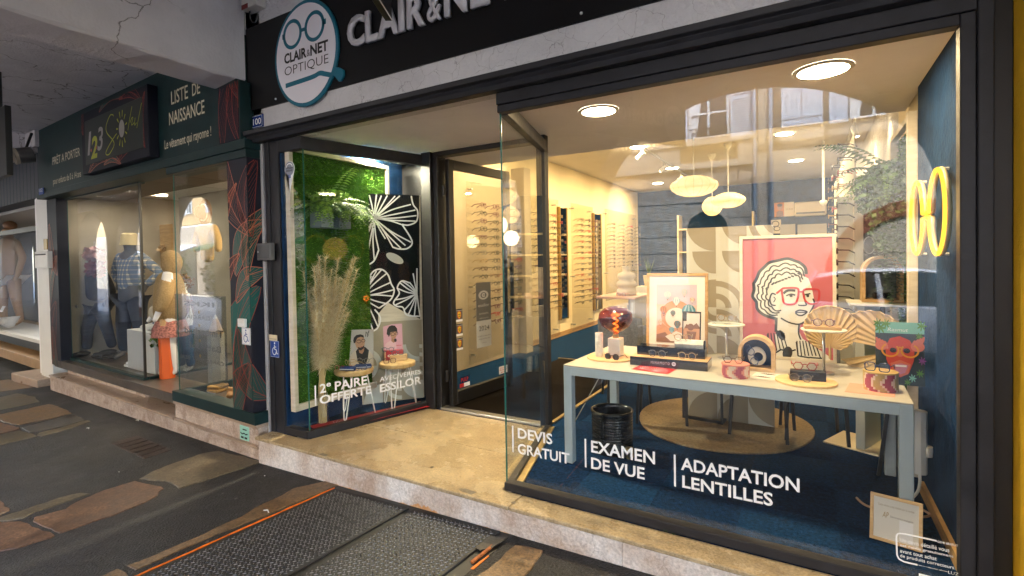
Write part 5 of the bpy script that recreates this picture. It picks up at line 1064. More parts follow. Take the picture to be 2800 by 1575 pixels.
# pampas grass in a glass vase
vp = V((-3.93, 3.13, .02)); t = thing('pampas_vase', 'tall dried pampas grass in a clear glass vase', 'vase', vp); M_vg = glass('vase_glass', .08, (.95, .96, .95))
b = B(); b.lathe(vp, [(.055, 0), (.06, .01), (.058, .1), (.05, .2), (.048, .3), (.046, .3), (.048, .2), (.054, .1), (.055, .02)], 20, cap=False); b.obj('vase', M_vg, t, smooth=True)
M_pam = [mat('pampas_pale', (.8, .69, .46), .9), mat('pampas_gold', (.58, .43, .21), .9), mat('pampas_cream', (.86, .79, .6), .9)]; sb = B(); hb = B()
for i in range(40):
    a = random.uniform(0, 6.28); tip = vp + V((random.gauss(.03, .06), random.gauss(.03, .16), random.uniform(1.0, 1.58))); base = vp + V((.035 * math.cos(a), .035 * math.sin(a), .02)); c_ = vp + V((0, 0, .42)); pts = [base, c_ + V((random.uniform(-.02, .02), random.uniform(-.02, .02), 0)), c_.lerp(tip, .45) + V((random.uniform(-.02, .02),) * 3), tip]; q = [V(p) for p in curve([tuple(p) for p in pts], 6)]
    sb.tube(q, .004, 4)
    for _ in range(800):
        f = random.uniform(.45, 1); k = f * (len(q) - 1); k0 = min(len(q) - 2, int(k)); p = q[k0].lerp(q[k0 + 1], k - k0); d = V((random.gauss(0, 1), random.gauss(0, 1), random.uniform(-.1, 1.3))).normalized() * random.uniform(.06, .17) * (1.35 - f * .7); w = V((random.gauss(0, 1), random.gauss(0, 1), 0)).normalized() * .0024; e = p + d - V((0, 0, d.length * .3))
        if e.x < -4.03: e.x = -4.03
        if e.y < 2.9: e.y = 2.9
        hb.add([p - w, p + w, e], [(0, 1, 2)], random.choice((0, 2, 1, 2)))
sb.obj('stems', M_pam[1], t); hb.obj('plumes', M_pam, t, kind='stuff')
# hairpin stools
M_hair = mat('white_wire', (.75, .75, .74), .4); M_disc = striated('log_slice', (.42, .26, .1), (.62, .44, .22), .5, (9, 9, 9), .04)
for i, (c, lab) in enumerate((((-3.87, 3.46), 'round wooden stool on white hairpin legs holding blue striped cases'), ((-3.71, 3.9), 'round wooden stool on white hairpin legs holding the red and wooden boxes'))):
    t = thing('stool', lab, 'stool', (*c, .02), group='wooden hairpin stools'); b = B(); b.lathe((*c, .44), [(.172, 0), (.186, .008), (.188, .04), (.182, .048)], 28); b.obj('seat', M_disc, t, bevel=.003)
    for k in range(3):
        a = math.radians(-70 + 120 * k + i * 8); d = V((math.cos(a), math.sin(a), 0)); e = V((-d.y, d.x, 0)); ft = V((*c, .024)) + d * .19; tp = V((*c, .44)) + d * .12; b = B(); b.tube([tp + e * .045, ft + e * .012 + V((0, 0, .02)), ft + V((0, 0, .002)), ft - e * .012 + V((0, 0, .02)), tp - e * .045], .006, 8); b.obj('leg', M_hair, t, smooth=True)
# things on the stools and floor
def card(name, label, cat, o, ex, ey, base, th=.004, group=None):
    t = thing(name, label, cat, o, group=group); b = B(); n = V(ex).cross(V(ey)).normalized(); b.ob(o, ex, -n * th, ey); b.obj('sheet', base, t); return t, Art(V(o) + n * .0003, ex, ey)
M_skin = mat('print_skin', (.45, .25, .15), .6); M_skin2 = mat('print_skin_shade', (.33, .17, .1), .6); M_hairp = mat('print_hair', (.015, .01, .01), .6); M_knit = mat('print_knit', (.5, .44, .36), .6); M_pink = mat('print_pink', (.62, .34, .42), .6); M_grey1 = mat('print_grey', (.42, .4, .38), .6); M_lips = mat('print_lips', (.4, .1, .09), .6)
ex = V((.2, .14, 0)).normalized(); P0 = V((-3.995, 3.5, .489)); t, ar = card('portrait_card', 'counter card of a bearded man in glasses and knit hoodie', 'poster', P0, ex * .25, V((-.02, .03, .36)), M_grey1)
ar.stroke([(0, .5), (.45, 1)], .02, M_essl, 1); ar.stroke([(0, .8), (.3, 1)], .015, M_essl, 1)
ar.poly([(.05, 0), (.08, .28), (.25, .42), (.42, .46), (.62, .48), (.85, .4), (1, .25), (1, 0)], M_knit, 2); ar.poly([(.3, .4), (.38, .1), (.5, .0), (.68, .0), (.78, .2), (.82, .42), (.66, .52), (.4, .5)], M_pblack, 3); ar.poly([(.4, .5), (.44, .36), (.55, .32), (.62, .4), (.64, .52)], M_skin2, 3.5)
ar.poly([(.27, .62), (.32, .52), (.4, .45), (.5, .43), (.6, .47), (.64, .56), (.66, .68), (.62, .78), (.5, .82), (.36, .8), (.28, .72)], M_skin, 4); ar.poly([(.2, .7), (.22, .62), (.28, .64), (.36, .77), (.5, .8), (.63, .77), (.6, .84), (.48, .87), (.32, .85), (.22, .78)], M_hairp, 5); ar.poly([(.4, .45), (.5, .42), (.62, .48), (.64, .56), (.55, .52), (.48, .5), (.38, .52)], M_hairp, 4.6); ar.ring(.42, .67, .085, .04, .012, M_pblack, 6); ar.ring(.6, .69, .07, .04, .012, M_pblack, 6); ar.rect(.49, .52, .58, .535, M_lips, 6); ar.stroke([(.54, .66), (.56, .6), (.52, .58)], .01, M_skin2, 5.5)
ar.stroke([(.36, .715), (.48, .72)], .012, M_hairp, 6.2); ar.stroke([(.55, .735), (.64, .735)], .012, M_hairp, 6.2)
for pts in ([(.68, .8), (.7, .95), (.8, .82), (.82, .97)], [(.7, .92), (.75, .88), (.8, .94)], [(.75, .88), (.76, .79)]): ar.stroke(pts, .018, M_pblack, 2)
ar.obj(t)
M_rbox = mat('red_box', (.42, .015, .03), .5); ex = V((.62, .78, 0)).normalized(); en = V((ex.y, -ex.x, 0))
o0 = V((-3.85, 3.86, .4885)); t = thing('gift_box', 'red box with white lettering on the right stool', 'box', o0); b = B(); b.ob(o0, ex * .2, -en * .06, (0, 0, .1)); b.obj('carton', M_rbox, t, bevel=.002); lettering('cati', o0 + ex * .03 + V((0, 0, .035)), ex * .1, (0, 0, .035), M_pwhite, t, bold=.03); b = B(); b.ob(o0 - ex * .0015, ex * .014, en * .0006, (0, 0, .1)); b.obj('side_panel', M_wood, t)
t = thing('wooden_box', 'small light wooden box in front of the red box', 'box', V((-3.76, 3.88, .4885))); b = B(); b.ob(V((-3.765, 3.85, .4885)), ex * .17, -en * .06 + ex * .02, (0, 0, .062)); b.obj('box', M_wood, t, bevel=.002)
o1 = V((-3.9, 3.9, .5895)); t, ar = card('portrait_card', 'pink counter card of a child with fringe and glasses', 'poster', o1, ex * .2, V((0, 0, .27)) - en * .02, M_pink)
ar.poly([(.05, 0), (.06, .2), (.2, .3), (.38, .36), (.6, .34), (.66, .2), (.68, 0)], mat('print_pale_pink', (.66, .45, .5), .6), 2); ar.poly([(.4, .34), (.42, .46), (.6, .46), (.6, .3), (.52, .26)], M_skin2, 2.5); ar.poly([(.34, .62), (.38, .5), (.48, .42), (.56, .41), (.66, .48), (.7, .6), (.7, .76), (.36, .76)], M_skin, 3)
ar.poly([(.17, .62), (.2, .8), (.3, .92), (.46, .96), (.62, .93), (.73, .82), (.74, .66), (.7, .6), (.69, .7), (.38, .69), (.33, .56), (.28, .5), (.24, .58)], M_hairp, 4); ar.ell(.62, .36, .07, .07, M_hairp, 3); ar.ring(.49, .61, .1, .06, .016, M_pblack, 5); ar.ring(.69, .62, .07, .055, .016, M_pblack, 5); ar.stroke([(.34, .63), (.4, .62)], .014, M_pblack, 5); ar.rect(.53, .475, .62, .492, M_lips, 5); ar.obj(t)
lettering('catimini', o1 + ex * .13 + V((0, 0, .035)) - en * .0, ex * .055, (0, 0, .012), M_red, t, off=.003, bold=.02)
M_cblue = mat('case_blue', (.012, .035, .15), .5)
for i, (x, y, a) in enumerate(((-3.84, 3.36, .35), (-3.78, 3.5, .7))):
    t = thing('glasses_case', ['blue case with white stripe at the front of the left stool', 'blue case with white stripe behind on the left stool'][i], 'glasses case', (x, y, .4885), a, 'striped glasses cases', local=True)
    b = B(); b.tube([(-.078, 0, .022), (-.07, 0, .022), (.07, 0, .022), (.078, 0, .022)], [.012, .024, .024, .012], 14); b.v = [(v[0], v[1] * 1.25, v[2] * .95) for v in b.v]; b.obj('shell', M_cblue, t, smooth=True); b = B(); b.box(-.072, .072, -.0295, .0295, .013, .019); b.obj('stripe', M_pwhite, t)
near_specs('gold framed glasses on the blue striped case', (-3.84, 3.36, .565), -.3, 'gold'); near_specs('clear lens glasses behind on the blue striped case', (-3.78, 3.5, .565), .5, 'grey'); near_specs('dark glasses lying at the front of the left stool', (-3.74, 3.42, .512), .9, 'blue', 'rect'); near_specs('thin red glasses at the left end of the left stool', (-3.92, 3.33, .512), .1, 'red', 'round')
near_specs('teal glasses resting on the red box', (-3.8, 3.86, .612), .8, 'teal'); near_specs('green glasses resting on the wooden box', (-3.72, 3.92, .576), .9, 'teal', 'rect'); near_specs('plum glasses lying in front of the boxes', (-3.72, 3.8, .512), .8, 'plum', 'rect')
q = [V((-4.02, 3.02, .0215)), V((-3.76, 2.98, .0215)), V((-3.6, 3.45, .0215)), V((-3.95, 3.5, .0215))]
M_redp = mat('red_paper', (.4, .015, .02), .35, var=.2, vs=5)
for i, (a, lab) in enumerate((((-4.0, 3.03), 'red flower printed sheet under the glass vase'), ((-3.82, 3.55), 'red flower printed sheet under the right stool'))):
    o0 = V((*a, .0215 + i * .002)); e1 = V((.33, .94, 0)) * .62; e2 = V((.24, -.06, 0)); t = thing('red_sheet', lab, 'leaflet', o0, group='red printed sheets'); b = B(); b.ob(o0, e2, e1, (0, 0, .0012)); b.obj('sheet', M_redp, t); ar = Art(o0 + V((0, 0, .0015)), e2, e1)
    for k in range(12): aa = math.pi * (.1 + k / 13); ar.stroke([(.5, .3), (.5 + .45 * math.cos(aa), .3 + .3 * math.sin(aa))], .012, M_pink, 1)
    ar.obj(t)
# ================================================================ the display table in the large window
TZ = .74
def tb(k, x, y, z=TZ): return za(k, x, y, 2, z)
M_tab = mat('pale_grey_table', (.4, .47, .5), .45, var=.05, vs=6); M_tabtop = mat('table_top', (.42, .41, .37), .4, var=.04, vs=4)
A0, A1 = V((-1.594, 3.44, TZ)), V((.478, 3.363, TZ)); te = (A1 - A0).normalized(); tn = V((-te.y, te.x, 0)); TW = (A1 - A0).length; TD = .98
t = thing('display_table', 'long pale grey metal table carrying the eyewear display', 'table', (A0 + A1) / 2 + tn * .45 - V((0, 0, TZ)))
b = B(); b.ob(A0 - V((0, 0, .012)), te * TW, tn * TD, (0, 0, .012)); b.obj('table_top', M_tabtop, t, bevel=.003)
def tpt(s, d, z=0): return A0 + te * s + tn * d + V((0, 0, z - TZ))
for d in (.002, TD - .062): b = B(); b.ob(tpt(.0605, d, TZ - .075), te * (TW - .121), tn * .06, (0, 0, .0625)); b.obj('apron', M_tab, t, bevel=.003)
for s in (.0, TW - .06): b = B(); b.ob(tpt(s + .0005, .0605, TZ - .075), te * .059, tn * (TD - .121), (0, 0, .0625)); b.obj('apron', M_tab, t, bevel=.003)
for s in (.0, TW - .065):
    for d in (0, TD - .065): b = B(); b.ob(tpt(s, d, .0), te * .065, tn * .065, (0, 0, TZ - .0122)); b.obj('leg', M_tab, t, bevel=.004)
b = B(); b.tube([tpt(.28, .12, TZ - .02), tpt(.05, .05, .28)], .004, 6); b.obj('brace', mat('beige_cable', (.3, .26, .2), .5), t)
def board(name, label, c, r, group=None, m=M_woodx, z=TZ):
    t = thing(name, label, 'board', (c[0], c[1], z), group=group); b = B(); b.lathe((c[0], c[1], z + .0005), [(r, 0), (r + .001, .002), (r + .001, .011), (r, .012)], 40); b.obj('disc', m, t); return t
board('round_board', 'thin round wooden board under the amber bulb lamp', (-1.36, 3.83), .185, 'round wooden boards'); board('round_board', 'thin round wooden board under the navy box and glasses', (-.02, 3.63), .17, 'round wooden boards')
BZ = TZ + .0125
M_marble = mat('white_plaster_vase', (.62, .6, .56), .7, var=.12, vs=30, bump=.9, bs=35); b = B(); c = V((-1.44, 3.79, BZ)); b.lathe(c, [(.03, 0), (.031, .005), (.031, .185), (.029, .19), (.024, .19), (.024, .05)], 24, cap=False); o = b.obj('cylinder_vase', M_marble, smooth=True); tag(o, 'small white textured cylinder vase beside the bulb lamp', 'vase')
# amber bulb lamp
c = V((-1.33, 3.87, BZ)); t = thing('bulb_lamp', 'white cube lamp with a huge smoky amber filament bulb', 'lamp', c); M_ceram = mat('white_ceramic', (.62, .61, .58), .45)
b = B(); b.ob(c + V((-.05, -.05, 0)), (.1, 0, 0), (0, .1, 0), (0, 0, .145)); b.obj('base', M_ceram, t, bevel=.004)
b = B(); b.lathe(c + V((0, 0, .145)), [(.024, 0), (.024, .022), (.02, .03)], 18); b.obj('socket', M_brass, t)
M_amber = glass('amber_glass', .06, (.55, .19, .09)); b = B(); b.lathe(c + V((0, 0, .17)), [(.018, 0), (.022, .016), (.062, .035), (.112, .072), (.136, .122), (.13, .172), (.092, .21), (.046, .226), (.0005, .23)], 36, cap=False); b.obj('bulb', M_amber, t, smooth=True)
M_fil = emit('filament', (1, .3, .03), .5); pts = [c + V((.018 * math.cos(a), .018 * math.sin(a), .19 + .155 * a / 22)) for a in [i * .35 for i in range(63)]]; b = B(); b.tube(pts, .0042, 6); b.obj('filament', M_fil, t); lamp(t, 'POINT', c + V((0, 0, .27)), 2.5, (1, .45, .12), .04)
near_specs('tortoiseshell sunglasses lying in front of the bulb lamp', (-1.31, 3.715, BZ + .022), -.15, 'tortoise', 'round', True)
# black stepped case
M_lac = mat('black_lacquer', (.008, .012, .02), .12, coat=.4); p0 = tb('G', 625, 1005); p1 = tb('G', 1395, 1075); e = (p1 - p0).normalized(); n_ = V((-e.y, e.x, 0)); w = (p1 - p0).length
t = thing('stepped_case', 'black stepped display case with white lettering MINAMOTO', 'display case', (p0 + p1) / 2)
b = B(); b.ob(p0 + V((0, 0, .0006)), e * w, n_ * .2, (0, 0, .062)); b.obj('lower_tier', M_lac, t, bevel=.002); b = B(); b.ob(p0 + V((0, 0, .0628)) + e * .004 + n_ * .004, e * (w - .008), n_ * .192, (0, 0, .004)); b.obj('shelf', M_wood, t); b = B(); b.ob(p0 + V((0, 0, .0668)) + e * .03 + n_ * .085, e * (w - .06), n_ * .11, (0, 0, .068)); b.obj('upper_tier', M_lac, t, bevel=.002)
lettering('MINAMOTO', p0 + e * w * .285 + V((0, 0, .024)), e * w * .245, (0, 0, .018), M_pwhite, t, spacing=1.35); ar = Art(p0 + e * w * .555 + V((0, 0, .018)), e * .03, V((0, 0, .03))); ar.ell(.5, .5, .48, .48, M_pwhite, 1); ar.stroke([(.2, .5), (.5, .62), (.8, .5)], .14, M_pblack, 2); ar.stroke([(.3, .3), (.6, .4)], .1, M_pblack, 2); ar.obj(t)
L2 = p0 + V((0, 0, .069)); near_specs('thin gold glasses at the left on the stepped case', L2 + e * .19 + n_ * .045 + V((0, 0, .022)), math.atan2(e.y, e.x), 'grey'); near_specs('thin gold glasses at the right on the stepped case', L2 + e * .4 + n_ * .045 + V((0, 0, .022)), math.atan2(e.y, e.x), 'gold')
for s_, lab in ((.0, 'red flower leaflet lying in front of the stepped case'),):
    q0, q1, q2 = tb('G', 640, 1050), tb('G', 1000, 1100), tb('G', 1085, 1052); o0 = q0 + V((0, 0, .0006)); t = thing('leaflet', lab, 'leaflet', o0); e1 = q1 - q0; e2 = q2 - q1; b = B(); b.ob(o0, e1, e2, (0, 0, .001)); b.obj('sheet', M_redp, t); ar = Art(o0 + V((0, 0, .0013)), e1, e2)
    for k in range(12): a = math.pi * (.06 + k / 12.5); ar.stroke([(.62, .1), (.62 + .3 * math.cos(a), .1 + .8 * math.sin(a))], .03, M_pink, 1)
    for k in range(8): a = math.pi * (.06 + k / 8.5); ar.stroke([(.22, .2), (.22 + .18 * math.cos(a), .2 + .6 * math.sin(a))], .03, M_pink, 1)
    ar.obj(t)
# hexagonal white case and small dark frame on the top tier
U = p0 + V((0, 0, .1355)) + n_ * .14; t = thing('hexagonal_case', 'white veined hexagonal glasses case on the black stepped case', 'glasses case', U + e * .4); M_vein = mat('veined_white', (.62, .6, .54), .5, var=.25, vs=25); b = B(); b.tube([U + e * .3 + V((0, 0, .028)), U + e * .5 + V((0, 0, .028))], .032, 6); b.obj('body', M_vein, t); b = B(); b.tube([U + e * .5005 + V((0, 0, .028)), U + e * .512 + V((0, 0, .028))], .0325, 6); b.obj('end_cap', M_lac, t)
near_specs('thin rose gold glasses on the white hexagonal case', U + e * .36 + V((0, -.02, .075)), .2, 'gold')
def stand_frame(name, label, k, bl, br, tl, Y, fw, mfr, inner, lean=.03, depth=.02, zmin=TZ + .001, cat='picture'):
    P0, P1, P2 = za(k, *bl, 1, Y), za(k, *br, 1, Y), za(k, *tl, 1, Y); P0.z = max(P0.z, zmin); W = P1.x - P0.x; H_ = P2.z - P0.z; O = V((P0.x, Y, P0.z)); ex = V((W, 0, 0)); ey = V((0, lean, H_)); n = ex.cross(ey).normalized()
    t = thing(name, label, cat, O); X, Yv = ex.normalized(), ey.normalized()
    for nm, o_, a_, c_ in (('frame_bar', O, X * W, Yv * fw), ('frame_bar', O + Yv * (ey.length - fw), X * W, Yv * fw), ('frame_bar', O + Yv * fw, X * fw, Yv * (ey.length - 2 * fw)), ('frame_bar', O + Yv * fw + X * (W - fw), X * fw, Yv * (ey.length - 2 * fw))):
        b = B(); b.ob(o_ - n * depth, a_, c_, n * depth); b.obj(nm, mfr, t, bevel=.0015)
    o_ = O + X * fw + Yv * fw - n * depth; b = B(); b.ob(o_, X * (W - 2 * fw), Yv * (ey.length - 2 * fw), n * (depth * .6)); b.obj('sheet', inner, t)
    return t, Art(o_ + n * (depth * .6 + .0003), X * (W - 2 * fw), Yv * (ey.length - 2 * fw))
M_paper = mat('paper_white', (.68, .66, .62), .6); M_sky1 = mat('print_sky', (.6, .42, .36), .6); M_sand = mat('print_sand', (.5, .25, .13), .6); M_snow = mat('print_mist', (.66, .6, .56), .6); M_or = mat('print_orange', (.6, .2, .04), .6); M_tl = mat('print_teal', (.05, .2, .26), .6); M_bl = mat('print_sky_blue', (.28, .42, .5), .6); M_brn = mat('print_brown', (.2, .09, .05), .6)
t, ar = stand_frame('balloon_picture', 'oak framed print of hot air balloons on the table', 'G', (785, 850), (1395, 862), (800, 100), 4.28, .022, M_dwood, M_paper, .05)
ar.rect(.14, .08, .86, .88, M_sky1, 1); ar.rect(.14, .6, .86, .88, mat('print_lilac', (.5, .42, .52), .6), 1.5); ar.ell(.5, .46, .28, .2, M_sand, 2); ar.ell(.5, .42, .2, .14, M_snow, 3)
ar.poly([(.14, .08), (.14, .3), (.25, .34), (.4, .26), (.55, .3), (.7, .24), (.86, .3), (.86, .08)], M_sand, 4); ar.poly([(.14, .08), (.14, .18), (.3, .22), (.42, .12), (.5, .08)], M_brn, 5); ar.poly([(.3, .16), (.5, .24), (.72, .18), (.66, .1), (.4, .1)], M_snow, 5.5)
def balloon(ar, cx, cy, r, ms, l=7):
    asp = ar.ex.length / ar.ey.length; rx, ry = r / asp, r; pts = [(cx + rx * math.cos(a), cy + ry * math.sin(a)) for a in [math.radians(-25 + 230 * i / 16) for i in range(17)]] + [(cx - rx * .2, cy - ry * 1.35), (cx + rx * .2, cy - ry * 1.35)]; ar.poly(pts, ms[0], l)
    for k, f in enumerate((-.6, 0, .6)): ar.stroke([(cx + rx * f * .3, cy - ry * 1.3), (cx + rx * f, cy), (cx + rx * f * .5, cy + ry * .9)], r * .22, ms[1], l + 1)
    ar.rect(cx - rx * .16, cy - ry * 1.75, cx + rx * .16, cy - ry * 1.5, M_brn, l)
for cx, cy, r, ms in ((.27, .53, .05, (M_or, M_brn)), (.72, .52, .09, (M_tl, M_bl)), (.5, .66, .05, (M_bl, M_paper)), (.64, .78, .04, (M_bl, M_sky1)), (.34, .74, .045, (M_snow, M_bl)), (.44, .49, .035, (M_tl, M_brn)), (.52, .34, .045, (M_brn, M_tl)), (.42, .26, .035, (M_tl, M_bl)), (.78, .68, .03, (M_sand, M_paper)), (.22, .36, .03, (M_or, M_paper))): balloon(ar, cx, cy, r, ms)
ar.obj(t)
t, ar = stand_frame('photo_frame', 'small dark photo frame standing behind the hexagonal case', 'G', (1140, 800), (1325, 812), (1140, 478), 4.0, .008, M_blackmetal, M_brn, .03, .012, zmin=TZ + .136)
ar.rect(0, .0, 1, .45, M_sand, 1); ar.poly([(0, .4), (.2, .6), (.5, .5), (.8, .65), (1, .5), (1, 1), (0, 1)], M_snow, 1.2); ar.ell(.45, .5, .2, .12, M_brn, 2); ar.poly([(.2, .35), (.8, .35), (.7, .0), (.35, 0)], M_brn, 2); ar.rect(.0, .7, .2, 1, M_pblack, 2); ar.obj(t)
# little tables on metal poles
def stand(label, k, cx, cy, wpx, Y, ztop, m, base_z=TZ, extra=None):
    p = za(k, cx, cy, 1, Y); r = abs(za(k, cx + wpx / 2, cy, 1, Y).x - p.x); t = thing('display_stand', label, 'display stand', (p.x, Y, base_z), group='round display stands'); b = B(); b.lathe((p.x, Y, p.z), [(r, -.008), (r + .001, -.006), (r, 0)], 32); b.obj('tray', m, t)
    b = B(); b.tube([(p.x, Y, base_z + .012), (p.x, Y, p.z - .008)], .009, 12); b.obj('pole', M_alu, t, smooth=True); b = B(); b.lathe((p.x, Y, base_z + .0006), [(.06, 0), (.06, .008), (.012, .012)], 24); b.obj('foot', M_alu, t); return p, r
p, r = stand('round pale stand with a clear block between the two pictures', 'G', 1580, 600, 372, 4.2, None, M_ivory); near_specs('thin gold glasses on the round pale stand', (p.x, p.y - .02, p.z + .05), 0, 'gold')
t = thing('acrylic_block', 'clear acrylic block on the pale round stand', 'block', p); b = B(); b.box(p.x - .1, p.x + .1, p.y - .05, p.y + .05, p.z + .0008, p.z + .024); b.obj('block', glass('acrylic', .08, (.92, .96, .95)), t)
p, r = stand('round pale stand carrying a wooden block and red glasses', 'H', 830, 395, 430, 3.95, None, M_ivory)
t = thing('wooden_tray', 'narrow oak block on the right round stand', 'tray', p); b = B(); b.prism([(p.x - .11, p.y - .05, p.z + .0008), (p.x + .1, p.y - .05, p.z + .0008), (p.x + .1, p.y + .05, p.z + .0008), (p.x - .12, p.y + .04, p.z + .0008)], (0, 0, .022)); b.obj('block', M_dwood, t, bevel=.002); near_specs('dark red round glasses on the oak block', (p.x, p.y - .03, p.z + .048), .05, 'plum')
# arched wooden niches
def niche(label, x0, x1, y0, dep, z0, h, mw, mback, group=None):
    t = thing('arched_niche', label, 'display niche', ((x0 + x1) / 2, y0, z0), group=group); cx, r = (x0 + x1) / 2, (x1 - x0) / 2; zs = z0 + h - r; th = .022; n = 18
    out = [(x0, z0)] + [(cx - r * math.cos(math.pi * i / n), zs + r * math.sin(math.pi * i / n)) for i in range(n + 1)] + [(x1, z0)]; ri = r - th; inn = [(x0 + th, z0 + th)] + [(cx - ri * math.cos(math.pi * i / n), zs + ri * math.sin(math.pi * i / n)) for i in range(n + 1)] + [(x1 - th, z0 + th)]
    b = B(); N = len(out)
    for i in range(N):
        j = (i + 1) % N; a, c_, d, e_ = out[i], out[j], inn[j], inn[i]
        b.quad((a[0], y0, a[1]), (e_[0], y0, e_[1]), (d[0], y0, d[1]), (c_[0], y0, c_[1])); b.quad((a[0], y0, a[1]), (c_[0], y0, c_[1]), (c_[0], y0 + dep, c_[1]), (a[0], y0 + dep, a[1])); b.quad((e_[0], y0, e_[1]), (e_[0], y0 + dep, e_[1]), (d[0], y0 + dep, d[1]), (d[0], y0, d[1]))
    b.obj('shell', mw, t); b = B(); b.add([(x, y0 + dep, z) for x, z in out], [tuple(range(N))]); b.obj('back', mback, t); return t
a = tb('G', 1680, 1040); c_ = tb('G', 2050, 1072); niche('small arched wooden niche holding a pebble and blue glasses', -.43, -.2, 3.82, .12, TZ + .001, .24, M_wood, M_navy)
b = B(); pc = V((-.315, 3.87, TZ + .024)); n = 28; ring_o = [(pc.x + (.066 + .01 * math.sin(a)) * math.cos(a) * (1 - .18 * math.sin(a)), pc.z + .073 + .075 * math.sin(a)) for a in [2 * math.pi * i / n for i in range(n)]]; ring_i = [(pc.x + .012 + .022 * math.cos(a), pc.z + .068 + .022 * math.sin(a)) for a in [2 * math.pi * i / n for i in range(n)]]
ring_m = [((o_[0] * .5 + i_[0] * .5), (o_[1] * .5 + i_[1] * .5)) for o_, i_ in zip(ring_o, ring_i)]; vs = [(x, pc.y, z) for x, z in ring_o] + [(x, pc.y - .028, z) for x, z in ring_m] + [(x, pc.y, z) for x, z in ring_i] + [(x, pc.y + .028, z) for x, z in ring_m]; fs = [(k * n + i, k * n + (i + 1) % n, ((k + 1) % 4) * n + (i + 1) % n, ((k + 1) % 4) * n + i) for k in range(4) for i in range(n)]
b.add(vs, fs); o = b.obj('pebble_sculpture', mat('white_pebble', (.62, .6, .55), .8, var=.06, vs=20, bump=.2, bs=120), smooth=True); tag(o, 'white pebble sculpture with a hole inside the arched niche', 'sculpture'); m_ = o.modifiers.new('s', 'SUBSURF'); m_.levels = m_.render_levels = 1
near_specs('blue glasses hung on the white pebble', (-.335, 3.8, TZ + .105), 0, 'blue', 'round', rot=(0, math.radians(70), math.radians(10)))
# patterned drums
M_d1 = mat('drum_coral', (.55, .2, .15), .6); M_d2 = mat('drum_wine', (.3, .05, .08), .6); M_d3 = mat('drum_cream', (.6, .46, .36), .6); M_d4 = mat('drum_ochre', (.4, .28, .1), .6)
def drum(label, p, r, h, cols, top):
    t = thing('round_box', label, 'round box', p, group='patterned round boxes'); p = V(p); n = 48; b = B(); vs = []; fs = []; ms = []; R_ = 8
    for j in range(R_ + 1):
        for i in range(n): a = 2 * math.pi * i / n; vs.append(p + V((r * math.cos(a), r * math.sin(a), .0006 + h * j / R_)))
    for j in range(R_):
        for i in range(n):
            v = math.sin(i * 2 * math.pi / n * 5 + 1.2 * math.sin(j * .6) + j * .25); b_ = 0 if v > .3 else (1 if v > -.5 else 2); fs.append(((j * n + i, j * n + (i + 1) % n, (j + 1) * n + (i + 1) % n, (j + 1) * n + i), b_))
    for f, m_ in fs: b.add([], []); 
    o = len(b.v); b.v += [tuple(v) for v in vs]
    for f, m_ in fs: b.f.append(tuple(i + o for i in f)); b.m.append(m_)
    b.obj('wall', cols, t); b = B(); b.lathe(p, [(r + .0015, h - .004), (r + .0015, h + .004), (r - .004, h + .006)], 48); b.obj('lid', top, t); return t
drum('pink patterned round box in front of the arched niche', (-.42, 3.6, TZ), .085, .085, [M_d2, M_d1, M_d3], M_d1); near_specs('brown octagonal glasses on the left patterned box', (-.43, 3.57, TZ + .115), .1, 'tortoise', 'hex')
drum('wine and cream patterned round box at the right of the table', (.36, 3.62, TZ + .0022), .085, .105, [M_d2, M_d3, M_d4], M_d4); near_specs('bright blue glasses on the right patterned box', (.34, 3.58, TZ + .138), -.25, 'blue', 'rect')
M_peach = mat('peach_paper', (.68, .3, .22), .6); q0, q1, q2 = tb('H', 1020, 960), tb('H', 1470, 1010), tb('H', 1065, 880); t = thing('paper_sheet', 'plain peach paper sheet under the right patterned box', 'paper', q0); b = B(); b.ob(q0 + V((0, 0, .0006)), q1 - q0, q2 - q0, (0, 0, .001)); b.obj('sheet', M_peach, t)
# navy box with two pairs
q0, q1 = tb('H', 527, 850, BZ), tb('H', 855, 873, BZ); e3 = (q1 - q0); t = thing('navy_box', 'plain navy box on the right round board', 'box', q0); b = B(); b.ob(q0 + V((0, 0, .0006)), e3, (0, .07, 0), (0, 0, .058)); b.obj('box', mat('navy_card', (.012, .02, .035), .5), t, bevel=.002)
near_specs('red octagonal glasses standing on the navy box', q0 + e3 * .42 + V((0, .03, .085)), .05, 'red', 'hex', sc=1.1); near_specs('pale rimmed glasses lying in front of the navy box', q0 + e3 * .3 + V((0, -.035, .024)), 0, 'grey', 'round')
# black and white leaflet
q0, q1 = tb('G', 1800, 1105), tb('H', 420, 870); o0 = V((-.34, 3.6, TZ + .0006)); t = thing('leaflet', 'cream leaflet with black drawing between the two round boxes', 'leaflet', o0); b = B(); b.ob(o0, (.26, -.02, 0), (.03, .19, 0), (0, 0, .001)); b.obj('sheet', M_paper, t); ar = Art(o0 + V((0, 0, .0013)), (.26, -.02, 0), (.03, .19, 0))
for cx, cy in ((.25, .25), (.3, .75)):
    for k in range(9): a = .2 + k * .33; ar.stroke([(cx, cy), (cx + .2 * math.cos(a), cy + .2 * math.sin(a))], .03, M_pblack, 1)
ar.ell(.7, .6, .1, .09, M_pblack, 1); ar.ell(.85, .3, .05, .06, M_pblack, 1); ar.obj(t)
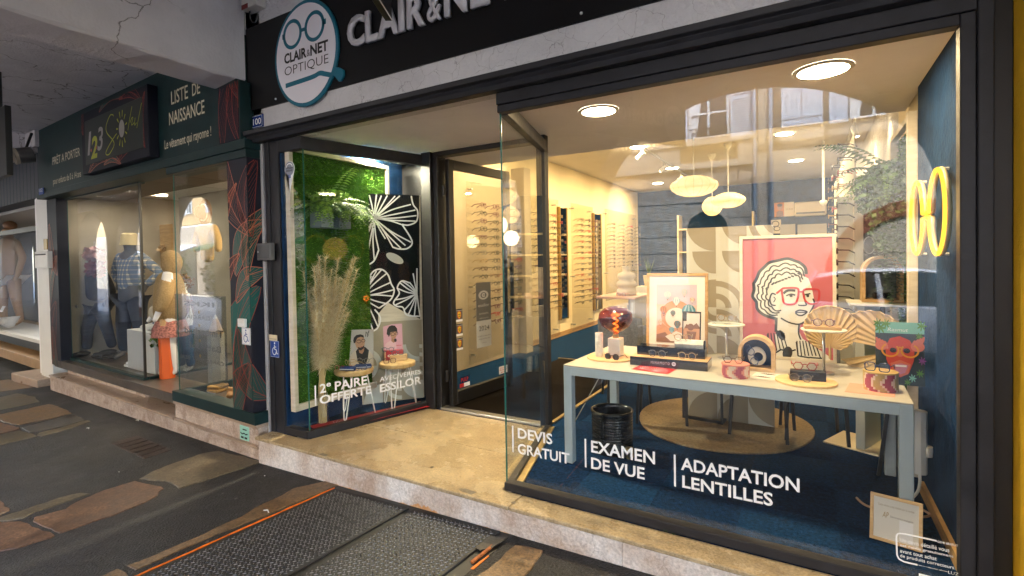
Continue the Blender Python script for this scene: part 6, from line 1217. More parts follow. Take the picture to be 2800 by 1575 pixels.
# palm leaf fans
M_fan = striated('dried_palm', (.5, .36, .17), (.66, .5, .27), .7, (6, 6, 6), .1); M_fan2 = mat('palm_edge', (.5, .36, .18), .7)
def fan(label, c, R_, tilt, Y, hl):
    t = thing('palm_fan', label, 'fan', (c[0], Y, c[1] - R_), group='palm leaf fans'); n = 40; hub = V((c[0] - math.sin(tilt) * -R_ * .85, Y, c[1] - math.cos(tilt) * R_ * .85)); b = B(); rim_ = []
    for i in range(n + 1):
        a = tilt + math.radians(-158 + 316 * i / n); rr = R_ * (1 + .02 * math.sin(i * 3)); rim_.append(V((c[0] + rr * math.sin(a), Y + .006 * (1 if i % 2 else -1), c[1] + rr * math.cos(a))))
    for i in range(n): b.add([hub + V((0, .004, 0)), rim_[i], rim_[i + 1]], [(0, 1, 2)])
    b.obj('blade', M_fan, t); b = B(); b.tube([p_ + V((0, -.003, 0)) for p_ in rim_], .006, 6); b.obj('rim', M_fan2, t)
    b = B()
    for i in range(0, n + 1, 2): b.tube([hub + V((0, -.004, 0)), rim_[i] + V((0, -.004, 0))], .0016, 3)
    b.obj('veins', M_fan2, t)
    dirn = (hub - V((c[0], Y, c[1]))).normalized(); b = B(); b.tube([hub - dirn * .02, hub + dirn * hl], .008, 8); b.obj('handle', M_fan2, t)
    return t
f1 = za('H', 885, 385, 1, 4.16); f2 = za('H', 1240, 500, 1, 4.28)
fan('round palm leaf fan behind the oak block, in front', (f1.x, f1.z), .155, .0, 4.14, .08); fan('large palm leaf fan lying on its side at the right', (f2.x, f2.z), .21, 1.25, 4.26, .05)
# colourful poster in a clear stand
M_cb = mat('print_jungle', (.03, .05, .06), .5); P0, P1, P2 = za('H', 1303, 890, 1, 3.78), za('H', 1752, 920, 1, 3.78), za('H', 1303, 335, 1, 3.78)
t, ar = card('poster_stand', 'colourful poster of a laughing red face wearing orange glasses', 'poster', V((P0.x, 3.78, TZ + .002)), V((P1.x - P0.x, .02, 0)), V((0, .03, P2.z - TZ)), M_cb, .006)
M_c1 = mat('print_hot_red', (.55, .06, .035), .5); M_c2 = mat('print_coral', (.62, .16, .1), .5); M_c3 = mat('print_mouth', (.5, .2, .3), .5); M_c4 = mat('print_lime_leaf', (.1, .26, .04), .5); M_c5 = mat('print_aqua', (.2, .5, .42), .5); M_c6 = mat('print_violet', (.25, .07, .3), .5)
ar.rect(0, .82, 1, 1, M_c5, 1)
for cx, cy, r_, m_ in ((.1, .9, .12, M_c4), (.22, .97, .1, M_c4), (.05, .98, .1, M_turf[1]), (.9, .78, .08, M_c4), (.95, .95, .1, M_c4), (.75, .12, .08, M_c5), (.65, .05, .07, M_c4), (.95, .4, .08, M_c6), (.9, .2, .08, M_c4)):
    for k in range(7): a = k * .9; ar.ell(cx + r_ * .5 * math.cos(a), cy + r_ * .35 * math.sin(a), r_ * .5, r_ * .14, m_, 2 + .1 * k, rot=a)
ar.poly([(.2, .6), (.3, .74), (.5, .78), (.7, .72), (.8, .6), (.78, .4), (.68, .2), (.5, .12), (.32, .2), (.22, .4)], M_c1, 4); ar.ell(.12, .62, .13, .08, M_c2, 4.5); ar.ell(.86, .62, .14, .08, M_c2, 4.5)
for k in range(4): ar.ell(.04 + .06 * k, .69 - .02 * k, .03, .07, M_c2, 5, rot=.5); ar.ell(.78 + .06 * k, .66 + .02 * k, .03, .07, M_c2, 5, rot=-.5)
ar.poly([(.3, .34), (.5, .4), (.72, .34), (.66, .18), (.5, .13), (.36, .2)], M_c2, 5); ar.poly([(.36, .32), (.52, .35), (.67, .32), (.6, .2), (.5, .17), (.4, .22)], M_c3, 6); ar.rect(.4, .29, .63, .32, M_pwhite, 6.5); ar.ell(.5, .5, .08, .05, M_c2, 5); ar.ell(.36, .55, .07, .04, M_pblack, 5); ar.ell(.64, .55, .07, .04, M_pblack, 5)
M_cor = mat('print_glasses_orange', (.7, .3, .02), .5); ar.ring(.3, .55, .17, .1, .025, M_cor, 7, a0=120, a1=400); ar.ring(.7, .55, .17, .1, .025, M_cor, 7, a0=140, a1=420); ar.stroke([(.44, .58), (.5, .6), (.56, .58)], .025, M_cor, 7); ar.obj(t)
lettering('Rasmut', P0 + V((.06, 0, 0)) + V((0, .028, (P2.z - TZ) * .86 + (TZ - P0.z))), V((.1, 0, 0)), (0, 0, .022), M_pwhite, t, off=.004, shear=.2)
# large framed drawing of a woman
t, ar = stand_frame('woman_picture', 'large framed red picture of a drawn woman in red glasses', 'H', (76, 665), (950, 760), (76, -440), 4.32, .022, M_pale, mat('picture_rose', (.4, .095, .115), .6), .04, .03)
def wu(k, x, y):
    d = ray(*zz(k, x, y)); o = V((0, 0, EYE)); p_ = o + d * ((ar.o - o).dot(ar.n) / d.dot(ar.n)) - ar.o; return (p_.dot(ar.ex) / ar.ex.length_squared, p_.dot(ar.ey) / ar.ey.length_squared)
W_ = lambda k, pts: [wu(k, *q) for q in pts]
def inb(pts): return clipp(pts, 0, 0, 1, 1)
outer = W_('H', [(400, 300), (300, 270), (235, 215), (225, 150), (190, 100), (205, 40), (200, -10)]) + W_('E', [(1215, 1200), (1245, 1150), (1270, 1090), (1310, 1050), (1360, 1005), (1440, 985), (1530, 968), (1600, 990), (1640, 1005), (1690, 1050), (1700, 1110)])
hair = outer + W_('E', [(1620, 1120), (1500, 1170), (1430, 1250), (1440, 1400)])
M_ink = mat('print_ink', (.015, .02, .022), .6); M_pap2 = mat('print_bone', (.6, .6, .55), .6)
ar.poly(inb(hair), M_pap2, 1)
face = W_('E', [(1400, 1250), (1500, 1160), (1620, 1100), (1720, 1150), (1750, 1230), (1770, 1330), (1790, 1400)]) + W_('H', [(745, 150), (720, 210), (715, 280), (620, 350), (610, 420), (620, 480), (600, 560), (640, 680), (420, 690), (400, 560), (400, 300), (330, 180), (340, 80)]); ar.poly(inb(face), M_pap2, 1.5)
ar.poly(inb(W_('H', [(395, 440), (420, 420), (610, 420), (640, 480), (760, 560), (880, 640), (900, 700), (400, 690), (405, 560)])), M_pap2, 1.2)
def ink(k, pts, w=.012, l=3, closed=False, m=None): 
    q = curve(W_(k, pts), 5); q = [c for c in q if .005 < c[0] < .995 and .005 < c[1] < .995]
    if len(q) > 1: ar.stroke(q, w, m or M_ink, l, closed)
ar.stroke(curve(outer, 4), .024, M_ink, 2.5)
cx, cy = wu('E', 1560, 1330)
for f in (.87, .75, .64): ar.stroke([(cx + (x - cx) * f + .006 * math.sin(i * .9), cy + (y - cy) * f + .008 * math.cos(i * .9)) for i, (x, y) in enumerate(curve(outer, 5))], .012, M_ink, 3)
for i in range(9): a = (1380 + i * 30, 1210 - i * 14); ink('E', [a, (a[0] + 28, a[1] - 22 + i * 5)], .014)
ink('E', [(1420, 1400), (1380, 1390), (1365, 1340), (1385, 1290), (1420, 1300)], .012); ink('E', [(1400, 1370), (1415, 1340), (1400, 1320)], .008)
M_rg = mat('print_glasses_red', (.42, .025, .025), .5)
ink('E', [(1425, 1290), (1475, 1250), (1500, 1240), (1600, 1238), (1630, 1260), (1620, 1340), (1590, 1385), (1500, 1380), (1480, 1300), (1475, 1250)], .016, 5, m=M_rg); ink('E', [(1630, 1275), (1670, 1270), (1690, 1250), (1790, 1250), (1820, 1275), (1805, 1370), (1740, 1385), (1690, 1350), (1670, 1270)], .015, 5, m=M_rg)
ink('E', [(1490, 1290), (1530, 1262), (1600, 1262)], .02); ink('E', [(1515, 1310), (1560, 1295), (1600, 1305)], .012); ar.ell(*wu('E', 1560, 1310), .018, .012, M_ink, 4); ink('E', [(1690, 1300), (1740, 1290)], .012); ar.ell(*wu('E', 1715, 1310), .016, .012, M_ink, 4); ink('E', [(1680, 1290), (1690, 1360), (1700, 1395), (1650, 1400), (1625, 1395)], .011)
ink('H', [(575, 240), (610, 225), (650, 228), (680, 240), (640, 270), (600, 268), (575, 245)], .012); ink('H', [(575, 245), (680, 243)], .009); ink('H', [(735, 120), (745, 170), (700, 260), (680, 310), (610, 350), (520, 335), (445, 295)], .012); ink('H', [(610, 350), (605, 430), (625, 490)], .012); ink('H', [(405, 290), (400, 420)], .02)
for cx, cy, n_ in ((680, 590, 7), (420, 520, 6)):
    for k in range(n_): ink('H', [(cx - 90 + k * 26, cy - 90), (cx - 80 + k * 34, cy + 70)], .009)
    ink('H', [(cx - 95, cy - 80), (cx - 70, cy + 70), (cx - 20, cy + 85), (cx + 30, cy + 60), (cx + 80, cy + 80), (cx + 160, cy + 60)], .012)
ar.ell(*wu('H', 505, 610), .06, .05, M_ink, 3, rot=.8); ar.ell(*wu('H', 450, 450), .05, .035, M_ink, 3, rot=-.7); ar.poly(inb(W_('H', [(400, 400), (480, 430), (470, 480), (400, 440)])), M_ink, 3)
ar.obj(t)
# ================================================================ the rest of the large window
XB = .638
# neon spectacles on the navy wall
M_neon = emit('neon_yellow', (1, .44, .03), .14); M_neonb = mat('neon_back', (.7, .55, .3), .4)
t = thing('neon_spectacles', 'glowing yellow neon spectacles on the navy side wall', 'neon sign', (XB, 3.7, 1.75))
def nrim(cy_, cz, ry, rz, a0, a1, x, n=26): return [V((x, cy_ + ry * math.cos(math.radians(a0 + (a1 - a0) * i / n)), cz + rz * math.sin(math.radians(a0 + (a1 - a0) * i / n)))) for i in range(n + 1)]
for nm, x, r, m_ in (('tube', XB - .05, .011, M_neon), ('backing', XB - .036, .013, M_neonb)):
    pts = nrim(3.45, 1.755, .197, .225, 4, 356, x); pts2 = nrim(4.03, 1.755, .197, .225, 184, 536, x)
    b = B(); b.tube([pts[0] + V((0, .05, .0))] + pts + [pts[-1] + V((0, .05, 0))] if False else pts, r, 8); b.obj(nm, m_, t, smooth=True); b = B(); b.tube(pts2, r, 8); b.obj(nm, m_, t, smooth=True)
    for dz in (.03, -.03): b = B(); b.tube([(x, 3.646, 1.755 + dz * .52), (x, 3.74, 1.755 + dz * .4), (x, 3.834, 1.755 + dz * .52)], r, 8); b.obj(nm, m_, t, smooth=True)
for y, z in ((3.45, 1.98), (3.45, 1.53), (4.03, 1.98), (4.03, 1.53)): b = B(); b.tube([(XB - .036, y, z), (XB, y, z)], .008, 8); b.obj('bracket', M_white, t)
lamp(t, 'POINT', (XB - .16, 3.74, 1.75), 5, (1, .55, .12), .2)
# wooden post, turf strip and plants behind the navy wall
t = thing('green_wall', 'narrow turf strip with wooden posts at the right of the large window', 'wall panel', (.6, 4.5, 0))
b = B(); b.box(.585, .64, 4.335, 4.395, 0, 2.5); b.obj('post', M_pale, t, bevel=.003); b = B(); b.box(.6, .66, 5.3, 5.36, 0, 2.5); b.obj('post', M_pale, t, bevel=.003); b = B(); b.box(.6, .64, 4.4, 5.3, 2.46, 2.5); b.obj('rail', M_pale, t)
turf('turf', .665, 4.4, 5.3, .1, 2.46, -1, t, 7000)
t = thing('hanging_plant', 'bushy fern and eucalyptus hanging on the turf strip', 'plant', (.6, 4.6, 2.0)); b = B(); b.box(.52, .65, 4.5, 4.9, 1.9, 2.05); b.obj('planter', M_pot, t)
b = B(); leaf_ball(b, (.52, 4.62, 1.98), .22, 2600, .042, (0, 1, 2), (.9, 1, 1.1)); leaf_ball(b, (.54, 4.7, 1.75), .17, 1500, .04, (0, 1, 2), (.8, 1.1, 1.4)); b.obj('foliage', [M_leaf[0], M_leaf[1], M_euc[0]], t)
b = B(); fern(b, (.55, 4.65, 2.08), 14, .42, (1.9, 4.6), .6, (0, 1, 1)); fern(b, (.52, 4.6, 2.1), 3, .55, (2.3, 4.0), 1.3, (0,), .75); b.obj('fronds', [M_leaf[1], M_leaf[2], M_leaf[2]], t)
b = B()
for k in range(26): trail(b, (.5 + random.uniform(-.06, .08), 4.55 + random.uniform(-.1, .25), 1.8), random.uniform(.4, .75), (0, 1), .018)
b.obj('trailing_stems', [M_leaf[0], M_euc[0]], t)
# pedestal with arched oak niche
t = thing('pedestal', 'white metal pedestal with flat foot behind the table end', 'pedestal', (.4, 4.85, 0)); q = [za('J', *c, 2, .0) for c in ((275, 440), (695, 552), (845, 460), (430, 360))]; b = B(); b.prism([(p_.x, p_.y, 0) for p_ in q], (0, 0, .012)); b.obj('foot', M_cream, t, bevel=.003)
b = B(); b.prism([(.31, 4.72, .0125), (.37, 4.715, .0125), (.5, 5.02, .0125), (.44, 5.03, .0125)], (0, 0, 1.12)); b.obj('column', mat('pale_grey_metal', (.45, .48, .46), .4), t, bevel=.003)
b = B(); b.box(.27, .66, 4.66, 5.06, 1.1335, 1.155); b.obj('top', M_ivory, t, bevel=.003)
niche('large arched oak niche with sunglasses on the white pedestal', .36, .62, 4.78, .2, 1.1565, .36, M_dwood, mat('niche_grey', (.1, .12, .13), .5)); near_specs('dark sunglasses lying inside the oak niche', (.49, 4.84, 1.205), .1, 'black', 'rect', True)
# power strip, framed notice, bin, cup, rug
t = thing('socket_strip', 'white multi socket strip fixed upright to the navy wall', 'socket strip', (.6, 3.6, .2)); b = B(); p0 = V((.585, 3.88, .17)); b.tube([(.575, 3.86, .2), (.575, 3.86, .58)], .038, 8); b.obj('housing', M_white, t, smooth=False)
b = B(); b.tube([V(p) for p in curve([(.575, 3.86, .2), (.575, 3.86, .14), (.56, 3.85, .08), (.5, 3.8, .03), (.4, 3.7, .02), (.5, 3.5, .02)], 6)], .008, 8); b.obj('cable', M_white, t)
b = B(); b.lathe((.61, 3.86, .34), [(.028, -.03), (.03, 0), (.028, .03)], 14); b.obj('plug', M_white, t)
b = B(); b.tube([V(p) for p in curve([(.25, 3.75, .02), (.3, 3.62, .035), (.48, 3.6, .03), (.6, 3.72, .015), (.5, 3.85, .015)], 8)], .007, 8); o = b.obj('cable_loop', mat('pink_cable', (.45, .3, .24), .5)); tag(o, 'loop of pale cable on the navy carpet behind the notice', 'cable')
ex = (za('J', 1050, 1200, 2, .03) - za('J', 650, 1110, 2, .03)); P0 = za('J', 640, 1125, 2, .001); P1 = za('J', 1035, 1240, 2, .001); ex = P1 - P0; W = ex.length; X = ex.normalized(); nn = V((-X.y, X.x, 0)); P0 = P0 - nn * .05; ey = nn * .045 + V((0, 0, .235)); Yv = ey.normalized(); n = X.cross(Yv)
t = thing('framed_notice', 'small framed certificate leaning on the carpet at the right', 'notice', P0); fw = .016
for o_, a_, c_ in ((P0, X * W, Yv * fw), (P0 + Yv * (ey.length - fw), X * W, Yv * fw), (P0 + Yv * fw, X * fw, Yv * (ey.length - 2 * fw)), (P0 + Yv * fw + X * (W - fw), X * fw, Yv * (ey.length - 2 * fw))): b = B(); b.ob(o_, a_, c_, n * .014); b.obj('frame_bar', M_wood, t, bevel=.0015)
o_ = P0 + X * fw + Yv * fw; b = B(); b.ob(o_, X * (W - 2 * fw), Yv * (ey.length - 2 * fw), n * .006); b.obj('sheet', M_paper, t); o_ += n * .0065; iw, ih = W - 2 * fw, ey.length - 2 * fw
lettering('Cette vitrine a été réalisée par la société', o_ + X * iw * .1 + Yv * ih * .78, X * iw * .8, Yv * ih * .07, mat('print_tan', (.3, .24, .14), .6), t); lettering('AP', o_ + X * iw * .2 + Yv * ih * .52, X * iw * .14, Yv * ih * .14, M_gold, t, shear=.3); lettering('Décoratrice étalagiste', o_ + X * iw * .38 + Yv * ih * .54, X * iw * .5, Yv * ih * .06, M_ess, t)
b = B(); b.ob(o_ + X * iw * .58 + Yv * ih * .04, X * iw * .3, Yv * ih * .5, n * .001); b.obj('slip', M_pwhite, t)
M_bin = mat('black_bin', (.012, .014, .016), .18, .3); c = V((-1.36, 3.84, 0)); t = thing('waste_bin', 'shiny black ribbed bin under the table', 'bin', c); pr = [(.15, .0)]
for k in range(13): z = .03 + k * .021; pr += [(.158, z), (.162, z + .006), (.158, z + .012)]
pr += [(.165, .31), (.168, .32), (.165, .33), (.152, .33), (.15, .3), (.148, .02), (0.001, .02)]; b = B(); b.lathe(c, pr, 40); b.obj('body', M_bin, t, smooth=True)
c = V((-1.19, 3.74, 0)); t = thing('brass_cup', 'small dark glass tumbler on the carpet beside the bin', 'tumbler', c); b = B(); b.lathe(c, [(.022, .0), (.03, .008), (.03, .08), (.027, .08), (.026, .015)], 18, cap=False); b.obj('cup', M_brass, t, smooth=True)
M_rug = mat('beige_rug', (.36, .26, .14), 1, var=.3, vs=50, bump=1, bs=160); n = 48; b = B(); rc = V((-.7, 4.95, .0)); pts = []
for i in range(n): a = 2 * math.pi * i / n; pts.append(rc + V((.74 * math.cos(a) * (1 + .012 * math.sin(5 * a)), .79 * math.sin(a) * (1 + .015 * math.cos(3 * a)), .0)))
b.prism(pts, (0, 0, .016)); o = b.obj('rug', M_rug, bevel=.006); tag(o, 'round beige wool rug on the navy carpet', 'rug')
# black framed consultation tables and chairs whose legs show under the display table
t = thing('side_table', 'black cube framed low table standing on the round rug', 'side table', (-.83, 5.05, .017)); q = [(-1.02, 4.87), (-.68, 4.83), (-.64, 5.26), (-.98, 5.25)]
for i in range(4):
    a, c_ = q[i], q[(i + 1) % 4]; b = B(); b.bar((*a, .018), (*a, .5), .022); b.obj('leg', M_blackmetal, t); b = B(); b.bar((*a, .03), (*c_, .03), .022); b.obj('stretcher', M_blackmetal, t)
b = B(); b.prism([(x_, y_, .5) for x_, y_ in q], (0, 0, .02)); b.obj('top', M_ivory, t, bevel=.003)
M_felt = mat('grey_felt', (.16, .17, .19), .95, var=.3, vs=60)
def chair(label, cx, cy_, rz, m_seat=M_felt):
    t = thing('chair', label, 'chair', (cx, cy_, .0), rz, 'consultation chairs', local=True)
    for sx in (-.22, .22):
        for sy in (-.2, .2): b = B(); b.bar((sx, sy, .0 if True else 0), (sx * .9, sy * .9, .44), .024); b.obj('leg', M_blackmetal, t)
    b = B(); b.box(-.25, .25, -.24, .24, .44, .5); b.obj('seat', m_seat, t, bevel=.02); b = B(); pts = [(-.25, .2), (-.2, .26), (.2, .26), (.25, .2), (.25, .24), (.21, .3), (-.21, .3), (-.25, .24)]; b.prism([(x, y, .5) for x, y in pts], (0, .06, .34)); b.obj('backrest', m_seat, t, bevel=.01); return t
chair('grey felt chair standing left on the round rug', -1.2, 4.8, .2); chair('grey felt chair standing in the middle of the round rug', -.35, 4.78, -.1); chair('grey felt chair right of the round rug', .02, 4.9, .15)
chair('grey felt chair behind the table by the door mat', -1.72, 5.3, .5)
M_pcol = mat('pale_shell', (.55, .54, .52), .4); chair('white shell chair at the small drawer desk', -1.9, 7.3, 2.4, M_pcol)
# easel leg at the right
t = thing('folding_easel', 'dark folding easel leaning behind the table end', 'easel', (.45, 4.3, 0))
for a, c_ in (((.41, 4.25, 0), (.5, 4.3, .75)), ((.55, 4.5, 0), (.5, 4.32, .75)), ((.4, 4.3, .68), (.6, 4.45, .3))): b = B(); b.bar(a, c_, .022); b.obj('leg', M_blackmetal, t)
# patterned panel behind the pictures
PP = za('E', 595, 690, 1, 4.95); PQ = za('E', 1395, 670, 1, 4.95); t = thing('pattern_panel', 'tall beige panel with curved retro pattern behind the pictures', 'panel', (PP.x, 4.95, .02)); b = B(); b.box(PP.x, PQ.x, 4.95, 4.975, .02, PP.z); b.obj('board', M_ivory, t)
ar = Art((PP.x, 4.949, .02), (1, 0, 0), (0, 0, 1)); tiles(ar, .0, .0, PQ.x - PP.x, PP.z - .02, .26, 1, (M_ivory, M_beige)); ar.obj(t)
# drawer desk, stacked vase
t = thing('drawer_desk', 'small white desk with drawers beside the bulb lamp', 'desk', (-1.9, 6.3, 0)); M_dk = mat('desk_white', (.6, .56, .5), .5)
c0 = za('G', 345, 315, 1, 6.2); c1 = za('G', 725, 300, 1, 6.2); zt = c0.z; b = B(); b.box(c0.x, c1.x, 6.0, 6.7, zt - .03, zt); b.obj('top', mat('peach_top', (.6, .38, .3), .5), t, bevel=.004); b = B(); b.box(c0.x + .42, c1.x - .02, 6.05, 6.65, .06, zt - .031); b.obj('cabinet', M_dk, t, bevel=.004); b = B(); b.tube([(c0.x + .35, 6.3, .01), (c0.x + .35, 6.3, zt - .03)], .03, 10); b.obj('leg', M_alu, t)
for k in range(4):
    z0 = .1 + k * (zt - .16) / 4; b = B(); b.box(c0.x + .44, c1.x - .04, 6.035, 6.05, z0, z0 + (zt - .2) / 4); d = b.obj('drawer', M_white, t, bevel=.003)
    for x_ in (.25, .75): b = B(); b.sph(((c0.x + .44) * (1 - x_) + (c1.x - .04) * x_, 6.025, z0 + .08), .013, 8, 6); b.obj('knob', M_white, d, smooth=True)
c = V((c0.x + .3, 6.3, zt)); t = thing('stacked_vase', 'cream vase of stacked rings on the drawer desk', 'vase', c); b = B(); b.lathe(c, [(.11, 0), (.13, .03), (.12, .07), (.1, .09), (.12, .11), (.13, .14), (.12, .17), (.09, .19), (.11, .22), (.115, .25), (.1, .28), (.05, .3), (.05, .36), (.053, .37)], 28); b.obj('body', mat('cream_ceramic', (.62, .56, .45), .6), t, smooth=True)
near_specs('glasses lying on the drawer desk by the vase', (c.x + .0, 6.08, zt + .022), 0, 'rose')
# ================================================================ eyeglass walls
M_acr = glass('frosted_panel', .05, (.97, .96, .93))
WX = -4.09; cols = ['black', 'black', 'tortoise', 'black', 'grey', 'gold', 'tortoise', 'plum', 'black', 'red', 'black', 'tortoise', 'black', 'grey']; shp = ['round', 'rect', 'round', 'hex', 'rect']
rnd = random.Random(11)
def yw_(px, py): return at(px, py, 0, WX).y
panels = [(5.72, 7.12, 16, 4, 'behind the open door'), (7.42, 8.72, 16, 4, 'left of the tall mirror'), (9.3, 10.5, 16, 3, 'between the two tall mirrors'), (11.25, 13.75, 12, 4, 'at the far end of the left wall')]
for pi, (y0, y1, rows, nc, where) in enumerate(panels):
    t = thing('eyewear_rack', 'clear eyewear rack on the left wall ' + where, 'display panel', (WX, (y0 + y1) / 2, 1.4), group='eyewear racks'); z0, z1 = (.06, 2.63) if pi < 3 else (.5, 2.66)
    b = B(); b.box(WX - .006, WX, y0, y1, z0, z1); b.obj('sheet', M_acr, t)
    for y in (y0 + .12, y1 - .12):
        for z in (z1 - .1, z0 + .12, 1.15): b = B(); b.tube([(-4.18, y, z), (WX + .02, y, z)], .014, 8); b.obj('standoff', M_alu, t)
    rz0, rz1 = (2.3, .62) if pi < 3 else (2.3, 1.3)
    for r in range(rows):
        z = rz0 + (rz1 - rz0) * r / (rows - 1)
        for c in range(nc):
            y = y0 + .2 + (y1 - y0 - .4) * c / (nc - 1)
            o = bpy.data.objects.new('eyeglasses', wall_specs_mesh(rnd.choice(cols), rnd.choice(shp), .0042)); COL.objects.link(o); o.location = (WX + .15, y + rnd.uniform(-.006, .006), z); o.rotation_euler = (0, 0, math.pi / 2 + rnd.uniform(-.12, .12)); o.scale = (1.15,) * 3
            tag(o, 'eyeglasses %s, %s row, %s from the door' % (['on the panel behind the open door', 'on the panel left of the tall mirror', 'on the panel between mirrors', 'on the far left wall panel'][pi], ORD[r], ORD[c]), 'eyeglasses', 'eyeglasses on the left wall')
M_mir = mat('mirror', (.75, .78, .8), .03, 1)
for i, (y0, y1) in enumerate(((8.85, 9.15), (10.65, 11.05))):
    t = thing('wall_mirror', ['tall narrow wall mirror nearer the door', 'tall narrow wall mirror further from the door'][i], 'mirror', (-4.12, y0, .6), group='wall mirrors'); b = B(); b.box(-4.17, -4.12, y0, y1, .35, 2.5); b.obj('glass', M_mir, t); b = B(); b.box(-4.175, -4.11, y0 - .03, y0, .33, 2.52); b.box(-4.175, -4.11, y1, y1 + .03, .33, 2.52); b.obj('frame', M_gold, t)
# right hand eyewear screen
t = thing('eyewear_screen', 'upright eyewear screen seen edge on behind the red picture', 'display panel', (.42, 8, 1)); b = B(); b.box(.415, .425, 6.3, 11, .6, 2.8); b.obj('sheet', M_ivory, t)
b = B(); b.box(.25, .385, 6.05, 6.07, .4, 2.1); b.obj('end_sheet', M_ivory, t); b = B(); b.box(.39, .465, 6.0, 6.12, 0, 2.3); b.obj('post', mat('pale_post', (.55, .55, .5), .5), t, bevel=.005)
for r in range(10):
    for c in range(3):
        o = bpy.data.objects.new('eyeglasses', wall_specs_mesh(rnd.choice(['black', 'tortoise', 'red', 'grey', 'gold', 'plum']), rnd.choice(shp), .005)); COL.objects.link(o); o.location = (.28, 6.5 + c * 1.5, 2.68 - r * .14); o.rotation_euler = (0, 0, -math.pi / 2); o.scale = (1.25,) * 3
        tag(o, 'eyeglasses on the right screen, %s row, %s from the window' % (ORD[r], ORD[c]), 'eyeglasses', 'eyeglasses on the right hand screen')
for r in range(11):
    o = bpy.data.objects.new('eyeglasses', wall_specs_mesh('black', 'rect', .006)); COL.objects.link(o); o.location = (.25, 6.0, 2.02 - r * .115); o.rotation_euler = (0, 0, -math.pi / 2 - .1); o.scale = (1.1,) * 3; tag(o, 'eyeglasses on the white screen end, %s from the top' % ORD[r], 'eyeglasses', 'eyeglasses on the screen end')
t = thing('standing_mirror', 'dark oval mirror beside the screen post', 'mirror', (.6, 6.6, 0)); b = B(); b.box(.47, .7, 6.6, 6.63, .2, 2.1); b.obj('sheet', mat('smoked_glass', (.03, .03, .03), .1), t); b = B(); b.tube([(.56 + .05 * math.cos(a), 6.59, 1.62 + .09 * math.sin(a)) for a in [2 * math.pi * i / 20 for i in range(20)]], .005, 5, True); b.obj('oval', M_alu, t)
# back of the shop
Yb = 14.18; M_ac = mat('air_unit_cream', (.66, .58, .44), .5)
a, c = za('E', 1590, 450, 1, Yb - .2), za('E', 1890, 565, 1, Yb - .2); t = thing('air_conditioner', 'cream wall air conditioner on the navy back wall', 'air conditioner', (a.x, Yb, c.z)); b = B(); b.box(a.x, c.x, Yb - .22, Yb, c.z, a.z); b.obj('housing', M_ac, t, bevel=.04); b = B(); b.box(a.x + .04, c.x - .04, Yb - .232, Yb - .222, c.z + .05, c.z + .09); b.obj('vent', M_ess, t)
a, c = za('E', 1405, 455, 1, Yb - .02), za('E', 1590, 575, 1, Yb - .02); t, ar = card('wall_poster', 'small wall poster with a face and pale lettering beside the air conditioner', 'poster', V((a.x, Yb - .015, c.z)), V((c.x - a.x, 0, 0)), V((0, 0, a.z - c.z)), M_ac); ar.rect(0, 0, .5, 1, M_or, 1); ar.ell(.28, .65, .12, .2, M_skin, 2); ar.poly([(.1, 0), (.12, .35), (.28, .45), (.44, .35), (.46, 0)], M_brn, 1.5); ar.ell(.28, .82, .13, .12, M_hairp, 3); ar.obj(t); lettering('GUESS', V((a.x + (c.x - a.x) * .58, Yb - .016, c.z + (a.z - c.z) * .45)), V(((c.x - a.x) * .36, 0, 0)), (0, 0, (a.z - c.z) * .12), M_gold, t)
a, c = za('E', 1375, 612, 1, Yb - .02), za('E', 1468, 735, 1, Yb - .02); t, ar = card('wall_poster', 'small cream poster of round glasses on the navy back wall', 'poster', V((a.x, Yb - .015, c.z)), V((c.x - a.x, 0, 0)), V((0, 0, a.z - c.z)), M_ac); ar.ring(.45, .7, .35, .2, .06, M_pblack, 1); ar.ring(.6, .35, .3, .15, .05, M_pblack, 1); ar.obj(t)
for i, (x0, x1) in enumerate(((1460, 1600), (1620, 1890))):
    a, c = za('E', x0, 655, 1, Yb - .02), za('E', x1, 760, 1, Yb - .02); t = thing('wall_cabinet', ['left grey cabinet with glasses on the back wall', 'right grey cabinet with glasses on the back wall'][i], 'cabinet', (a.x, Yb, c.z - .6)); b = B(); b.box(a.x, c.x, Yb - .05, Yb, c.z - .6, a.z); b.obj('panel', M_grey1, t)
    for k in range(2 + i):
        o = bpy.data.objects.new('eyeglasses', wall_specs_mesh('black', 'rect', .005)); COL.objects.link(o); o.location = (a.x + (k + .5) * (c.x - a.x) / (2 + i), Yb - .2, c.z - .05); o.scale = (1.8,) * 3; tag(o, 'eyeglasses on the %s grey back cabinet, %s from its left' % (['left', 'right'][i], ORD[k]), 'eyeglasses', 'eyeglasses on the back cabinets')
p = za('E', 1860, 450, 1, 9.5); t = thing('security_camera', 'white dome security camera hanging from the ceiling', 'camera', p); b = B(); b.tube([p + V((0, 0, .02)), V((p.x, p.y, 3.34))], .018, 8); b.obj('stem', M_white, t); b = B(); b.lathe(p, [(.0, -.06), (.035, -.045), (.05, -.01), (.055, .0), (.05, .03), (.02, .04)], 16); b.obj('dome', M_white, t, smooth=True)
t = thing('shelf_unit', 'cream open shelf unit against the back wall', 'shelf', (-2.4, 14, 0)); 
for x in (-3.0, -1.2): b = B(); b.box(x, x + .04, 13.75, 14.18, 0, 2.6); b.obj('side', M_cream, t)
for z in (.4, 1.0, 1.6, 2.2): b = B(); b.box(-2.96, -1.2, 13.75, 14.18, z, z + .04); b.obj('shelf', M_cream, t)
